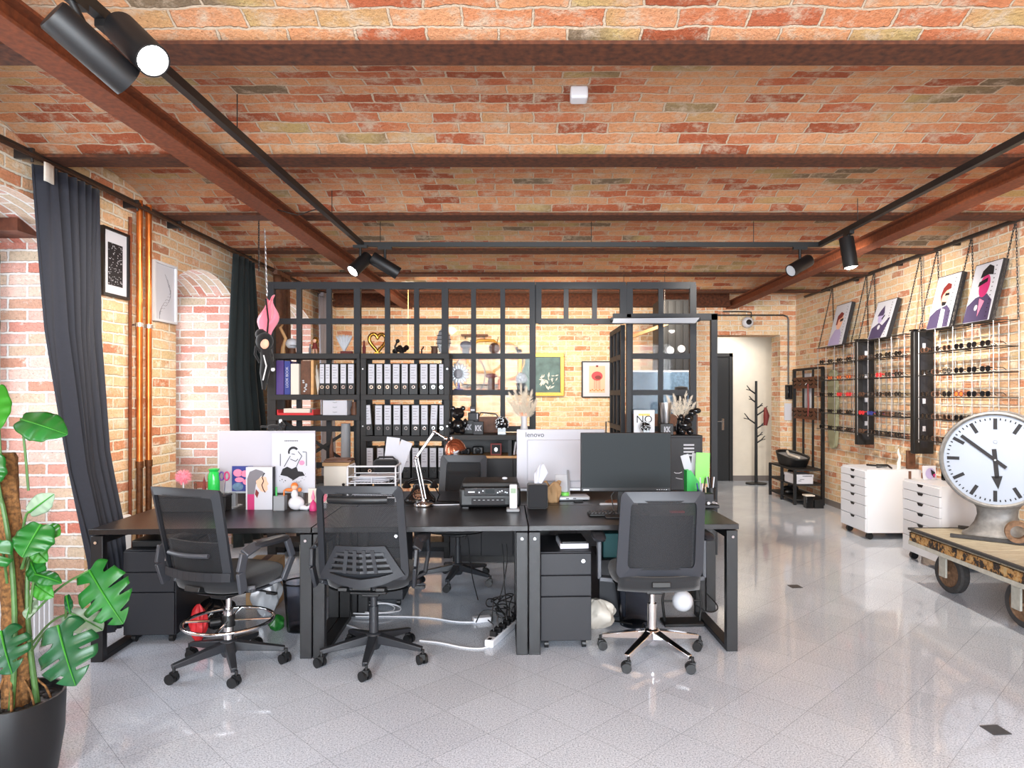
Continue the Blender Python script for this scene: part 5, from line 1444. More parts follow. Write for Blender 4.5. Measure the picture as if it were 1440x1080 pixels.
q = on_desk(952, 721); m = MB(); m.box((0, 0, 0.006), (0.09, 0.04, 0.012)); one(m, 'red_stapler_pad', 'flat red pad on the desk seen through the rounded-back chair mesh', 'pad', (q.x, q.y, ZD), M['red'], 0.1, bev=0.003)

# ================================================================= under the desks
def carton(label, x, y, w, d, h, rot=0.0, mat='card', open_=False):
    r = thing('cardboard_box', label, 'box', (x, y, 0), rot, 'cartons under the desks')
    m = MB(); m.span((-w / 2, -d / 2, 0), (w / 2, d / 2, h)); m.build('carton', M[mat], r, bev=0.003)
    m = MB(); m.span((-0.025, -d / 2 - 0.0008, 0), (0.025, -d / 2 - 0.0001, h)); m.span((-0.025, -d / 2, h + 0.0001), (0.025, d / 2, h + 0.0008)); m.build('packing_tape', M['brownwood'], r, smooth=0)
carton('brown cardboard box under the desk behind the foot-ring chair', -1.90, 4.85, 0.20, 0.25, 0.32, 0.1)
carton('tall pale cardboard box under the desk beside the paired desk legs', -1.585, 4.95, 0.14, 0.22, 0.42, -0.05, 'offwhite')
def bin_(label, x, y, rad, h, lining):
    r = thing('waste_bin', label, 'waste bin', (x, y, 0))
    m = MB(); m.lathe([(0, 0), (rad * 0.8, 0), (rad, h), (rad * 0.985, h), (rad * 0.79, 0.006), (0, 0.006)], (0, 0, 0), 28, caps=False); m.build('bin', M['bag'], r, smooth=40)
    m = MB()
    m.grid(lambda u, v: ((rad * (0.8 + 0.26 * v + 0.03 * math.sin(9 * 2 * PI * u) * v)) * math.cos(2 * PI * u), (rad * (0.8 + 0.26 * v + 0.03 * math.sin(9 * 2 * PI * u) * v)) * math.sin(2 * PI * u), 0.03 + (h + 0.0) * v), 54, 6, closed_u=True)
    m.build('liner', M['bag'], r, smooth=80)
    m = MB(); m.lathe([(rad, h - 0.004), (rad + 0.006, h), (rad, h + 0.006)], (0, 0, 0), 28, caps=False); m.build('rim', M['black_matt'], r)
bin_('clear waste bin with a liner, beside the paired desk legs near the curtain', -1.475, 4.32, 0.10, 0.30, True)
bin_('clear waste bin with a plastic liner behind the chrome-based chair', 0.66, 4.42, 0.125, 0.26, True)
# clutter under the first desk
def crumple(name, label, cat, x, y, rad, h, mat, seed):
    ph = [random.Random(seed + k).uniform(0, 6) for k in range(4)]
    def f(u, v):
        a = 2 * PI * u; k = math.sin(PI * min(1, v * 0.92 + 0.06)) ** 0.6
        rr = rad * k * (1 + 0.18 * math.sin(4 * a + ph[0] + 5 * v) + 0.1 * math.sin(9 * a + ph[1] - 7 * v))
        return (rr * math.cos(a), rr * 0.8 * math.sin(a), h * v)
    m = MB(); m.grid(f, 32, 12, closed_u=True); m.poly([f(i / 16, 0) for i in range(16)])
    return one(m, name, label, cat, (x, y, 0), M[mat], smooth=50)
crumple('plastic_bag', 'dark crumpled bag on the floor beside the pedestal at the curtain end', 'bag', -2.02, 4.35, 0.11, 0.2, 'black_gloss', 3)
crumple('snack_packet', 'crumpled red packet beside the dark bag under the desk', 'packet', -2.02, 4.12, 0.045, 0.22, 'red', 5)
crumple('snack_packet', 'small green packet lying below the foot ring of the chair', 'packet', -1.62, 4.3, 0.05, 0.1, 'leaf', 8)
crumple('plastic_bag', 'pale blue crumpled bag under the desk behind the chair with the foot ring', 'bag', -1.80, 4.6, 0.09, 0.3, 'silver', 12)
crumple('plastic_bag', 'pale plastic bag on the floor in front of the black computer tower', 'bag', 0.40, 4.36, 0.12, 0.18, 'offwhite', 17)
q = P(545, 850, 4.85)
make_pedestal('charcoal pedestal under the back desk, behind the lumbar-plate chair', (q.x - 0.02, 4.75, 0), ROT, h=0.55)
# power strips and cables
a, b = P(687, 911, 4.0), P(722, 880, 4.38); a.z = b.z = 0
r = thing('power_strip', 'white power strip full of black plugs on the floor between the desk legs', 'power strip', (a.x, a.y, 0), math.atan2(b.y - a.y, b.x - a.x))
ln = (b - a).length
m = MB(); m.span((0, -0.028, 0), (ln, 0.028, 0.045)); m.build('strip', M['white'], r, bev=0.008, seg=3)
rnd = random.Random(21)
for k in range(5):
    m = MB(); m.box((0.08 + 0.07 * k, 0, 0.06), (0.035, 0.04, 0.03)); m.tube([(0.08 + 0.07 * k, 0, 0.07), (0.09 + 0.07 * k, 0.01, 0.11), (0.1 + 0.07 * k + rnd.uniform(-0.05, 0.05), rnd.uniform(-0.03, 0.06), 0.14)], 0.004, 6); m.build('plug', M['black_matt'], r, smooth=40)
m = MB(); m.box((0.02, 0, 0.047), (0.025, 0.02, 0.004)); m.build('rocker_switch', M['black_gloss'], r, smooth=0)
q = P(677, 878, 4.42)
m = MB(); m.box((0, 0, 0.016), (0.12, 0.06, 0.032)); one(m, 'power_adapter', 'white power adapter on the floor behind the power strip', 'adapter', (q.x, q.y + 0.05, 0), M['white'], 0.3, bev=0.006)
def cable(label, pts, rad=0.004, mat='black_matt', name='cable', grp='cables under the desks'):
    q = [Vector(p) for p in pts]
    for _ in range(3):
        n = [q[0]]
        for a_, b_ in zip(q[:-1], q[1:]): n += [a_.lerp(b_, 0.25), a_.lerp(b_, 0.75)]
        n.append(q[-1]); q = n
    m = MB(); m.tube(q, rad, 6)
    return tag(m.build(name, M[mat]), label, 'cable', grp)
def fl_(px, py, z=0.005):
    d = 1421.0 / (py - VY); v = P(px, py, d); v.z = z; return v
cable('white cable running over the floor from the paired desk legs to the chair base', [fl_(440, 878), fl_(455, 874), fl_(475, 876), fl_(500, 884), fl_(520, 893)], 0.006, 'white')
cable('long white cable crossing the floor under the middle desk to the power adapter', [fl_(500, 868), fl_(570, 868), fl_(610, 870), fl_(640, 876), fl_(672, 876)], 0.005, 'white')
cable('white cable running on the floor from the chair casters to the power strip', [fl_(590, 902), fl_(620, 905), fl_(650, 912), fl_(675, 914), fl_(686, 911)], 0.005, 'white')
for k, (cx, cy, rr) in enumerate(((520, 860, 0.16), (535, 862, 0.13))):
    c = fl_(cx, cy)
    m = MB(); m.tube([(c.x + rr * (1 + 0.08 * math.sin(3 * t)) * math.cos(t), c.y + rr * 0.8 * math.sin(t), 0.006 + 0.008 * k + 0.02 * abs(math.sin(t))) for t in [2 * PI * i / 40 for i in range(40)]], 0.005, 6, closed=True)
    tag(m.build('cable_coil', M['white']), 'white cable coil on the floor behind the lumbar-plate chair, %s ring' % ('wider' if k == 0 else 'narrower'), 'cable', 'white cable coils')
for k, (x, off, lab) in enumerate(((0.0, 0.05, 'black cable hanging from the desk down to the power strip, straightest one'), (0.06, -0.08, 'black cable hanging from the desk and looping beside the power strip'))):
    s_ = P(706 + 6 * k, 765, 4.5); e_ = fl_(704 + 8 * k, 880)
    cable(lab, [s_, (s_.x + 0.01, s_.y, 0.4), (s_.x + off * 0.3, s_.y, 0.2), (e_.x + off, e_.y, 0.06), (e_.x, e_.y, 0.05)], 0.004)
s_ = P(654, 758, 4.9); e_ = fl_(668, 828, 0.02)
cable('thin black cable dropping from the back desk beside the far chair column', [s_, (s_.x + 0.02, 4.9, 0.5), (e_.x, 4.9, 0.2), (e_.x + 0.05, 4.9, 0.01)], 0.004)
rnd = random.Random(31); base = fl_(703, 885)
for k in range(4):
    pts = [(base.x + 0.02 + rnd.uniform(-0.14, 0.09), base.y + 0.12 + rnd.uniform(-0.06, 0.1), 0.06 + rnd.uniform(0, 0.12)) for _ in range(7)]
    pts = [(base.x - 0.16 + 0.1 * k, base.y + 0.1, 0.01)] + pts + [(base.x + 0.06, base.y + 0.13, 0.02)]
    cable('tangled black cable heaped over the white power strip', pts, 0.004)
cable('black cable sagging under the aisle-end desk towards the chrome chair base', [(0.27, 4.35, 0.14), (0.36, 4.4, 0.02), (0.5, 4.45, 0.015), (0.62, 4.3, 0.04)], 0.005)
cable('thin black cable loop beside the aisle-end desk legs', [(1.02, 4.3, 0.16), (1.1, 4.25, 0.12), (1.18, 4.3, 0.14), (1.12, 4.4, 0.2)], 0.004)
# computer tower, teal box and globe heater near the chrome chair
r = thing('computer_tower', 'black computer tower with a silver edge under the desk behind the chrome-based chair', 'computer', (0.52, 4.5, 0), ROT)
m = MB(); m.span((-0.09, 0, 0.02), (0.09, 0.4, 0.4)); m.build('case', M['chair_dark'], r, bev=0.004)
m = MB(); m.span((-0.088, -0.012, 0.022), (0.088, 0, 0.398)); m.build('front_panel', M['cab'], r, bev=0.003)
for x in (-0.07, 0.07):
    m = MB(); m.span((x - 0.012, 0.02, 0), (x + 0.012, 0.38, 0.02)); m.build('foot', M['black_matt'], r, smooth=0)
m = MB(); m.span((-0.07, -0.1, 0), (0.07, 0.1, 0.16)); one(m, 'teal_box', 'teal box standing on the computer tower under the aisle-end desk', 'box', (0.53, 4.64, 0.401), M['teal'], ROT, bev=0.004)
r = thing('globe_lamp', 'white globe lamp in a black bracket on the floor behind the chrome-based chair', 'lamp', (0.965, 4.42, 0), ROT)
m = MB(); m.ball((0, 0, 0.15), 0.068, 20, 12); m.build('globe', M['white'], r)
m = MB(); m.span((-0.13, -0.06, 0), (0.13, 0.08, 0.02)); m.build('base', M['black_matt'], r, bev=0.006)
m = MB(); m.tube([(-0.115, 0, 0.02), (-0.13, 0, 0.15), (-0.11, 0, 0.3)], 0.009, 8); m.tube([(0.115, 0, 0.02), (0.125, 0, 0.15), (0.1, 0, 0.3)], 0.009, 8); m.cyl((-0.11, 0, 0.3), (0.1, 0, 0.3), 0.009); m.cyl((-0.13, 0, 0.15), (-0.066, 0, 0.15), 0.006, seg=8); m.cyl((0.066, 0, 0.15), (0.125, 0, 0.15), 0.006, seg=8)
m.build('bracket', M['chair_dark'], r)
# ================================================================= glazed grid partition
PD_ = 6.5
def PX(px, d=PD_): return (px - VX) * d / F
def PZ(py, d=PD_): return CZ - (py - VY) * d / F
ZTOP = PZ(397); BW = 0.052; BD = 0.05
ROWS = [PZ(452), PZ(501), PZ(552), PZ(603), PZ(654), PZ(705)]
part = thing('glazed_partition', 'black steel grid partition with clear panes closing off the back office', 'partition', (0, PD_, 0))
def panel(name, x_posts, x_bars, rows, zbot, ztop, skip_glass=False):
    x0, x1 = x_posts[0], x_posts[-1]
    m = MB()
    m.span((x0 - BW / 2, -BD / 2, ztop - 0.065), (x1 + BW / 2, BD / 2, ztop))
    if zbot < 0.1: m.span((x0 - BW / 2, -BD / 2, 0), (x1 + BW / 2, BD / 2, 0.06))
    m.build('top_rail', M['anthracite'], part, smooth=0)
    for x in x_posts:
        m = MB(); m.span((x - BW / 2 - 0.004, -BD / 2 - 0.004, 0 if zbot < 0.1 else zbot), (x + BW / 2 + 0.004, BD / 2 + 0.004, ztop - 0.03)); m.build('post', M['anthracite'], part, smooth=0)
    m = MB()
    for x in x_bars: m.span((x - BW / 2 + 0.003, -BD / 2 + 0.006, zbot), (x + BW / 2 - 0.003, BD / 2 - 0.006, ztop - 0.06))
    for z in rows: m.span((x0, -BD / 2 + 0.004, z - BW / 2), (x1, BD / 2 - 0.004, z + BW / 2))
    m.build('glazing_bars', M['anthracite'], part, smooth=0)
    g = MB(); g.span((x0, -0.003, zbot + 0.03), (x1, 0.003, ztop - 0.05)); g.build('pane', M['glass'], part, smooth=0)
panel('l', [PX(382), PX(503), PX(626), PX(749)], [PX(421), PX(463), PX(545), PX(586), PX(666), PX(707)], ROWS, 0.05, ZTOP)
panel('t', [PX(757), PX(876)], [PX(796), PX(836)], [ROWS[0]], ROWS[0] - 0.02, ZTOP)
panel('r', [PX(885), PX(974)], [PX(929)], ROWS, 0.05, ZTOP)
# opened door leaf, swung into the office
r = thing('glazed_door', 'black grid door leaf standing open into the back office', 'door', (PX(877) + 0.0, PD_ + 0.05, 0))
ang = math.radians(91.5); dv = Vector((math.cos(ang), math.sin(ang), 0)); lw = 0.78
m = MB()
for t in (0.02, 0.28, 0.52, 0.76): m.bar(dv * (t * lw / 0.78) + Vector((0, 0, 0.03)), dv * (t * lw / 0.78) + Vector((0, 0, 2.15)), 0.04, 0.045, up=dv)
for z in [2.13] + ROWS[1:] + [0.06]: m.bar(Vector((0, 0, z)), dv * lw + Vector((0, 0, z)), 0.04, 0.05)
m.build('leaf', M['anthracite'], r, smooth=0)
g = MB(); g.bar(Vector((0, 0, 1.1)) + dv * 0.02, dv * (lw - 0.02) + Vector((0, 0, 1.1)), 0.006, 2.05); g.build('pane', M['glass'], r, smooth=0)
m = MB(); m.tube([dv * 0.7 + Vector((-0.03, 0, 1.0)), dv * 0.7 + Vector((-0.07, 0, 1.0)), dv * 0.7 + Vector((-0.07, 0, 1.2)), dv * 0.7 + Vector((-0.03, 0, 1.2))], 0.008, 8); m.build('pull_handle', M['steel'], r)
# steel portal beside it
r = thing('steel_portal', 'dark steel door portal standing at the corridor side of the grid partition', 'door frame', (0, 6.36, 0))
m = MB(); m.span((1.652, -0.03, 0), (1.708, 0.03, 2.235)); m.build('post', M['anthracite'], r, smooth=0)
m = MB(); m.span((PX(884, 6.36) - 0.02, -0.03, 0), (PX(884, 6.36) + 0.02, 0.03, 2.235)); m.build('post', M['anthracite'], r, smooth=0)
m = MB(); m.span((PX(862, 6.36), -0.03, 2.18), (1.71, 0.03, 2.24)); m.build('header', M['anthracite'], r, smooth=0)
# linear lamp
r = thing('linear_lamp', 'long grey linear lamp fixed in front of the steel portal', 'lamp', (PX(921, 6.2), 6.2, 2.155))
m = MB(); m.span((-0.405, -0.04, -0.005), (0.405, 0.04, 0.03)); m.build('housing', M['anthracite'], r, bev=0.008)
m = MB(); m.prism([(-0.38, -0.045, 0.018), (0.395, -0.045, 0.026), (0.36, -0.035, -0.022), (-0.39, -0.035, -0.022)], (0, 0.06, 0)); m.build('diffuser', M['diffuser'], r, smooth=0)
for x in (-0.25, 0.3):
    m = MB(); m.span((x - 0.01, 0.03, 0.0), (x + 0.01, 0.135, 0.02)); m.build('bracket', M['anthracite'], r, smooth=0)

# ================================================================= binder shelves
SD = 6.2
def SXp(px): return (px - VX) * SD / F
def SZp(py): return CZ - (py - VY) * SD / F
def shelf_unit(label, x0, x1, uw, boards, group='black binder shelves'):
    r = thing('shelf_unit', label, 'shelf', ((x0 + x1) / 2, SD, 0), 0, group)
    w = x1 - x0
    for s, u in ((-1, uw[0]), (1, uw[1])):
        a = s * w / 2; b = a - s * u
        m = MB(); m.span((min(a, b), 0, 0), (max(a, b), 0.035, boards[0])); m.span((min(a, b) , 0.225, 0), (max(a, b), 0.25, boards[0])); m.build('upright', M['shelfblack'], r, bev=0.002)
    for z in boards:
        m = MB(); m.span((-w / 2 + 0.004, -0.006, z - 0.048), (w / 2 - 0.004, 0.25, z)); m.build('shelf_board', M['shelfblack'], r, bev=0.002)
    return r
LB = [SZp(497), SZp(555), SZp(584), 0.72, 0.15]
RB = [SZp(497), SZp(555), SZp(613), SZp(673), 0.15]
lx0, lx1 = SXp(376), SXp(506); rx0, rx1 = SXp(507), SXp(632)
su = shelf_unit('black shelf unit nearest the green curtain, with books, drawer box and cross brace', lx0, lx1, (0.075, 0.03), LB)
w_ = lx1 - lx0
for (a, b) in (((-w_ / 2 + 0.05, LB[2] - 0.06), (w_ / 2 - 0.03, 0.75)), ((w_ / 2 - 0.03, LB[2] - 0.06), (-w_ / 2 + 0.05, 0.75))):
    m = MB(); m.bar((a[0], 0.245 + (0.008 if a[0] > 0 else 0), a[1]), (b[0], 0.245 + (0.008 if a[0] > 0 else 0), b[1]), 0.006, 0.03); m.build('cross_brace', M['shelfblack'], su, smooth=0)
su2 = shelf_unit('black shelf unit filled with three rows of lever arch binders', rx0, rx1, (0.05, 0.05), RB)
for z in (1.72, 1.45, 1.2):
    for x in (-1, 1):
        m = MB(); m.cyl((x * ((rx1 - rx0) / 2 - 0.02), 0.001, z), (x * ((rx1 - rx0) / 2 - 0.02), -0.003, z), 0.007, seg=10); m.build('cam_screw', M['steel'], su2)

def make_binder(label, loc, w, group, h=0.285):
    r = thing('lever_arch_binder', label, 'binder', loc, 0, group)
    m = MB(); m.span((-w / 2, 0, 0), (w / 2, 0.2, h)); m.build('cover', M['black_matt'], r, bev=0.003)
    m = MB().mat(M['white_matt']); lw_ = w * 0.78; m.span((-lw_ / 2, -0.0015, h * 0.36), (lw_ / 2, -0.0003, h * 0.965))
    m.mat(M['greyink'])
    for k in range(5): m.span((-lw_ * 0.36, -0.0022, h * (0.52 + 0.085 * k)), (lw_ * (0.1 + 0.22 * ((k * 7 + int(w * 1e4)) % 3) / 2), -0.0016, h * (0.535 + 0.085 * k)))
    m.build('spine_label', None, r, smooth=0)
    m = MB(); cz = h * 0.24; n = 18; R0, R1 = 0.016, 0.009
    m.lathe([(R1, 0), (R0, 0), (R0, 0.003), (R1, 0.003), (R1, 0)], (0, -0.0003, cz), n, (0, -1, 0), caps=False); m.build('finger_ring', M['chrome'], r)
    return r
def binder_row(spans, z, where, group):
    n = len(spans)
    for i, sp in enumerate(spans):
        a, b = sp[0], sp[1]; lean = sp[2] if len(sp) > 2 else 0.0
        x = (SXp(a) + SXp(b)) / 2; w = max(0.045, (b - a) * SD / F)
        o = make_binder('black binder in %s, %s from the curtain' % (where, ORD[i]), (x, SD + 0.012, z + 0.0008 + abs(math.sin(lean)) * w / 2), w, group)
        o.rotation_euler = (0, lean, 0)
binder_row([(448.5, 456), (456.5, 464), (465, 476), (477.5, 487), (488, 498)], LB[1], 'the row beside the books', 'binders on the book shelf unit')
binder_row([(516.5, 527), (528, 538), (539, 550), (551, 562.5), (563.5, 574), (575, 587), (590, 602), (603, 615), (616.5, 623.8)], RB[1], 'the top row of the binder unit', 'binders in the top row')
binder_row([(513, 524, -0.07), (526, 538), (539, 550.5), (552, 563.5), (565, 576), (578, 590), (591, 602), (603, 614, 0.05), (617.5, 623.8)], RB[2], 'the middle row of the binder unit', 'binders in the middle row')
binder_row([(514, 525), (529, 540), (541, 552), (553, 564), (566, 577), (578.5, 589.5), (591, 602), (603, 614), (615.5, 623.8)], RB[3], 'the lower row of the binder unit', 'binders in the lower row')

# books and odd things on the book unit
def book(px0, px1, z, h, mat, label, name='book', cat='book', title=None, tmat='white_matt', d=0.2):
    x0, x1 = SXp(px0), SXp(px1); w = x1 - x0
    r = thing(name, label, cat, ((x0 + x1) / 2, SD + 0.015, z + 0.0008), 0, 'books on the book shelf unit')
    m = MB(); m.span((-w / 2, 0, 0), (w / 2, d, h)); m.build('cover', M[mat], r, bev=0.002)
    m = MB(); m.span((-w / 2 + 0.004, 0.004, h), (w / 2 - 0.004, d - 0.003, h + 0.001)); m.build('pages', M['white_matt'], r, smooth=0)
    if title:
        m = MB(); text_mesh(m, title, w * 0.62, (0, -0.0008, h * 0.52), (0, 0, 1), (-1, 0, 0)); m.build('title', M[tmat], r, smooth=0)
    return r
book(387.5, 398, LB[1], 0.31, 'violetbook', 'tall violet book at the curtain end of the upper shelf')
book(399, 407, LB[1], 0.305, 'bluebook', 'tall blue book with white spine lettering beside the violet book', title='LOOK BOOK')
book(408, 419.5, LB[1], 0.28, 'offwhite', 'pale grey book between the blue book and the dark wooden box')
x = (SXp(421) + SXp(435)) / 2; m = MB(); m.span((-0.044, 0, 0), (0.044, 0.16, 0.31)); r = thing('wooden_box', 'upright dark brown wooden box on the upper shelf of the book unit', 'box', (x, SD + 0.03, LB[1] + 0.0008))
m.build('box', M['brownwood'], r, bev=0.003)
m = MB(); rnd = random.Random(3)
for k in range(7): m.ball((rnd.uniform(-0.02, 0.025), -0.004, 0.03 + 0.02 * k * 0.8), 0.009, 8, 5, (1.2, 0.4, 0.8))
m.build('carved_flowers', M['silver'], r)
x = SXp(437.5); m = MB(); m.span((-0.012, 0, 0), (0.012, 0.15, 0.315)); one(m, 'wooden_plank', 'thin brown wooden plank standing beside the dark wooden box', 'plank', (x, SD + 0.03, LB[1] + 0.0008), M['wood'])
x = SXp(444); m = MB(); rnd = random.Random(8)
for k in range(24):
    a = rnd.uniform(-0.5, 0.5); h = rnd.uniform(0.14, 0.28)
    m.tube([(0, 0.03, 0), (0.02 * math.sin(a), 0.03, h * 0.5), (0.05 * math.sin(a), 0.03 + 0.02 * math.cos(k), h)], [0.003, 0.003, 0.001], 4)
one(m, 'dried_grass', 'small bunch of dried grass squeezed between wooden slat and binders', 'dried grass', (x, SD + 0.03, LB[1] + 0.001), M['offwhite'])
# middle shelf of the book unit
z = LB[2]
r = thing('document_tray', 'flat red document tray holding papers on the lower shelf of the book unit', 'tray', ((SXp(388) + SXp(440)) / 2, SD + 0.02, z + 0.0008))
m = MB(); m.span((-0.165, 0, 0), (0.165, 0.2, 0.02)); m.span((-0.165, 0, 0.02), (-0.155, 0.2, 0.05)); m.span((0.155, 0, 0.02), (0.165, 0.2, 0.05)); m.span((-0.165, 0.19, 0.02), (0.165, 0.2, 0.05)); m.build('tray', M['red'], r, smooth=0)
m = MB(); m.span((-0.11, 0.01, 0.0205), (0.13, 0.185, 0.06)); m.build('papers', M['offwhite'], r, bev=0.003)
r = thing('drawer_box', 'small white cardboard drawer box on the lower shelf of the book unit', 'drawer box', ((SXp(453) + SXp(487)) / 2, SD + 0.02, z + 0.0008))
m = MB(); m.span((-0.11, 0.004, 0), (0.11, 0.2, 0.135)); m.build('box', M['white_matt'], r, smooth=0)
for k in range(3):
    m = MB(); m.span((-0.105, 0, 0.004 + 0.044 * k), (0.105, 0.004, 0.044 + 0.044 * k)); dd = m.build('drawer', M['white_matt'], r, smooth=0)
    m = MB(); m.tube([(-0.02, -0.001, 0.03 + 0.044 * k), (0, -0.007, 0.025 + 0.044 * k), (0.02, -0.001, 0.03 + 0.044 * k)], 0.0022, 5); m.build('pull', M['greyplastic'], dd)
m = MB(); m.lathe([(0, 0), (0.03, 0), (0.034, 0.05), (0.02, 0.09), (0.02, 0.12), (0, 0.12)], (0, 0, 0), 18, caps=False); one(m, 'small_vase', 'small dark vase beside the white cardboard drawer box', 'vase', (SXp(495), SD + 0.08, z + 0.001), M['brownwood'])
m = MB(); m.tube([(0, 0, 0), (0.006, 0.004, 0.12), (-0.004, 0.0, 0.25), (0.002, 0, 0.38)], [0.03, 0.024, 0.02, 0.004], 8)
x = SXp(462); one(m, 'rolled_cloth', 'brown rolled cloth standing behind the cross brace of the book unit', 'roll', (x, SD + 0.1, 0.7208), M['brownwood'])
m = MB(); m.tube([(0, 0, 0), (0.0, 0, 0.5)], [0.045, 0.042], 14); one(m, 'paper_roll', 'grey paper roll standing behind the cross brace of the book unit', 'roll', (SXp(482), SD + 0.1, 0.7208), M['greyplastic'])
m = MB(); m.span((-0.05, 0, 0), (0.05, 0.14, 0.3)); one(m, 'board_box', 'black box on the lowest shelf of the book unit behind the pinboard', 'box', (SXp(410), SD + 0.05, 0.7208), M['black_matt'], bev=0.003)

# ---------------------------------------------------------------- ledges and ornaments just behind the panes
ORN = 6.60
led = thing('glass_ledge', 'long narrow upper ledge fixed behind the grid partition above the binders', 'ledge', (0, ORN, ROWS[1] + 0.026), 0, 'ledges behind the partition')
m = MB(); m.span((PX(386), -0.045, -0.02), (PX(745), 0.16, 0.0)); m.build('board', M['anthracite'], led, smooth=0)
led2 = thing('glass_ledge', 'shorter lower ledge behind the grid partition, beside the binder unit', 'ledge', (0, ORN, ROWS[2] + 0.026), 0, 'ledges behind the partition')
m = MB(); m.span((PX(630), -0.045, -0.02), (PX(745), 0.16, 0.0)); m.build('board', M['anthracite'], led2, smooth=0)
def OX(px): return (px - VX) * (ORN + 0.05) / F
def orn(m, name, label, cat, px, matn, z=None, rotz=0, dy=0.05, **kw):
    return one(m, name, label, cat, (OX(px), ORN + dy, (ROWS[1] if z is None else z) + 0.027), M[matn], rotz, **kw)
m = MB(); m.tube([(0, 0, 0), (0, 0, 0.05), (0.02, 0, 0.12), (-0.02, 0, 0.2), (0.01, 0, 0.24)], [0.02, 0.015, 0.012, 0.012, 0.004], 8); orn(m, 'driftwood', 'twisted piece of driftwood on the upper ledge at its curtain end', 'driftwood', 398, 'wood')
r = thing('peaked_cap', 'white peaked cap on a small stand on the upper ledge', 'cap', (OX(411), ORN + 0.05, ROWS[1] + 0.027))
m = MB(); m.ball((0, 0, 0.08), 0.05, 14, 8, (1, 0.9, 0.8)); m.build('cap', M['white'], r)
m = MB(); m.cyl((0, 0, 0), (0, 0, 0.06), 0.03, 0.02); m.build('stand', M['brownwood'], r)
m = MB(); m.ball((0, 0, 0), 0.04, 12, 6, (1.2, 0.8, 0.12)); m.xform(Matrix.Translation((0.035, -0.03, 0.065))); m.build('peak', M['white'], r)
r = thing('doll', 'small doll with long blond hair and a red dress on the upper ledge', 'doll', (OX(443), ORN + 0.05, ROWS[1] + 0.027))
for s in (-1, 1):
    m = MB(); m.cyl((s * 0.012, 0, 0), (s * 0.008, 0, 0.045), 0.006); m.build('leg', M['skin'], r)
m = MB(); m.cyl((0, 0, 0.04), (0, 0, 0.085), 0.024, 0.012); m.build('dress', M['darkred'], r)
m = MB(); m.ball((0, 0, 0.102), 0.018, 12, 8); m.build('head', M['skin'], r)
m = MB(); m.ball((0.002, 0.006, 0.105), 0.023, 12, 8, (1, 0.9, 1.15)); m.build('hair', M['brass'], r)
m = MB(); m.lathe([(0, 0), (0.008, 0), (0.01, 0.04), (0.004, 0.06), (0.006, 0.075), (0, 0.08)], (0, 0, 0), 12, caps=False); orn(m, 'chess_piece', 'tiny grey turned figure beside the blond doll', 'figurine', 436, 'greyink')
r = thing('shell_fan', 'white folded fan-like ornament on the upper ledge above the binder gap', 'ornament', (OX(484), ORN + 0.05, ROWS[1] + 0.027))
m = MB()
for k in range(9):
    a = -0.5 + k * 0.125; m.ball((0.05 * math.sin(a), 0.01 * (k % 2), 0.075), 0.05, 8, 8, (0.22, 0.35, 1.5), Matrix.Rotation(a, 3, 'Y'))
m.build('petals', M['white'], r)
m = MB(); m.box((0.02, 0, 0.012), (0.09, 0.04, 0.024)); m.build('foot', M['darkred'], r, bev=0.004)
m = MB(); m.lathe([(0, 0), (0.012, 0), (0.014, 0.05), (0.006, 0.075), (0.006, 0.1), (0, 0.105)], (0, 0, 0), 14, caps=False); orn(m, 'small_bottle', 'slim dark red bottle on the upper ledge beside the golden heart', 'bottle', 512, 'darkred')
# golden heart
def heart(t):
    a = 2 * PI * t; return Vector((0.062 * math.sin(a) ** 3, 0, 0.062 + 0.0049 * (13 * math.cos(a) - 5 * math.cos(2 * a) - 2 * math.cos(3 * a) - math.cos(4 * a))))
m = MB(); m.tube([heart(i / 40) for i in range(40)], 0.014, 10, closed=True); m.span((-0.03, -0.02, -0.03), (0.03, 0.02, -0.016)); m.xform(Matrix.Translation((0, 0, 0.031))); orn(m, 'heart_ornament', 'golden open heart ornament on the upper ledge', 'ornament', 531, 'brass', rotz=0.4)
r = thing('gear_sculpture', 'little black sculpture of gears and tubes on the upper ledge', 'sculpture', (OX(563), ORN + 0.05, ROWS[1] + 0.027))
m = MB(); rnd = random.Random(17)
for k in range(6): m.lathe([(0.008, -0.006), (0.02, -0.006), (0.02, 0.006), (0.008, 0.006)], (-0.04 + 0.017 * k, rnd.uniform(-0.01, 0.01), 0.022 + 0.014 * (k % 3)), 10, (0.3 * math.sin(k), -1, 0.2))
m.build('gears', M['black_gloss'], r)
m = MB(); m.tube([(-0.03, 0, 0.0), (-0.04, 0, 0.06), (-0.02, 0, 0.1)], 0.007, 8); m.ball((-0.02, 0, 0.1), 0.016, 10, 6); m.box((0, 0, 0.004), (0.12, 0.05, 0.008)); m.build('stem', M['black_matt'], r)
m = MB(); m.tube([(0, 0, 0), (0, 0, 0.035), (0.012, 0, 0.05), (0.012, 0, 0.06)], 0.005, 8); orn(m, 'hook', 'tiny dark hook on the upper ledge beside the black cup', 'hook', 593, 'ink')
m = MB(); m.lathe([(0, 0), (0.022, 0), (0.026, 0.02), (0.022, 0.045), (0.03, 0.06), (0.026, 0.06), (0.018, 0.045), (0, 0.02)], (0, 0, 0), 18, caps=False); orn(m, 'cup', 'small black flared cup on the upper ledge', 'cup', 611, 'brownwood')
r = thing('oval_plate', 'grey oval woven plate standing upright behind a partition post', 'plate', (OX(623), ORN + 0.1, ROWS[1] + 0.027))
m = MB(); m.ball((0, 0, 0.1), 0.1, 24, 12, (0.52, 0.06, 1.0)); m.build('plate', M['greyplastic'], r)
m = MB()
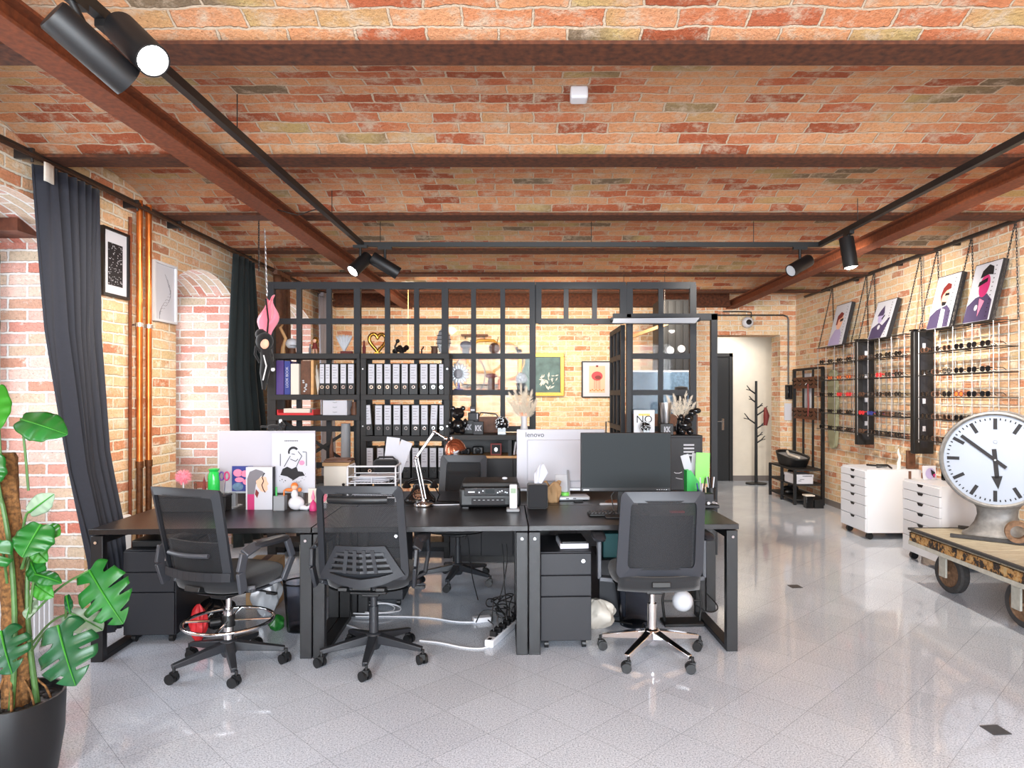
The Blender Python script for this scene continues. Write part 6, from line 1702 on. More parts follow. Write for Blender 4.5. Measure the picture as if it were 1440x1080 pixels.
for k in range(6): m.tube([(0.058 * math.cos(t) * (1 - 0.0 * k) * math.sqrt(max(0.0, 1 - ((k - 2.5) / 3.2) ** 2)) if True else 0, -0.007, 0.1 + (k - 2.5) * 0.03) for t in (0, PI)], 0.003, 5)
m.build('weave_bands', M['ink'], r)
m = MB(); m.ball((0, 0, 0.07), 0.04, 14, 8, (1.1, 0.8, 0.8)); m.box((0.0, 0, 0.02), (0.05, 0.05, 0.04)); m.box((0.045, 0, 0.075), (0.02, 0.05, 0.06)); orn(m, 'miniature_helmet', 'grey miniature helmet on a block, on the upper ledge next to the oval plate', 'helmet', 655, 'greyink')
m = MB(); m.ball((0, 0, 0.045), 0.042, 18, 10); m.tube([(0.02, 0, 0.08), (0.03, 0, 0.13)], 0.003, 5); m.lathe([(0.02, 0), (0.03, 0), (0.02, 0.012)], (0, 0, 0), 14); orn(m, 'globe_ornament', 'dark glass globe with a thin spike on the upper ledge', 'globe', 695, 'brownwood')
r = thing('dog_figurine', 'tiny black and white dog figurine at the door end of the upper ledge', 'figurine', (OX(730), ORN + 0.05, ROWS[1] + 0.027))
m = MB(); m.ball((0, 0, 0.025), 0.016, 10, 6, (1.4, 0.8, 0.8)); m.ball((-0.018, 0, 0.045), 0.012, 10, 6)
m.build('body', M['ink'], r)
for x in (-0.012, 0.012):
    m = MB(); m.cyl((x, 0, 0), (x, 0, 0.02), 0.005, seg=8); m.build('leg', M['white'], r)
# lower ledge
r = thing('flower_wheel', 'round silver flower-shaped ornament standing on the lower ledge', 'ornament', (OX(645), ORN + 0.05, ROWS[2] + 0.027))
m = MB()
for k in range(16):
    a = 2 * PI * k / 16; m.ball((0.055 * math.sin(a), 0, 0.12 + 0.055 * math.cos(a)), 0.03, 8, 6, (0.4, 0.3, 1.0), Matrix.Rotation(a, 3, 'Y'))
m.build('petals', M['silver'], r)
m = MB(); m.lathe([(0, -0.02), (0.03, -0.02), (0.036, 0), (0.03, 0.01), (0, 0.01)], (0, -0.01, 0.12), 20, (0, 1, 0), caps=False); m.build('centre', M['greyink'], r)
m = MB(); m.cyl((0, 0, 0), (0, 0, 0.08), 0.012, 0.006); m.cyl((0, 0, 0), (0, 0, 0.008), 0.035); m.build('stand', M['purple'], r)
r = thing('lidded_pot', 'dark pot with a brown mushroom lid on the lower ledge', 'pot', (OX(691), ORN + 0.05, ROWS[2] + 0.027))
m = MB(); m.lathe([(0, 0), (0.026, 0), (0.028, 0.06), (0.022, 0.085), (0.026, 0.09)], (0, 0, 0), 18, caps=False); m.build('pot', M['brownwood'], r)
m = MB(); m.ball((0, 0, 0.105), 0.045, 16, 8, (1, 1, 0.42)); m.build('lid', M['darkred'], r)
m = MB(); m.lathe([(0, 0), (0.022, 0), (0.022, 0.07), (0.012, 0.085), (0.012, 0.1), (0, 0.1)], (0, 0, 0), 18, caps=False); orn(m, 'amber_bottle', 'amber glass bottle next to the lidded pot on the lower ledge', 'bottle', 704, 'orange', z=ROWS[2])
r = thing('rose_ball', 'silver rose ball on a black cup at the door end of the lower ledge', 'ornament', (OX(733), ORN + 0.05, ROWS[2] + 0.027))
m = MB(); m.lathe([(0, 0), (0.03, 0), (0.04, 0.05), (0, 0.05)], (0, 0, 0), 18, caps=False); m.build('cup', M['black_gloss'], r)
m = MB(); rnd = random.Random(6)
for k in range(30):
    v = Vector((rnd.gauss(0, 1), rnd.gauss(0, 1), rnd.gauss(0, 1))).normalized(); m.ball(Vector((0, 0, 0.085)) + v * 0.03, 0.018, 7, 5)
m.build('rose', M['silver'], r)

for o in list(COL.objects):          # the ornaments on the ledges, at their full size
    if o.parent is None and abs(o.location.y - ORN - 0.06) < 0.05 and 'ledge' not in o.name and o.location.z > 1.4: o.scale = (1.3, 1.3, 1.3)
# ================================================================= sideboard and lockers in front of the partition
SB = 6.02
zt = 1.13
r = thing('sideboard', 'long black sideboard with an open shelf, carrying the bear figurine', 'sideboard', (0, SB, 0))
x0, x1 = (632.5 - VX) * SB / F, 0.66
m = MB(); m.span((x0, 0, zt - 0.045), (x1, 0.4, zt)); m.build('top', M['shelfblack'], r, bev=0.002)
m = MB(); m.span((x0, 0.005, 0.925), (x1, 0.4, 0.945)); m.build('shelf_board', M['wood'], r, smooth=0)
m = MB(); m.span((x0, 0.385, 0.945), (x1, 0.4, zt - 0.045)); m.build('back_panel', M['black_matt'], r, smooth=0)
for x in (x0 + 0.012, (717 - VX) * SB / F, 0.2, x1 - 0.012):
    m = MB(); m.span((x - 0.015, 0.01, 0.945), (x + 0.015, 0.39, zt - 0.045)); m.build('divider', M['cab'], r, smooth=0)
m = MB(); m.span((x0, 0.02, 0.06), (x1, 0.4, 0.925)); m.build('cabinet_body', M['cab'], r, smooth=0)
n = 5
for k in range(n):
    a = x0 + (x1 - x0) * k / n; b = x0 + (x1 - x0) * (k + 1) / n
    m = MB(); m.span((a + 0.003, 0, 0.065), (b - 0.003, 0.02, 0.922)); dr_ = m.build('door', M['cab'], r, bev=0.002)
m = MB(); m.span((x0 + 0.02, 0.05, 0), (x1 - 0.02, 0.35, 0.06)); m.build('plinth', M['black_matt'], r, smooth=0)
def on_sb(px, dy): return ((px - VX) * (SB + dy) / F, SB + dy)
r = thing('bear_figurine', 'glossy black bear figurine sitting at the binder end of the sideboard', 'figurine', on_sb(644, 0.12) + (zt + 0.001,))
m = MB(); m.ball((0, 0, 0.075), 0.062, 18, 10, (0.95, 0.8, 1.1)); m.build('body', M['black_gloss'], r)
m = MB(); m.ball((0, -0.005, 0.185), 0.056, 18, 10, (1.05, 0.95, 0.95)); m.ball((0, -0.05, 0.175), 0.022, 12, 8); m.build('head', M['black_gloss'], r)
for s in (-1, 1):
    m = MB(); m.ball((s * 0.045, 0, 0.232), 0.022, 12, 8, (1, 0.5, 1)); m.build('ear', M['black_gloss'], r)
    m = MB(); m.ball((s * 0.068, -0.02, 0.1), 0.024, 12, 8, (0.8, 1, 1.8)); m.build('arm', M['black_gloss'], r)
    m = MB(); m.ball((s * 0.045, -0.06, 0.032), 0.03, 12, 8, (0.9, 1.6, 1)); m.build('leg', M['black_gloss'], r)
def kk_box(label, px, dy, w, h, ls, mt='cab'):
    x, y = on_sb(px, dy); r = thing('logo_box', label, 'box', (x, y, zt + 0.001), 0, 'dark boxes with a white monogram')
    m = MB(); m.span((-w / 2, 0, 0), (w / 2, w * 0.8, h)); m.build('carton', M[mt], r, bev=0.002)
    m = MB()
    hs = ls * 0.5
    for s in (-1, 1):         # two mirrored letters, back to back
        c = s * hs * 0.72
        m.span((c + s * hs * 0.28 - hs * 0.14, -0.0012, h * 0.5 - hs), (c + s * hs * 0.28 + hs * 0.14, -0.0002, h * 0.5 + hs)) if False else None
        x_ = -hs * 1.05 if s < 0 else hs * 0.1
        m.span((x_, -0.0012, h * 0.5 - hs), (x_ + hs * 0.3, -0.0002, h * 0.5 + hs))
        for t in (-1, 1):
            m.poly([(x_ + hs * 0.3, -0.0012, h * 0.5 - t * hs * 0.1), (x_ + hs * 0.75, -0.0012, h * 0.5 + t * hs), (x_ + hs * 1.1, -0.0012, h * 0.5 + t * hs), (x_ + hs * 0.5, -0.0012, h * 0.5 - t * hs * 0.1)])
    m.build('monogram', M['white_matt'], r, smooth=0)
kk_box('dark grey box with a white double-K monogram beside the bear figurine', 672.5, 0.06, 0.088, 0.115, 0.05)
kk_box('black box with a white monogram half hidden behind the bear figurine', 658.5, 0.2, 0.10, 0.12, 0.05, 'black_matt')
x, y = on_sb(665.5, 0.3)
r = thing('dark_flask', 'dark square flask with a white label and cap behind the grey monogram box', 'flask', (x, y, zt + 0.001))
m = MB(); m.span((-0.05, 0, 0), (0.05, 0.06, 0.19)); m.build('flask', M['cab'], r, bev=0.008)
m = MB(); m.span((-0.03, 0.01, 0.19), (0.02, 0.05, 0.25)); cp = m.build('cap', M['cab'], r, bev=0.004)
m = MB(); m.span((-0.025, 0.008, 0.205), (0.012, 0.0095, 0.222)); m.build('cap_print', M['white_matt'], cp, smooth=0)
m = MB(); m.span((0.034, -0.001, 0.13), (0.042, -0.0002, 0.18)); m.build('label_strip', M['white_matt'], r, smooth=0)
x, y = on_sb(688, 0.32); r = thing('woven_case', 'dark brown woven case with a carrying bar behind the skull on the sideboard', 'case', (x, y, zt + 0.001))
m = MB(); m.span((-0.11, 0, 0), (0.14, 0.04, 0.15)); m.build('case', M['brownwood'], r, bev=0.006)
m = MB(); m.tube([(-0.1, 0.02, 0.15), (-0.08, 0.02, 0.19), (0.06, 0.02, 0.175), (0.08, 0.02, 0.15)], 0.007, 8); m.build('handle', M['black_matt'], r)
def skull(px, dy, label, zz, grp):
    x, y = on_sb(px, dy); r = thing('skull_ornament', label, 'skull', (x, y, zz + 0.001), 0, grp)
    m = MB(); m.ball((0, 0, 0.095), 0.062, 20, 12, (0.95, 1.05, 1.0)); m.box((0, -0.025, 0.03), (0.07, 0.07, 0.06)); m.build('cranium', M['black_gloss'], r, bev=0.0)
    m = MB()
    for s in (-1, 1): m.ball((s * 0.024, -0.054, 0.085), 0.016, 10, 8, (1, 0.5, 1))
    m.ball((0, -0.06, 0.06), 0.008, 8, 6, (0.8, 0.5, 1.3)); m.build('eye_sockets', M['ink'], r)
    m = MB(); rnd = random.Random(px)
    for k in range(70):
        a, b = rnd.uniform(0, 2 * PI), rnd.uniform(-0.7, 1.3); v = Vector((math.cos(a) * math.cos(b) * 0.95, math.sin(a) * math.cos(b) * 1.05, math.sin(b)))
        m.ball(Vector((0, 0, 0.095)) + v * 0.0615, rnd.uniform(0.004, 0.009), 6, 4)
    for k in range(6): m.box((-0.025 + 0.01 * k, -0.061, 0.018), (0.007, 0.004, 0.014))
    m.build('silver_studs', M['silver'], r)
    return r
skull(706, 0.1, 'black skull ornament with silver studs on the sideboard, beside the pampas vase', zt, 'studded skulls')
# pampas in a white vase
x, y = on_sb(737, 0.2)
r = thing('pampas_vase', 'white vase of cream pampas plumes rising behind the white computer', 'vase', (x, y, zt + 0.001))
m = MB(); m.lathe([(0, 0), (0.03, 0), (0.036, 0.04), (0.026, 0.1), (0.03, 0.16), (0.024, 0.16), (0.02, 0.1), (0, 0.05)], (0, 0, 0), 20, caps=False); m.build('vase', M['white'], r)
def plume(r, base, tip, rad, seed, mt='pampas'):
    rnd = random.Random(seed); base = Vector(base); tip = Vector(tip); m = MB(); m.tube([base, base.lerp(tip, 0.5) + Vector((0, 0, 0.01)), tip], 0.002, 5)
    ax = (tip - base).normalized()
    for k in range(150):
        t = rnd.uniform(0.22, 1.0); c = base.lerp(tip, t); a = rnd.uniform(0, 2 * PI); o_ = ax.orthogonal().normalized(); q = ax.cross(o_)
        v = (o_ * math.cos(a) + q * math.sin(a)) * rad * math.sin(PI * (0.1 + 0.85 * t)) + ax * rad * 0.9
        m.cyl(c, c + v, 0.0024, 0.0006, seg=3, caps=False)
    m.build('plume', M[mt], r)
for k, (dx, dz) in enumerate(((-0.13, 0.36), (-0.09, 0.40), (-0.03, 0.44), (0.02, 0.42), (0.07, 0.38), (0.11, 0.30), (-0.15, 0.30), (0.09, 0.24), (0.0, 0.36))):
    plume(r, (dx * 0.1, 0.0, 0.12), (dx, 0.02 * math.sin(k * 2), dz), 0.035, 40 + k)
# things on the open shelf of the sideboard
zs_ = 0.946
x, y = on_sb(697.5, 0.08)
r = thing('red_framed_photo', 'little dark photo in a red frame on the open shelf of the sideboard', 'picture', (x, y, zs_))
m = MB(); m.span((-0.05, 0, 0), (0.05, 0.012, 0.105)); m.build('frame', M['darkred'], r, bev=0.003)
m = MB(); m.span((-0.038, -0.001, 0.012), (0.038, 0, 0.093)); m.build('photo', M['ink'], r, smooth=0)
m = MB(); disc(m, (0, 0.05), 0.016, 0.02, 12, -0.002); m.build('face', M['silver'], r, smooth=0)
for k, (px, w, h, matn, lab) in enumerate(((654, 0.09, 0.06, 'black_matt', 'flat black camera body on the open shelf of the sideboard'), (672, 0.1, 0.075, 'chair_dark', 'rounded dark grey lens case on the open shelf of the sideboard'))):
    x, y = on_sb(px, 0.12); r = thing('camera' if k == 0 else 'lens_case', lab, 'camera' if k == 0 else 'case', (x, y, zs_))
    m = MB(); m.span((-w / 2, 0, 0), (w / 2, 0.06, h)); m.build('body', M[matn], r, bev=0.012)
    m = MB(); m.lathe([(0, 0.03), (0.022, 0.03), (0.026, 0.02), (0.026, 0)], (0, 0, h / 2), 18, (0, -1, 0), caps=False); m.build('lens_barrel', M['black_gloss'], r)
x, y = on_sb(637, 0.05); m = MB(); m.span((-0.03, 0, 0), (0.04, 0.15, 0.012)); m.span((-0.04, 0, 0.012), (0.03, 0.14, 0.022)); one(m, 'notepad', 'pale notepads stacked on the open shelf behind the copper lamp shade', 'notepad', (x, y, zs_), M['white_matt'], smooth=0)
x, y = on_sb(724, 0.06); m = MB(); m.box((0, 0.06, 0.06), (0.014, 0.12, 0.115), Matrix.Rotation(0.14, 3, 'Y')); m.box((0.022, 0.06, 0.06), (0.01, 0.12, 0.11), Matrix.Rotation(0.14, 3, 'Y')); one(m, 'leaning_leaflet', 'white leaflets leaning at the divider of the open sideboard shelf', 'leaflet', (x, y, zs_ + 0.003), M['white_matt'], smooth=0)

# lockers
def locker(label, x0, x1, det):
    r = thing('metal_locker', label, 'locker', ((x0 + x1) / 2, SB + 0.12, 0), 0, 'black metal lockers')
    w = x1 - x0; h = 1.12
    m = MB(); m.span((-w / 2, 0.0, 0.05), (w / 2, 0.175, h)); m.build('body', M['cab'], r, bev=0.004)
    m = MB(); m.span((-w / 2 + 0.014, -0.012, 0.07), (w / 2 - 0.014, 0.0, h - 0.02)); d_ = m.build('door', M['cab'], r, bev=0.004)
    m = MB()
    for k in range(4): m.span((-0.02, -0.0135, h - 0.185 + 0.031 * k), (0.075, -0.0118, h - 0.171 + 0.031 * k))
    m.build('vent_slots', M['white_matt'], d_, smooth=0)
    m = MB(); m.tube([(-0.105, -0.0132, 0.79), (-0.09, -0.0132, 0.782), (-0.06, -0.0132, 0.782), (-0.035, -0.0132, 0.792)], 0.004, 6); m.tube([(-0.09, -0.0132, 0.74), (-0.06, -0.0132, 0.732), (-0.03, -0.0132, 0.728)], 0.003, 6); m.build('curved_mark', M['white_matt'], d_)
    for s in (-1, 1):
        m = MB(); m.span((s * (w / 2 - 0.03) - 0.015, 0.02, 0), (s * (w / 2 - 0.03) + 0.015, 0.16, 0.05)); m.build('foot', M['black_matt'], r, smooth=0)
lk = (SB + 0.12)
locker('black metal locker with white vent slots behind the lime folder', (940 - VX) * lk / F, (988 - VX) * lk / F, True)
locker('black metal locker hidden mostly behind the dark monitor', (890 - VX) * lk / F, (938.5 - VX) * lk / F, False)
locker('black metal locker next to the sideboard end, behind the dark monitor', (860 - VX) * lk / F - 0.01, (889 - VX) * lk / F, False)
zl = 1.121
def on_lk(px, dy): return ((px - VX) * (lk + dy) / F, lk + dy)
x, y = on_lk(906, 0.1)
r = thing('cover_book', 'white book with the word NO and a black skull standing on the lockers', 'book', (x, y, zl))
m = MB(); m.span((-0.095, 0, 0), (0.095, 0.025, 0.225)); m.build('cover', M['white'], r, bev=0.002)
m = MB(); text_mesh(m, 'NO', 0.095, (0, -0.001, 0.138), (1, 0, 0), (0, 0, 1)); m.build('title', M['ink'], r, smooth=0)
m = MB()
for k in range(7): m.span((-0.052 + 0.015 * k, -0.001, 0.172), (-0.04 + 0.015 * k, -0.0003, 0.193))
m.build('yellow_headline', M['yellow'], r, smooth=0)
_sb = SB; SB = lk
skull(908, 0.03, 'black skull with silver studs standing in front of the white NO book', zl, 'studded skulls').scale = (0.78, 0.78, 0.78)
zt_, zt = zt, zl
kk_box('black box with a white monogram under the metal goblet on the lockers', 938, 0.04, 0.115, 0.10, 0.05, 'black_matt')
zt = zt_; SB = _sb
x, y = on_lk(936, 0.085)
r = thing('metal_goblet', 'silver tapered goblet standing on the monogram box on the lockers', 'goblet', (x, y, zl + 0.1025))
m = MB(); m.lathe([(0, 0), (0.035, 0), (0.04, 0.01), (0.055, 0.19), (0.05, 0.19), (0.034, 0.015), (0, 0.015)], (0, 0, 0), 26, caps=False); m.build('cup', M['steel'], r, smooth=30)
x, y = on_lk(957, 0.14)
r = thing('dried_bouquet', 'dried bouquet of pale palm leaves and plumes in a dark vase on the lockers', 'bouquet', (x, y, zl))
m = MB(); m.lathe([(0, 0), (0.04, 0), (0.05, 0.06), (0.03, 0.13), (0.035, 0.15), (0.03, 0.15), (0.025, 0.13), (0, 0.1)], (0, 0, 0), 20, caps=False); m.build('vase', M['black_gloss'], r)
for k, (dx, dz) in enumerate(((-0.12, 0.34), (-0.06, 0.36), (0.0, 0.33), (0.06, 0.38), (0.11, 0.34), (0.14, 0.28))):
    plume(r, (dx * 0.1, 0, 0.12), (dx, 0.01 * k, dz), 0.03, 70 + k)
x, y = on_lk(964, 0.02)
r = thing('balloon_sculpture', 'glossy black balloon-like sculpture at the end of the lockers', 'sculpture', (x, y, zl))
m = MB()
for (px_, pz_, rr, sx) in ((-0.03, 0.035, 0.035, 0.9), (0.04, 0.035, 0.035, 0.9), (0.0, 0.09, 0.05, 1.2), (0.03, 0.15, 0.042, 1.0), (0.06, 0.2, 0.035, 1.0), (0.1, 0.22, 0.026, 1.6), (-0.04, 0.16, 0.03, 0.8)):
    m.ball((px_, 0, pz_), rr, 16, 10, (sx, 0.9, 1.0))
m.build('balloons', M['black_gloss'], r)

# ================================================================= hanging plush by the curtain
px_, d_ = 377, 5.95
c = P(377, 470, d_)
r = thing('hanging_plush', 'black plush doll with a pale face hanging from a chain beside the green curtain', 'plush toy', (c.x, d_, 0))
def zz(py): return CZ - (py - VY) * d_ / F
def xx(px): return (px - px_) * d_ / F
m = MB(); m.ball((xx(372), 0, zz(480)), 0.075, 20, 12, (1.0, 0.8, 1.05)); m.ball((xx(366), 0.02, zz(470)), 0.05, 14, 8); m.build('head', M['felt'], r)
m = MB(); m.ball((xx(375), -0.045, zz(484)), 0.042, 16, 10, (0.9, 0.5, 1.1)); m.build('face', M['skin'], r)
m = MB(); m.tube([(xx(374), 0, zz(492)), (xx(376), 0, zz(505)), (xx(372), 0, zz(525)), (xx(371), 0, zz(548))], [0.05, 0.055, 0.04, 0.014], 12); m.ball((xx(380), 0, zz(500)), 0.03, 10, 8); m.build('torso', M['felt'], r)
m = MB(); m.tube([(xx(368), -0.02, zz(495)), (xx(362), -0.03, zz(488)), (xx(360), -0.02, zz(498)), (xx(366), -0.01, zz(510))], [0.018, 0.016, 0.012, 0.01], 8); m.build('arm', M['felt'], r)
m = MB(); m.tube([(xx(378), -0.02, zz(495)), (xx(383), -0.03, zz(508)), (xx(386), -0.03, zz(518))], [0.02, 0.017, 0.015], 8); am = m.build('arm', M['felt'], r)
m = MB(); m.ball((xx(386), -0.035, zz(520)), 0.018, 10, 8); m.build('hand', M['white'], am)
m = MB(); m.tube([(xx(374), -0.05, zz(500)), (xx(378), -0.055, zz(515)), (xx(373), -0.05, zz(535))], 0.006, 6); m.build('stripe', M['white'], r)
m = MB()
def cloth(u, v):
    w_ = 6 + 20 * math.sin(PI * min(1, 0.12 + 0.8 * v)); return (xx(379 - 10 * v + (u - 0.5) * w_ + 3 * math.sin(9 * v + 4 * u)), 0.035 + 0.03 * math.sin(11 * u + 4 * v), zz(418 + 58 * v + 5 * math.sin(7 * u)))
m.grid(cloth, 22, 12); m.build('scarf', M['pinkfluff'], r, solid=0.004, smooth=80)
m = MB(); m.tube([(xx(375), 0, zz(478)), (xx(378), -0.01, zz(450)), (xx(374), 0, zz(420))], 0.008, 6); m.build('strap', M['black_matt'], r)
def chain(label, a, b, link=0.032, rad=0.0028, mat='darkwire', group='chains', wid=0.011):
    a = Vector(a); b = Vector(b); d = (b - a); n = max(2, int(d.length / (link * 0.72))); d.normalize()
    o1 = d.orthogonal().normalized(); o2 = d.cross(o1); m = MB()
    for k in range(n):
        c = a + d * ((k + 0.5) * (b - a).length / n); s_ = o1 if k % 2 else o2
        h = link / 2 - wid / 2
        pts = []
        for i in range(8):
            t = 2 * PI * i / 8; pts.append(c + s_ * (wid / 2 * math.cos(t)) + d * (wid / 2 * math.sin(t) + (h if math.sin(t) > 0.01 else -h if math.sin(t) < -0.01 else 0)))
        m.tube(pts, rad, 5, closed=True)
    return tag(m.build('chain', M[mat], smooth=60), label, 'chain', group)
chain('silver chain holding the black plush beside the green curtain', (c.x - 0.01, d_, zz(416)), (c.x - 0.03, d_, 2.93), mat='wire')
chain('thin chain hanging from the beam next to the silver plush chain', (c.x + 0.06, d_ - 0.35, 2.5), (c.x + 0.06, d_ - 0.35, 2.93), mat='darkwire', link=0.026)

# ================================================================= back office behind the glass
BY = YB - 0.001
def wall_pic(name, label, px0, px1, py0, py1, mframe, t=0.03, depth=0.035):
    d = BY; x0, x1 = (px0 - VX) * d / F, (px1 - VX) * d / F; z0, z1 = CZ - (py1 - VY) * d / F, CZ - (py0 - VY) * d / F
    r = thing(name, label, 'picture', ((x0 + x1) / 2, d, (z0 + z1) / 2)); w, h = x1 - x0, z1 - z0
    m = MB(); m.box((0, -depth / 2, h / 2 - t / 2), (w, depth, t)); m.box((0, -depth / 2, -h / 2 + t / 2), (w, depth, t)); m.box((w / 2 - t / 2, -depth / 2, 0), (t, depth, h - 2 * t)); m.box((-w / 2 + t / 2, -depth / 2, 0), (t, depth, h - 2 * t))
    m.build('frame', mframe, r, bev=0.006)
    return r, w, h
r, w, h = wall_pic('gilt_framed_painting', 'gilt framed teal flower painting on the far brick wall', 729, 793, 497, 557, M['gold'], 0.055, 0.05)
m = MB(); m.box((0, -0.02, 0), (w - 0.1, 0.004, h - 0.1)); m.build('canvas', M['painting'], r, smooth=0)
m = MB(); rnd = random.Random(12)
for k in range(26):
    cx, cz_ = rnd.uniform(0.0, 0.24), rnd.uniform(-0.2, 0.0); a = rnd.uniform(0, 3); l_ = rnd.uniform(0.02, 0.05)
    m.poly([(cx - l_ * math.cos(a), -0.024 - 0.0002 * k, cz_ - l_ * math.sin(a)), (cx + 0.3 * l_ * math.sin(a), -0.024 - 0.0002 * k, cz_ - 0.3 * l_ * math.cos(a)), (cx + l_ * math.cos(a), -0.024 - 0.0002 * k, cz_ + l_ * math.sin(a)), (cx - 0.3 * l_ * math.sin(a), -0.024 - 0.0002 * k, cz_ + 0.3 * l_ * math.cos(a))])
m.build('painted_flowers', M['offwhite'], r, smooth=0)
r, w, h = wall_pic('black_framed_print', 'black framed print of a red round tree-like shape on the far brick wall', 818, 861, 508, 559, M['black_matt'], 0.016, 0.03)
m = MB(); m.box((0, -0.012, 0), (w - 0.02, 0.004, h - 0.02)); m.build('mount', M['white_matt'], r, smooth=0)
m = MB().mat(M['skin']); m.box((0, -0.0155, 0.0), (w * 0.52, 0.002, h * 0.74)); m.mat(M['red'])
disc(m, (0.0, 0.05), 0.085, 0.07, 18, -0.0172)
m.mat(M['darkred']); disc(m, (0.015, 0.03), 0.05, 0.03, 14, -0.0178); disc(m, (0.0, 0.2), 0.02, 0.016, 10, -0.0172)
for x in (-0.04, -0.015, 0.015, 0.04): m.box((x, -0.0172, -0.07), (0.006, 0.001, 0.15))
m.mat(M['orange'])
for k in range(8): m.box((-0.1 + 0.028 * k, -0.0172, -0.17 + 0.012 * (k % 2)), (0.02, 0.001, 0.02))
m.build('print', None, r, smooth=0)
# octagonal gilt mirror and hoops on the wall
def ring(name, label, cat, px, py, rx, rz, n, rad, matn, y=BY - 0.03):
    d = y; c = P(px, py, d)
    m = MB(); m.tube([(rx * math.cos(2 * PI * (i + 0.5) / n), 0, rz * math.sin(2 * PI * (i + 0.5) / n)) for i in range(n)], rad, 8, closed=True)
    return one(m, name, label, cat, (c.x, d, c.z), M[matn], smooth=40)
ring('gilt_octagon_frame', 'open gilt octagonal frame hanging on the far brick wall behind the grid', 'frame', 683, 501, 0.30, 0.26, 8, 0.022, 'gold', BY - 0.03)
ring('wooden_hoop', 'thin wooden hoop hanging on the far brick wall beside the gilt octagon', 'hoop', 712, 507, 0.27, 0.27, 40, 0.011, 'wood', BY - 0.09)
ring('wooden_hoop', 'thin wooden hoop partly behind the silver flower ornament', 'hoop', 660, 528, 0.24, 0.30, 40, 0.010, 'greyink', BY - 0.13)
c = P(668, 472, BY); r = thing('wall_shelf', 'slim dark wall shelf above the gilt octagonal frame', 'shelf', (c.x, BY, c.z))
m = MB(); m.span((-0.2, -0.14, -0.012), (0.2, 0, 0.012)); m.build('board', M['brownwood'], r, smooth=0)
m = MB(); m.span((-0.15, -0.1, -0.05), (-0.14, 0, -0.012)); m.span((0.14, -0.1, -0.05), (0.15, 0, -0.012)); m.build('bracket', M['darkwire'], r, smooth=0)
c = P(680, 541, BY); r = thing('wall_shelf', 'slim metal wall shelf below the gilt octagonal frame', 'shelf', (c.x, BY, c.z))
m = MB(); m.span((-0.32, -0.12, -0.01), (0.25, 0, 0.01)); m.build('board', M['darkwire'], r, smooth=0)
m = MB(); m.span((-0.25, -0.1, -0.05), (-0.24, 0, -0.01)); m.span((0.2, -0.1, -0.05), (0.21, 0, -0.01)); m.build('bracket', M['darkwire'], r, smooth=0)
# pendant cord light in the office and lilac curtain strips by its windows
r = thing('pendant_light', 'thin hanging cord light in the back office', 'pendant', (P(574, 420, 8.6).x, 8.6, 2.9))
m = MB(); m.cyl((0, 0, 0), (0, 0, -1.2), 0.004, seg=6); m.build('cord', M['wood'], r)
m = MB(); m.span((-0.08, -0.02, -0.02), (0.08, 0.02, 0.01)); m.build('ceiling_plate', M['offwhite'], r, smooth=0)
m = MB(); m.lathe([(0, -1.28), (0.03, -1.27), (0.04, -1.23), (0.015, -1.19)], (0, 0, 0), 16, caps=False); m.build('bulb_holder', M['brass'], r)
for k, (y0, y1, matn, lab) in enumerate(((7.55, 7.95, 'brownwood', 'dark brown hanging drape in the back office near its niche'), (9.2, 9.6, 'greyink', 'grey hanging drape at the far office niche'))):
    r = thing('drape', lab, 'drape', (0, 0, 0), 0, 'office drapes')
    curtain('c', '', None, [(0, (-2.86, y0)), (1, (-2.8, y0))], [(0, (-2.86, y1)), (1, (-2.8, y1))], 3, 0.03, 0.035, 2.83, 0.05, 20 + k).build('cloth', M[matn], r, smooth=70, solid=0.004)
    m = MB(); m.span((-2.89, y0, 2.82), (-2.83, y1, 2.87)); m.build('heading', M[matn], r, smooth=0)
# office furniture seen through the aisle-side panel
r = thing('slatted_wardrobe', 'tall dark slatted wardrobe inside the back office behind the aisle-side panel', 'wardrobe', (1.83, 8.7, 0))
m = MB(); m.span((-0.22, 0, 0.0), (0.17, 0.5, 2.7)); m.build('body', M['shelfblack'], r, smooth=0)
m = MB()
for k in range(4): m.span((-0.21 + 0.095 * k, -0.025, 0.05), (-0.15 + 0.095 * k, 0, 2.68))
m.build('slats', M['black_matt'], r, smooth=0)
for x in (0.03, 0.17):
    m = MB(); m.lathe([(0, 0), (0.05, 0), (0.045, 0.02), (0, 0.03)], (x - 0.12, -0.026, 2.05 if x < 0.1 else 2.07), 16, (0, -1, 0), caps=False); m.build('round_light', M['white'], r)
r = thing('hanging_board', 'light wooden shelf board hanging inside the back office', 'shelf', (1.30, 8.0, 2.22))
m = MB(); m.box((0, 0, 0), (0.55, 0.2, 0.035), Matrix.Rotation(math.radians(-20), 3, 'Y')); m.build('board', M['wood'], r, smooth=0)
for x in (-0.24, 0.24):
    m = MB(); m.cyl((x, 0, x * 0.36), (x, 0, 0.85), 0.003, seg=6); m.build('wire', M['darkwire'], r)
r = thing('office_cabinet', 'brown low cabinet inside the back office behind the lockers', 'cabinet', (1.50, 8.3, 0))
m = MB(); m.span((-0.5, 0, 0.05), (0.5, 0.36, 1.25)); m.build('body', M['brownwood'], r, bev=0.004)
for x in (-0.25, 0.25):
    m = MB(); m.span((x - 0.24, -0.018, 0.07), (x + 0.24, 0, 1.23)); dd = m.build('door', M['brownwood'], r, bev=0.003)
    m = MB(); m.ball((x * 0.2, -0.03, 0.8), 0.014, 10, 8); m.build('knob', M['brass'], dd)
m = MB(); m.span((-0.45, 0.04, 0), (0.45, 0.32, 0.05)); m.build('plinth', M['black_matt'], r, smooth=0)
r = thing('blue_print', 'large pale blue print standing on the office cabinet behind the panes', 'print', (1.62, 8.5, 1.251))
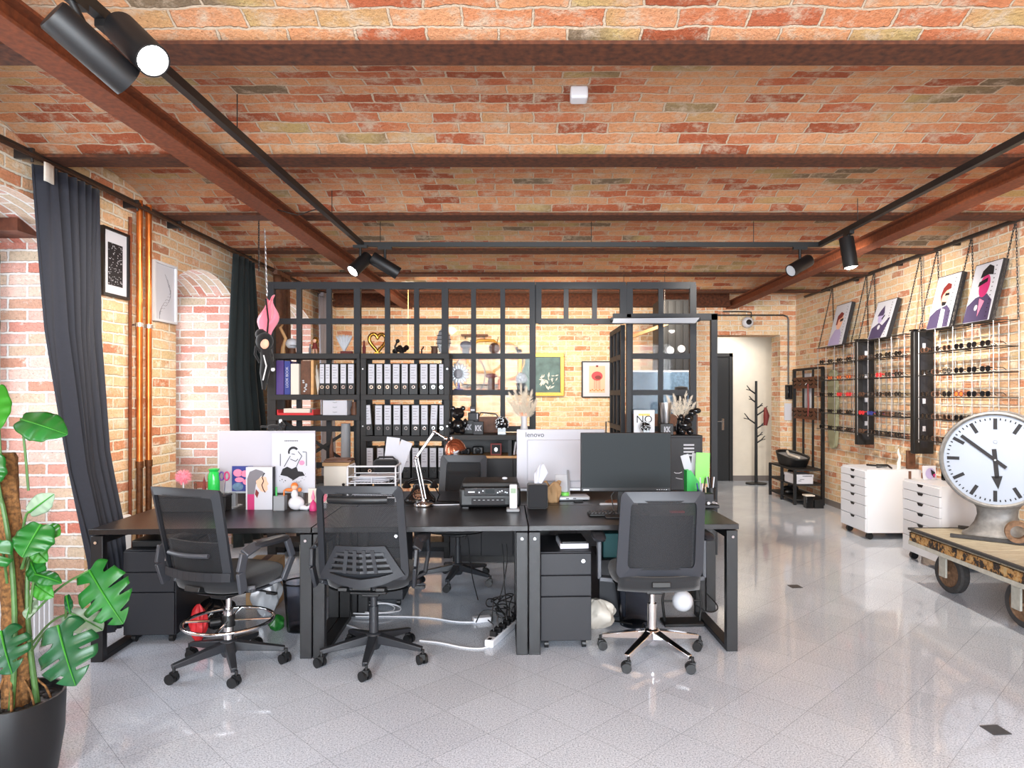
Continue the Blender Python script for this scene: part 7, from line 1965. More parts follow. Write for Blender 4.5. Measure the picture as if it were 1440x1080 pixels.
m = MB(); m.span((-0.42, 0, 0), (0.36, 0.02, 0.52)); m.build('panel', M['bluepaper'], r, smooth=0)
m = MB(); m.span((-0.43, -0.004, 0), (-0.41, 0.022, 0.53)); m.span((0.35, -0.004, 0), (0.37, 0.022, 0.53)); m.span((-0.43, -0.004, 0.52), (0.37, 0.022, 0.54)); m.build('frame', M['silver'], r, smooth=0)
r = thing('hat_bust', 'black hat on a black bust standing before the blue print', 'bust', (1.82, 8.40, 1.251))
m = MB(); m.lathe([(0, 0), (0.08, 0), (0.07, 0.02), (0.03, 0.06), (0.035, 0.12), (0.07, 0.18), (0.075, 0.25), (0.04, 0.31), (0, 0.32)], (0, 0, 0), 20, caps=False); m.build('bust', M['black_matt'], r)
m = MB(); m.lathe([(0.13, 0.245), (0.13, 0.252), (0.085, 0.26), (0.08, 0.33), (0.0, 0.345)], (0, 0, 0), 22, caps=False); m.build('hat', M['felt'], r)
# ================================================================= eyewear wall
RX = 3.76
r = thing('picture_rail', 'long dark rail along the top of the eyewear wall with chains hanging off it', 'rail', (3.94, 0, 2.91))
m = MB(); m.cyl((0, 1.0, 0), (0, 9.9, 0), 0.018, seg=10); m.build('rod', M['darkwire'], r)
for y in (2.2, 3.8, 5.2, 6.4, 7.4, 8.4, 9.2):
    m = MB(); m.box((0.03, y, 0), (0.06, 0.03, 0.05)); m.build('bracket', M['darkwire'], r, smooth=0)

RACKZ = [2.10, 1.885, 1.672, 1.463, 1.252, 1.045]
def make_rack(label, y0, y1, ztop=RACKZ[0]):
    r = thing('wire_rack', label, 'rack', (0, (y0 + y1) / 2, 0), 0, 'wire eyewear racks')
    h = (y1 - y0) / 2
    m = MB()
    n = int(round((y1 - y0) / 0.12))
    for k in range(n + 1):
        y = -h + 2 * h * k / n; m.cyl((XR - 0.03, y, 1.0), (XR - 0.03, y, ztop), 0.0036, seg=5)
    for k in range(12): m.cyl((XR - 0.03, -h, 1.0 + (ztop - 1.0) * k / 11), (XR - 0.03, h, 1.0 + (ztop - 1.0) * k / 11), 0.0028, seg=5)
    m.build('wire_grid', M['wire'], r)
    m = MB()
    for k in range(n // 2 + 1):
        y = -h + 2 * h * k / (n // 2); m.cyl((RX, y, 1.02), (RX, y, ztop), 0.0042, seg=5)
    m.build('front_wires', M['wire'], r)
    for z in RACKZ:
        m = MB(); rad = 0.0055
        m.cyl((RX, -h - 0.03, z), (RX, h + 0.03, z), rad, seg=6); m.cyl((XR - 0.03, -h, z), (XR - 0.03, h, z), 0.004, seg=6); m.cyl((RX + 0.07, -h, z), (RX + 0.07, h, z), 0.003, seg=6)
        for y in (-h, -h / 2, 0, h / 2, h): m.cyl((RX, y, z), (XR - 0.03, y, z), 0.0035, seg=5)
        m.build('wire_shelf', M['darkwire'], r)
    return r
make_rack('chain-hung wire eyewear rack nearest the clock', 5.58, 6.66)
make_rack('chain-hung wire eyewear rack in the middle of the eyewear wall', 6.92, 7.92)
make_rack('chain-hung wire eyewear rack farthest from the clock, beside the coat rack', 8.02, 9.02)

def make_pillar(label, y, z0, z1):
    r = thing('display_column', label, 'display column', (3.865, y, 0), 0, 'black display columns')
    m = MB(); m.span((-0.10, -0.035, z0), (0.10, 0.035, z1)); m.build('column', M['black_matt'], r, bev=0.01)
    m = MB(); m.span((-0.035, -0.0375, z0 + 0.06), (0.035, -0.035, z1 - 0.06)); m.build('mirror_strip', M['cab'], r, smooth=0)
    m = MB()
    for k in range(4): m.box((0, -0.039, z0 + 0.25 + (z1 - z0 - 0.4) * k / 3), (0.03, 0.003, 0.05))
    m.build('white_tags', M['white_matt'], r, smooth=0)
    m = MB(); m.span((-0.105, -0.04, z1), (0.105, 0.04, z1 + 0.015)); m.build('cap', M['black_gloss'], r, smooth=0)
make_pillar('tall black display column at the edge of the rack nearest the clock', 6.79, 0.90, 2.12)
make_pillar('tall black display column between the two farther wire racks', 7.97, 0.905, 2.12)

# ---------------------------------------------------------------- eyewear, local: front faces -X, temples point to +X
def make_glasses(label, loc, rim, lens, group):
    r = thing('sunglasses', label, 'sunglasses', loc, 0, group)
    m = MB(); n = 14
    for s in (-1, 1):
        m.tube([(0, s * 0.034 + 0.026 * math.copysign(abs(math.cos(t)) ** 0.7, math.cos(t)), 0.024 + 0.021 * math.copysign(abs(math.sin(t)) ** 0.7, math.sin(t))) for t in [2 * PI * i / n for i in range(n)]], 0.0036, 5, closed=True)
        m.tube([(0.0, s * 0.064, 0.032), (0.02, s * 0.069, 0.034), (0.105, s * 0.064, 0.032), (0.135, s * 0.058, 0.012)], 0.0032, 5)
    m.tube([(0, -0.010, 0.032), (0, 0, 0.036), (0, 0.010, 0.032)], 0.003, 5)
    m.build('frame', M[rim], r, smooth=60)
    for s in (-1, 1):
        m = MB(); b = [(0.0005, s * 0.034 + 0.025 * math.copysign(abs(math.cos(t)) ** 0.7, math.cos(t)), 0.024 + 0.020 * math.copysign(abs(math.sin(t)) ** 0.7, math.sin(t))) for t in [2 * PI * i / n for i in range(n)]]
        m.prism(b, (0.0015, 0, 0)); m.build('lens', M[lens], r, smooth=0)
    return r
rackname = ('the nearest rack', 'the middle rack', 'the farthest rack')
shelfname = ('top', 'second', 'third', 'fourth', 'bottom')
PROTO = {}
STY = {0: ('black_gloss', 'smoke_lens', 'black sunglasses'), 1: ('brownwood', 'smoke_lens', 'dark brown sunglasses'), 2: ('red', 'red', 'red glasses'), 3: ('black_gloss', 'bag', 'black clear-lens glasses'),
       4: ('bluebook', 'bluebook', 'blue glasses'), 5: ('darkred', 'orange', 'reddish tinted glasses'), 6: ('darkwire', 'bag', 'thin grey wire glasses')}
layout = {0: [(5.62, 6.62), [[0, 0, 0, 1, 0, 1], [0, 0, 0, 6, 1, 0], [0, 0, 5, 0, 1, 0], [6, 3, 0, 1, 1, 0], [0, 0, 0, 0, 1, 0]]],
          1: [(6.98, 7.88), [[0, 0, 0, 6, 1], [3, 6, 2, 0, 6], [3, 0, 0, 6, 1], [6, 1, 3, 4, 2], [3, 0, 0, 3, 1]]],
          2: [(8.08, 8.96), [[0, 3, 6, 6], [5, 5, 5, 6], [2, 2, 0, 0], [0, 0, 0, 0], [0, 3, 0, 0]]]}
for ri, ((y0, y1), rows) in layout.items():
    for si, row in enumerate(rows):
        n = len(row)
        for k, st in enumerate(row):
            y = y0 + 0.06 + (y1 - y0 - 0.12) * k / (n - 1)
            rim, lens, nm = STY[st]
            lab = '%s, %s from the clock end, %s shelf of %s' % (nm, ORD[k], shelfname[si], rackname[ri])
            loc = (RX - 0.001, y, RACKZ[si + 1] + 0.0065)
            grp = 'eyewear on the wire racks'
            if st not in PROTO: PROTO[st] = make_glasses(lab, loc, rim, lens, grp)
            else: dup(PROTO[st], loc, 0, lab, grp)

# chains
def pair(y, x, lab, z0=2.10):
    chain(lab + ', front strand', (x, y, z0), (3.94, y, 2.90), mat='darkwire', link=0.036, rad=0.003, group='chains on the eyewear wall')
    chain(lab + ', wall strand', (XR - 0.035, y, z0), (3.945, y, 2.90), mat='darkwire', link=0.036, rad=0.003, group='chains on the eyewear wall')
pair(5.58, RX, 'chain holding the clock-side end of the rack nearest the clock')
pair(6.14, RX, 'chain holding the middle of the rack nearest the clock')
pair(6.66, RX, 'chain holding the column end of the rack nearest the clock')
pair(6.95, RX, 'chain holding the clock-side end of the middle wire rack')
pair(7.9, RX, 'chain holding the far end of the middle wire rack')
pair(8.08, RX, 'chain holding the clock-side end of the rack beside the coat rack')
pair(9.0, RX, 'chain holding the coat-rack end of the farthest wire rack')

# portraits leaning on the rack tops
def portrait(label, y0, y1, h, style):
    w = y1 - y0
    r = thing('portrait_canvas', label, 'portrait', (RX + 0.045, (y0 + y1) / 2, RACKZ[0] + 0.006), -PI / 2, 'portrait canvases on the racks')
    tilt = math.atan2(0.13, h); r.rotation_euler = (-tilt * 1.0, 0, -PI / 2)
    m = MB(); t = 0.045
    m.span((-w / 2, 0, 0), (w / 2, t, h)); m.build('stretcher', M['ink'], r, smooth=0)
    m = MB().mat(M['white_matt']); m.span((-w / 2 + 0.008, -0.002, 0.008), (w / 2 - 0.008, 0.0, h - 0.008)); m.build('canvas', None, r, smooth=0)
    m = MB(); y = -0.0035
    def S(pts, mt, k): m.mat(M[mt]); m.poly([(a * w, y - 0.0006 * k, b * h) for a, b in pts])
    def E(c, a, b, mt, k): m.mat(M[mt]); m.poly([((c[0] + a * math.cos(2 * PI * i / 18)) * w, y - 0.0006 * k, (c[1] + b * math.sin(2 * PI * i / 18)) * h) for i in range(18)])
    if style == 0:
        S([(-0.45, 0.02), (0.3, 0.02), (0.25, 0.3), (0.05, 0.42), (-0.2, 0.38), (-0.4, 0.2)], 'lilac', 0); E((0.0, 0.58), 0.2, 0.2, 'skin', 1); S([(-0.22, 0.5), (-0.2, 0.72), (0.0, 0.8), (0.2, 0.74), (0.1, 0.66), (-0.1, 0.62), (-0.12, 0.5)], 'darkred', 2); S([(0.02, 0.56), (0.22, 0.58), (0.22, 0.64), (0.02, 0.62)], 'ink', 3)
    if style == 1:
        S([(-0.45, 0.02), (0.2, 0.02), (0.42, 0.5), (0.36, 0.52), (0.1, 0.34), (-0.1, 0.42), (-0.42, 0.3)], 'violet_ink', 0); E((-0.08, 0.56), 0.14, 0.15, 'lilac', 1); S([(-0.28, 0.6), (-0.2, 0.72), (-0.02, 0.86), (0.06, 0.66), (0.02, 0.6)], 'violet_ink', 2); E((-0.05, 0.3), 0.07, 0.06, 'white_matt', 3); S([(-0.02, 0.52), (0.1, 0.62), (0.12, 0.58), (0.02, 0.48)], 'ink', 3)
    if style == 2:
        S([(-0.47, 0.02), (0.42, 0.02), (0.4, 0.3), (0.2, 0.42), (-0.22, 0.36), (-0.45, 0.26)], 'violet_ink', 0); S([(0.0, 0.02), (0.2, 0.02), (0.16, 0.34), (-0.02, 0.38)], 'white_matt', 1); E((0.02, 0.58), 0.17, 0.16, 'skin', 1); S([(-0.17, 0.62), (-0.12, 0.76), (0.04, 0.84), (0.2, 0.8), (0.22, 0.72), (0.05, 0.7), (-0.08, 0.62), (-0.1, 0.5)], 'darkred', 2); S([(0.02, 0.6), (0.2, 0.6), (0.2, 0.645), (0.02, 0.65)], 'ink', 3); S([(-0.02, 0.42), (0.12, 0.42), (0.16, 0.48), (-0.06, 0.5)], 'ink', 3)
    if style == 3:
        S([(-0.47, 0.02), (0.44, 0.02), (0.42, 0.34), (0.2, 0.46), (-0.2, 0.42), (-0.46, 0.3)], 'violet_ink', 0); S([(0.02, 0.1), (0.16, 0.34), (-0.04, 0.4)], 'pink', 1); E((0.04, 0.6), 0.19, 0.19, 'magenta', 1); S([(-0.18, 0.74), (-0.14, 0.86), (0.06, 0.95), (0.24, 0.9), (0.28, 0.76), (0.1, 0.78)], 'ink', 2); S([(-0.2, 0.6), (0.12, 0.66), (0.12, 0.73), (-0.18, 0.68)], 'ink', 3); E((-0.1, 0.25), 0.06, 0.05, 'white_matt', 2)
    m.mat(M['ink'])
    for k in range(13): m.box(((0.34 - 0.0 * k) * w, y - 0.004, (0.08 + 0.068 * k) * h), (0.012, 0.001, 0.008))
    m.build('portrait', None, r, smooth=0)
portrait('narrow pale portrait canvas leaning on the rack beside the coat rack', 8.42, 8.84, 0.55, 0)
portrait('small square violet portrait canvas leaning on the middle rack', 7.36, 7.78, 0.45, 1)
portrait('portrait canvas of a man in a beret and suit on the rack nearest the clock', 6.25, 6.62, 0.53, 2)
portrait('portrait canvas with a magenta face on the rack nearest the clock', 5.70, 6.06, 0.54, 3)

# ---------------------------------------------------------------- white drawer units
def make_drawers(label, y0, y1, x0, x1, h=0.72):
    w = y1 - y0; dp = x1 - x0
    r = thing('drawer_unit', label, 'drawer unit', (x0, (y0 + y1) / 2, 0), -PI / 2, 'white drawer units on casters')
    # local: front faces -Y (room side), x along the wall
    z0 = 0.075
    m = MB(); m.span((-w / 2, 0.018, z0), (w / 2, dp, h)); m.build('carcass', M['white'], r, smooth=0)
    n = 6; hs = [0.145, 0.135, 0.10, 0.092, 0.092, 0.076]; z = z0 + 0.004
    tot = sum(hs); sc = (h - z0 - 0.02) / tot
    for hh in hs:
        hh *= sc
        m = MB(); m.span((-w / 2 + 0.003, 0, z + 0.0025), (w / 2 - 0.003, 0.018, z + hh - 0.0025)); dr_ = m.build('drawer', M['white'], r, bev=0.002)
        m = MB(); m.prism([(-0.05, -0.0016, z + hh - 0.0025), (-0.028, -0.0016, z + hh - 0.027), (0.028, -0.0016, z + hh - 0.027), (0.05, -0.0016, z + hh - 0.0025)], (0, 0.0012, 0)); m.build('grip_cutout', M['black_matt'], dr_, smooth=0)
        z += hh
    for x in (-w / 2 + 0.06, w / 2 - 0.06):
        for y in (0.07, dp - 0.07):
            m = MB(); m.cyl((x - 0.02, y, 0.032), (x + 0.02, y, 0.032), 0.032, seg=16); m.box((x, y, 0.066), (0.04, 0.04, 0.02)); m.build('caster', M['black_matt'], r)
make_drawers('white six-drawer unit on casters standing nearer the coat rack', 6.97, 7.53, 3.39, 3.96)
make_drawers('white six-drawer unit on casters partly behind the clock trolley', 5.68, 6.25, 3.38, 3.95)
# light switch plate on unit, things on the drawer units
zd = 0.7215
m = MB(); m.tube([(0, 0.12, 0.01), (0.05, 0.0, 0.012), (0, -0.1, 0.008), (0.08, -0.14, 0.02), (0.1, 0.1, 0.012), (0.16, 0.0, 0.02), (0.1, -0.2, 0.008)], 0.009, 8); one(m, 'black_cable', 'coil of black cable on the drawer unit nearer the coat rack', 'cable', (3.60, 7.25, zd), M['black_matt'])
m = MB(); m.tube([(0, 0, 0), (0.0, 0, 0.06), (0.012, 0, 0.12), (-0.006, 0, 0.17), (0, 0, 0.21)], [0.022, 0.02, 0.016, 0.013, 0.003], 10); one(m, 'white_sculpture', 'slim white sculpture on the drawer unit nearer the coat rack', 'sculpture', (3.78, 7.06, zd), M['offwhite'])
m = MB(); m.span((-0.04, -0.02, 0), (0.04, 0.02, 0.19)); one(m, 'brown_box', 'upright brown box beside the slim white sculpture', 'box', (3.89, 7.04, zd), M['brownwood'], bev=0.003)
r = thing('postcard', 'white card with a violet and black face print on the drawer unit behind the clock', 'card', (3.55, 6.12, zd), 0.1)
m = MB(); m.box((0, 0, 0.065), (0.13, 0.004, 0.125), Matrix.Rotation(-0.12, 3, 'X')); m.build('card', M['white_matt'], r, smooth=0)
m = MB().mat(M['lilac']); disc(m, (0.0, 0.06), 0.045, 0.05, 16, -0.012); m.mat(M['ink']); m.poly([(0.0, -0.016, 0.1), (0.045, -0.016, 0.07), (0.035, -0.014, 0.02), (0.012, -0.016, 0.05)]); m.mat(M['magenta']); m.poly([(0.02, -0.0165, 0.05), (0.05, -0.0165, 0.06), (0.04, -0.0165, 0.02)]); m.build('print', None, r, smooth=0)
m = MB(); m.span((-0.025, -0.02, 0), (0.025, 0.02, 0.1)); one(m, 'black_box', 'small black box next to the violet face card', 'box', (3.68, 6.1, zd), M['black_gloss'], bev=0.003)
r = thing('earring_stand', 'black T-shaped jewellery stand behind the clock rim', 'stand', (3.74, 6.0, zd))
m = MB(); m.span((-0.02, -0.012, 0), (0.02, 0.012, 0.22)); m.build('post', M['black_gloss'], r, smooth=0)
m = MB(); m.span((-0.06, -0.05, 0), (0.06, 0.05, 0.01)); m.build('base', M['black_gloss'], r, smooth=0)
m = MB(); m.prism([(-0.09, 0, 0.1), (0, 0, 0.02), (0.09, 0, 0.1), (0, 0, 0.18)], (0, 0.02, 0)); one(m, 'diamond_display', 'black diamond-shaped display block behind the clock rim', 'display block', (3.76, 5.86, zd - 0.018), M['black_matt'])
m = MB(); m.tube([(-0.02, 0, 0.01), (0.05, 0.0, 0.012), (0.1, 0.03, 0.008), (0.16, 0.0, 0.01)], 0.008, 6); one(m, 'folded_glasses', 'dark folded glasses lying on the drawer unit behind the clock', 'glasses', (3.66, 5.76, zd), M['black_gloss'])
m = MB(); m.cyl((0, 0, 0), (0, 0, 0.07), 0.012, seg=12); one(m, 'lipstick', 'tiny brown lipstick standing at the corner of the drawer unit behind the clock', 'lipstick', (3.42, 6.2, zd), M['brownwood'])

# ---------------------------------------------------------------- coat rack with bench
r = thing('hallway_rack', 'black metal hallway rack with hook boards and a shoe bench in the far corner', 'coat rack', (3.9, 9.7, 0))
for y in (-0.5, 0.5):
    m = MB(); m.span((-0.02, y - 0.02, 0), (0.02, y + 0.02, 1.86)); m.build('upright', M['black'], r, smooth=0)
for y in (-0.18, 0.16):
    m = MB(); m.span((-0.012, y - 0.012, 0.45), (0.012, y + 0.012, 1.86)); m.build('bar', M['black'], r, smooth=0)
m = MB(); m.span((-0.02, -0.5, 1.84), (0.02, 0.5, 1.87)); m.build('top_bar', M['black'], r, smooth=0)
for z in (1.66, 1.22):
    m = MB(); m.span((-0.015, -0.5, z - 0.08), (0.01, 0.5, z + 0.08)); hb = m.build('hook_board', M['brownwood'], r, smooth=0)
    for k in range(5):
        y = -0.4 + 0.2 * k; m = MB(); m.tube([(-0.015, y, z + 0.03), (-0.05, y, z + 0.02), (-0.07, y, z + 0.05)], 0.008, 6); m.tube([(-0.015, y, z - 0.01), (-0.04, y, z - 0.04), (-0.06, y, z - 0.02)], 0.008, 6); m.build('hook', M['black_gloss'], hb)
for z in (0.48, 0.28, 0.08):
    m = MB(); m.span((-0.38, -0.5, z - 0.02), (0.02, 0.5, z)); m.build('bench_shelf', M['shelfblack'], r, smooth=0)
for y in (-0.48, 0.0, 0.48):
    m = MB(); m.span((-0.385, y - 0.016, 0), (-0.35, y + 0.016, 0.47)); m.build('bench_leg', M['black'], r, smooth=0)
r = thing('bag_tray', 'black rounded tray bag with grey lining lying on the shoe bench', 'bag', (3.7, 9.75, 0.481))
m = MB()
def tray(u, v):
    a = 2 * PI * u; k = 0.8 + 0.2 * v; return (0.17 * k * math.copysign(abs(math.cos(a)) ** 0.7, math.cos(a)), 0.36 * k * math.copysign(abs(math.sin(a)) ** 0.7, math.sin(a)), 0.16 * v + 0.04 * v * math.sin(a))
m.grid(tray, 32, 6, closed_u=True); m.poly([tray(i / 32, 0) for i in range(32)]); m.build('shell', M['black_matt'], r, solid=0.012, smooth=60)
m = MB(); m.poly([Vector(tray(i / 32, 0.8)) for i in range(32)]); m.build('lining', M['greyplastic'], r, smooth=0)
m = MB(); m.tube([(0, -0.25, 0.13), (-0.05, 0.0, 0.155), (0.02, 0.25, 0.18)], 0.018, 8); m.build('strap', M['offwhite'], r)
r = thing('shoe_box', 'white shoe box with black print on the middle shelf of the shoe bench', 'box', (3.66, 9.42, 0.281))
m = MB(); m.span((-0.13, -0.17, 0), (0.13, 0.17, 0.12)); m.build('carton', M['white_matt'], r, smooth=0)
m = MB(); m.span((-0.135, -0.175, 0.09), (0.135, 0.175, 0.125)); m.build('lid', M['white_matt'], r, smooth=0)
m = MB(); m.box((0.05, -0.1758, 0.105), (0.13, 0.001, 0.008)); m.box((-0.05, -0.1708, 0.04), (0.04, 0.001, 0.006)); m.box((-0.02, -0.1708, 0.06), (0.06, 0.001, 0.006)); m.build('print', M['ink'], r, smooth=0)
for k, (x, y, z, lab) in enumerate(((3.64, 9.62, 0.081, 'dark pair of boots in the bottom of the shoe bench'), (3.7, 9.95, 0.081, 'black shoe in the bottom of the shoe bench nearer the corner'), (3.7, 9.95, 0.281, 'dark shoe on the middle shelf of the shoe bench near the corner'))):
    m = MB(); m.ball((0, 0, 0.045), 0.05, 12, 8, (2.2, 0.9, 0.8)); m.ball((0.06, 0, 0.08), 0.05, 12, 8, (0.9, 0.8, 1.0)); m.xform(Matrix.Translation((0, 0, -0.0))); one(m, 'shoe', lab, 'shoe', (x, y, z), M['black_matt'], 0.3)
c = P(1147, 714, 8.75)
r = thing('lidded_box', 'small black box with a pale lid on the floor by the shoe bench', 'box', (3.62, 8.98, 0))
m = MB(); m.span((-0.05, -0.05, 0), (0.05, 0.05, 0.16)); m.build('body', M['black_gloss'], r, bev=0.006)
m = MB(); m.span((-0.06, -0.06, 0.16), (0.06, 0.06, 0.175)); m.build('lid', M['offwhite'], r, smooth=0)
m = MB(); m.span((0.06, -0.05, 0), (0.18, 0.05, 0.11)); m.build('drawer', M['black_matt'], r, smooth=0)
# items on the wall near the coat rack
m = MB(); m.span((-0.02, -0.14, 0), (0.0, 0.14, 0.5)); one(m, 'notice_board', 'white paper notice on the wall behind the coat rack', 'notice', (XR - 0.0, 9.95, 1.3), M['white_matt'], smooth=0)
m = MB(); m.tube([(0, 0, 0), (0, -0.02, -0.3), (0, 0.0, -0.45)], [0.010, 0.013, 0.006], 8); one(m, 'red_umbrella', 'slim red umbrella hanging from the upper hook board', 'umbrella', (3.82, 9.5, 1.64), M['darkred'])
r = thing('garment_bag', 'long olive garment bag hanging on the wall between coat rack and wire rack', 'garment bag', (3.93, 9.0, 1.30))
m = MB()
m.prism([(0.0, 0.13 * math.copysign(abs(math.cos(t)) ** 0.55, math.cos(t)), 0.52 * math.copysign(abs(math.sin(t)) ** 0.8, math.sin(t))) for t in [2 * PI * i / 32 for i in range(32)]], (0.05, 0, 0))
m.build('bag', M['olive'], r, bev=0.01)
m = MB(); m.tube([(0.025, 0, 0.52), (0.025, 0, 0.62)], 0.006, 6); m.build('hanger_hook', M['darkwire'], r)
m = MB(); m.span((-0.04, -0.05, 0), (0.0, 0.05, 0.2)); r = thing('door_phone', 'black wall telephone on the brick pier beside the coat rack', 'intercom', (XR - 0.12, YB - 0.0, 1.42))
m = MB(); m.span((-0.05, -0.05, 0), (0.05, 0, 0.22)); m.build('base', M['black'], r, bev=0.008)
m = MB(); m.span((-0.04, -0.09, 0.02), (0.0, -0.05, 0.2)); m.build('handset', M['black_gloss'], r, bev=0.01)
m = MB(); m.tube([(0.0, -0.015, 0.23), (0.0, -0.015, 0.7), (0.0, -0.015, 1.22), (-0.02, -0.015, 1.26), (-0.08, -0.015, 1.28), (-1.1, -0.015, 1.28)], 0.012, 8); one(m, 'conduit', 'thin dark conduit running from the wall telephone up and over the corridor opening', 'conduit', (XR - 0.12, YB, 1.42), M['darkwire'])
m = MB(); m.span((-0.06, -0.02, 0), (0.05, 0, 0.26)); one(m, 'paper_note', 'white note fixed to the brick pier under the black wall telephone', 'note', (XR - 0.12, YB, 1.1), M['white_matt'], smooth=0)
# dome camera
c = P(1052, 453, YB - 0.12)
r = thing('security_camera', 'white round security camera on the wall above the corridor opening', 'camera', (c.x, YB, c.z))
m = MB(); m.ball((0, -0.1, 0), 0.085, 20, 12); m.build('dome', M['white'], r)
m = MB(); m.lathe([(0, 0.03), (0.035, 0.028), (0.04, 0.02), (0.04, 0)], (-0.005, -0.17, -0.005), 20, (-0.05, -1, -0.05), caps=False); m.build('lens', M['black_gloss'], r)
m = MB(); m.cyl((0, -0.05, 0), (0, 0, 0), 0.05, seg=20); m.tube([(0.02, -0.02, 0.05), (0.08, -0.02, 0.09), (0.08, -0.02, 0.16), (0.0, -0.02, 0.17), (-0.35, -0.02, 0.17)], 0.01, 6); m.build('mount', M['darkwire'], r)
# corridor: coat tree, switch, mat
r = thing('coat_tree', 'black branching coat tree standing in the corridor opening', 'coat tree', (3.72, 11.4, 0))
m = MB(); m.cyl((0, 0, 0), (0, 0, 1.72), 0.026, 0.02, seg=12); m.build('trunk', M['black_matt'], r)
m = MB(); m.lathe([(0, 0), (0.17, 0), (0.17, 0.02), (0.03, 0.035), (0, 0.035)], (0, 0, 0), 28, caps=False); m.build('base', M['black_matt'], r)
for (z, s, l_) in ((1.5, -1, 0.16), (1.36, -1, 0.12), (1.26, 1, 0.1), (1.0, -1, 0.2), (1.14, 1, 0.18), (0.92, 1, 0.14), (0.78, 1, 0.1), (0.68, 1, 0.14)):
    m = MB(); m.tube([(0, 0, z), (s * l_ * 0.6, -0.01, z + l_ * 0.4), (s * l_, -0.02, z + l_ * 0.9)], [0.014, 0.011, 0.007], 8); m.tube([(s * l_ * 0.6, -0.01, z + l_ * 0.4), (s * l_ * 1.05, -0.02, z + l_ * 0.5)], 0.007, 6); m.build('branch', M['black_matt'], r)
m = MB(); m.tube([(0, 0, 0), (0.02, 0, -0.14), (0.0, 0, -0.3)], [0.02, 0.05, 0.03], 10); one(m, 'red_scarf', 'dark red scarf hanging on a branch of the corridor coat tree', 'scarf', (3.86, 11.36, 1.28), M['darkred'])
c = P(1061, 588, YC - 0.01); m = MB(); m.box((0, -0.006, 0), (0.09, 0.012, 0.09)); m.box((0, -0.014, 0), (0.05, 0.006, 0.06)); one(m, 'light_switch', 'white light switch on the corridor wall beside the black door', 'switch', (3.40, YC, 1.08), M['offwhite'], bev=0.003)
m = MB(); m.ball((0, 0, 0.012), 0.3, 20, 6, (0.9, 0.6, 0.04)); one(m, 'floor_mat', 'small black mat on the floor behind the steel portal post', 'mat', (2.02, 7.7, 0.0), M['felt'], 0.2)

# ---------------------------------------------------------------- platform trolley and station clock
TXa, TXb, TYa, TYb, TZ = 2.96, 3.92, 3.05, 5.38, 0.435
r = thing('platform_trolley', 'old wooden platform trolley with chipped yellow edges carrying the clock', 'trolley', (0, 0, 0))
m = MB(); npl = 9
for k in range(npl):
    a = TYa + (TYb - TYa) * k / npl; b = TYa + (TYb - TYa) * (k + 1) / npl
    m.span((TXa + 0.012, a + 0.0025, TZ - 0.03), (TXb - 0.012, b - 0.0025, TZ))
m.build('deck_planks', M['plank'], r, bev=0.003)
m = MB()
m.span((TXa, TYa, TZ - 0.095), (TXa + 0.04, TYb, TZ - 0.031)); m.span((TXb - 0.04, TYa, TZ - 0.095), (TXb, TYb, TZ - 0.031)); m.span((TXa, TYb - 0.04, TZ - 0.095), (TXb, TYb, TZ - 0.031)); m.span((TXa, TYa, TZ - 0.095), (TXb, TYa + 0.04, TZ - 0.031))
m.build('edge_boards', M['chipped'], r, bev=0.004)
m = MB(); m.span((TXa - 0.006, TYa - 0.006, TZ - 0.014), (TXa + 0.02, TYb + 0.006, TZ + 0.004)); m.span((TXb - 0.02, TYa - 0.006, TZ - 0.014), (TXb + 0.006, TYb + 0.006, TZ + 0.004)); m.span((TXa, TYb - 0.014, TZ - 0.014), (TXb, TYb + 0.006, TZ + 0.004)); m.build('iron_edging', M['tyre'], r, smooth=0)
m = MB(); m.span((TXa - 0.004, TYa, TZ - 0.125), (TXa + 0.05, TYb, TZ - 0.096)); m.span((TXb - 0.05, TYa, TZ - 0.125), (TXb + 0.004, TYb, TZ - 0.096)); m.span((TXa + 0.05, 4.9, TZ - 0.12), (TXb - 0.05, 4.98, TZ - 0.05)); m.span((TXa + 0.05, 3.6, TZ - 0.12), (TXb - 0.05, 3.68, TZ - 0.05)); m.build('chassis', M['greysteel'], r, smooth=0)
for (x, y) in ((3.14, 5.12), (3.74, 5.12), (3.14, 4.34), (3.74, 4.34)):
    m = MB(); R = 0.15
    m.lathe([(R - 0.045, -0.034), (R - 0.012, -0.036), (R, -0.022), (R, 0.022), (R - 0.012, 0.036), (R - 0.045, 0.034)], (x, y, R), 36, (1, 0.12, 0), caps=False); wh = m.build('wheel', M['tyre'], r)
    m = MB(); m.lathe([(0, -0.022), (R - 0.05, -0.022), (R - 0.044, -0.034), (R - 0.04, -0.034), (R - 0.04, 0.034), (R - 0.044, 0.034), (R - 0.05, 0.022), (0, 0.022)], (x, y, R), 32, (1, 0.12, 0), caps=False); m.build('rim', M['rustwheel'], wh)
    m = MB(); m.cyl((x - 0.07, y, R), (x + 0.07, y, R), 0.014, seg=12); m.build('axle', M['rustwheel'], wh)
    m = MB(); m.span((x - 0.075, y - 0.04, R - 0.03), (x - 0.06, y + 0.04, TZ - 0.12)); m.span((x + 0.06, y - 0.04, R - 0.03), (x + 0.075, y + 0.04, TZ - 0.12)); m.span((x - 0.075, y - 0.06, TZ - 0.125), (x + 0.075, y + 0.06, TZ - 0.11)); m.build('wheel_fork', M['greysteel'], r, smooth=0)
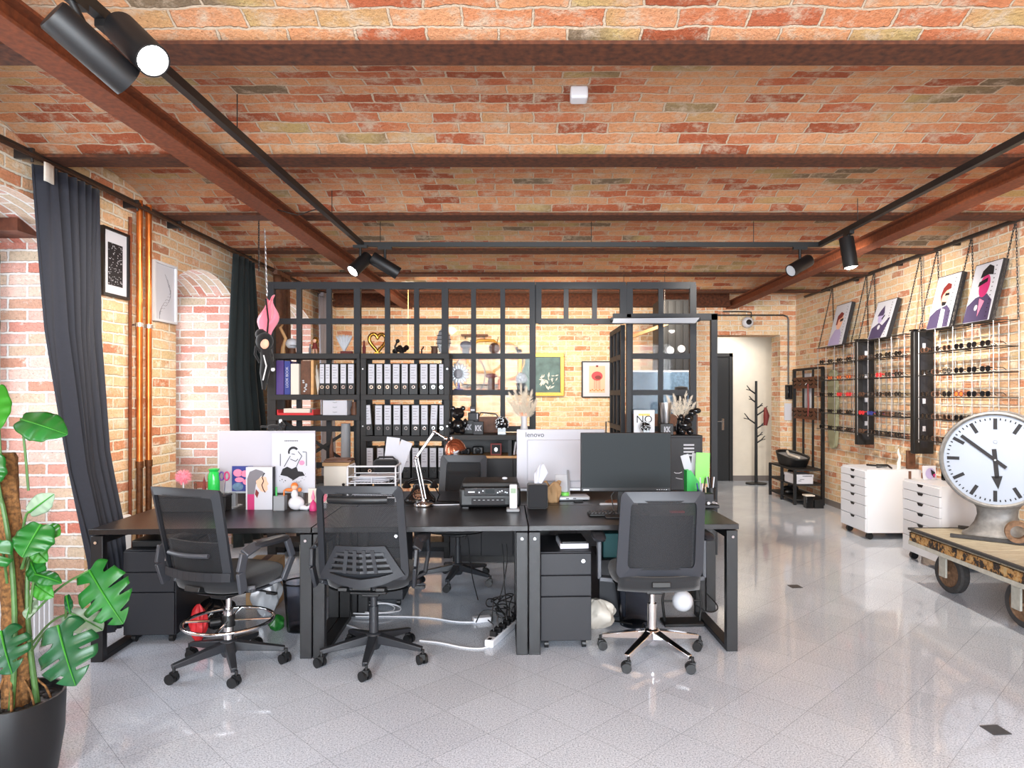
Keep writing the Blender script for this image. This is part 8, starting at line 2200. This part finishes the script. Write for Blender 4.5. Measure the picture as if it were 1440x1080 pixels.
# clock, local: dial faces -Y
CR = 0.352
r = thing('station_clock', 'big round double-sided station clock standing on the wooden trolley', 'clock', (3.395, 5.0, TZ + 0.005), math.radians(-39))
zc = 0.575; yc = -0.12
m = MB(); m.lathe([(CR, 0), (CR + 0.0, 0.012), (CR - 0.012, 0.02), (CR - 0.018, 0.26), (CR, 0.275), (CR, 0.29)], (0, yc, zc), 64, (0, 1, 0), caps=False); m.build('drum', M['zinc'], r, smooth=40)
m = MB(); m.lathe([(CR - 0.032, 0.022), (CR - 0.03, -0.004), (CR - 0.018, -0.014), (CR - 0.004, -0.008), (CR, 0.004)], (0, yc, zc), 64, (0, 1, 0), caps=False); m.build('bezel', M['zinc'], r)
m = MB(); m.lathe([(0, 0.006), (CR - 0.028, 0.006), (CR - 0.028, 0.0065)], (0, yc, zc), 64, (0, 1, 0), caps=False); dial = m.build('dial', M['dial'], r)
m = MB(); m.lathe([(0, 0.284), (CR - 0.01, 0.284), (CR - 0.01, 0.286)], (0, yc, zc), 64, (0, 1, 0), caps=False); m.build('dial', M['dial'], r)
def radial(m, ang, r0, r1, w, y):
    c, s = math.sin(ang), math.cos(ang); d = Vector((c, 0, s)); n = Vector((s, 0, -c)); o_ = Vector((0, y, zc))
    m.prism([o_ + d * r0 - n * w / 2, o_ + d * r1 - n * w / 2, o_ + d * r1 + n * w / 2, o_ + d * r0 + n * w / 2], (0, -0.0015, 0))
m = MB(); k_ = CR / 67.0
for h in range(12): radial(m, 2 * PI * h / 12, 42 * k_, 57 * k_, 4.6 * k_, yc + 0.0055)
for q in range(60):
    if q % 5: radial(m, 2 * PI * q / 60, 54.5 * k_, 57.5 * k_, 1.5 * k_, yc + 0.0055)
m.build('hour_marks', M['ink'], dial, smooth=0)
hub = (0, yc, zc)
hm = 2 * PI * (51.5 / 60); hh = 2 * PI * (5.83 / 12)
m = MB(); radial(m, hm, -16 * k_, 51 * k_, 4.6 * k_, yc - 0.0); m.build('minute_hand', M['ink'], r, smooth=0)
m = MB(); radial(m, hh, -15 * k_, 25 * k_, 5.4 * k_, yc + 0.003)
d_ = Vector((math.sin(hh), 0, math.cos(hh))); n_ = Vector((math.cos(hh), 0, -math.sin(hh))); o_ = Vector((0, yc + 0.003, zc))
m.prism([o_ + d_ * 22 * k_ - n_ * 6.5 * k_, o_ + d_ * 40 * k_, o_ + d_ * 22 * k_ + n_ * 6.5 * k_], (0, -0.0015, 0)); m.build('hour_hand', M['ink'], r, smooth=0)
m = MB(); m.cyl((0, yc + 0.002, zc), (0, yc - 0.004, zc), 0.006, seg=12); m.build('hub', M['silver'], r)
m = MB(); rd = 0.012
m.tube([(rd * math.cos(t), yc + 0.0048, zc + 0.13 + rd * math.sin(t)) for t in [2 * PI * i / 12 for i in range(12)]], 0.0012, 4, closed=True); m.build('maker_mark', M['greyink'], dial)
# pedestal
m = MB(); n = 28
prof = [(0.22, 0.16, 0.0), (0.22, 0.16, 0.02), (0.185, 0.14, 0.04), (0.145, 0.115, 0.10), (0.125, 0.1, 0.16), (0.13, 0.105, 0.21), (0.16, 0.12, 0.255)]
for (a, b, z) in prof: m.v.extend(superell(0, 0.025, a * 2, b * 2, z, n, 2.6))
for a in range(len(prof) - 1):
    for i in range(n): m.face((a * n + i, a * n + (i + 1) % n, (a + 1) * n + (i + 1) % n, (a + 1) * n + i))
m.face([i for i in reversed(range(n))]); m.face([(len(prof) - 1) * n + i for i in range(n)])
m.build('pedestal', M['zinc'], r, smooth=60)
m = MB(); m.span((-0.27, -0.19, 0), (0.3, -0.16, 0.022)); m.span((-0.27, 0.21, 0), (0.3, 0.24, 0.022)); m.build('base_bar', M['tyre'], r, smooth=0)
m = MB(); m.lathe([(0.045, 0.0), (0.075, 0.0), (0.075, 0.05), (0.045, 0.05), (0.045, 0)], (0.13, -0.16, 0.085), 28, (0.2, -1, 0), caps=False); m.build('flange', M['rustwheel'], r)
# ================================================================= light and camera
def area(name, loc, target, sx, sy, power, color=(1, 1, 1), spread=180):
    li = bpy.data.lights.new(name, 'AREA'); li.shape = 'RECTANGLE'; li.size = sx; li.size_y = sy
    li.energy = power; li.color = color; li.spread = math.radians(spread)
    o = bpy.data.objects.new(name, li); COL.objects.link(o)
    o.location = loc
    o.rotation_euler = (Vector(target) - Vector(loc)).to_track_quat('-Z', 'Y').to_euler()
    return o
COOL = (0.86, 0.93, 1.0); WARM = (1.0, 0.93, 0.83)
area('daylight shop window', (0.5, YF - 0.25, 1.55), (0.5, 5, 1.45), 5.6, 2.3, 900, COOL)
for (a, b, sp, rise) in NICHES:
    area('daylight niche window', (XL - ND - 0.15, (a + b) / 2, 1.65), (0, (a + b) / 2, 1.5), b - a - 0.1, 1.5, 38, COOL)
def down(loc, target, power, color=WARM, size=120, rad=0.06):
    li = bpy.data.lights.new('unhoused spot', 'SPOT'); li.energy = power; li.color = color; li.shadow_soft_size = rad
    li.spot_size = math.radians(size); li.spot_blend = 1.0
    o = bpy.data.objects.new('unhoused spot', li); COL.objects.link(o); o.location = loc
    o.rotation_euler = (Vector(target) - Vector(loc)).to_track_quat('-Z', 'Y').to_euler()
# added spots along the tracks, some in view without a housing, and back-office lamps
for x, y, tx, ty, pw in ((-1.475, 3.9, -3.0, 4.9, 170), (-1.475, 0.6, -0.8, 2.4, 120), (2.47, 4.2, 4.0, 5.4, 230), (2.47, 3.0, 4.0, 4.4, 90), (2.47, 0.8, 2.0, 2.6, 80), (2.47, 5.7, 4.0, 7.6, 330), (0.5, 5.8, 0.4, 6.6, 60), (1.6, 5.8, 2.4, 8.8, 40)):
    down((x, y, 2.66), (tx, ty, 1.5), pw, size=95)
for x, y, pw in ((-1.4, 8.0, 190), (0.3, 8.2, 190), (1.6, 7.7, 120)):
    down((x, y, 2.68), (x, y + 1.6, 1.5), pw, (1.0, 0.87, 0.70), size=140)
down((3.3, 11.3, 2.7), (3.2, 11.6, 1.0), 60, (1.0, 0.95, 0.88), 150)
w = bpy.data.worlds.new('sky'); SC.world = w; w.use_nodes = True
bg = w.node_tree.nodes['Background']; bg.inputs[0].default_value = (0.75, 0.86, 1.0, 1); bg.inputs[1].default_value = 1.0

cam = bpy.data.cameras.new('camera'); co = bpy.data.objects.new('camera', cam); COL.objects.link(co)
cam.sensor_width = 36.0; cam.lens = 24.0
cam.shift_x = -30.0 / 1440.0; cam.shift_y = 16.0 / 1440.0
co.location = (0, 0, CZ); co.rotation_euler = (PI / 2, 0, 0)
cam.clip_start = 0.05
SC.camera = co
SC.view_settings.view_transform = 'Standard'; SC.view_settings.look = 'None'
SC.view_settings.gamma = 1.0; SC.view_settings.use_curve_mapping = False
SC.view_settings.exposure = 0.27
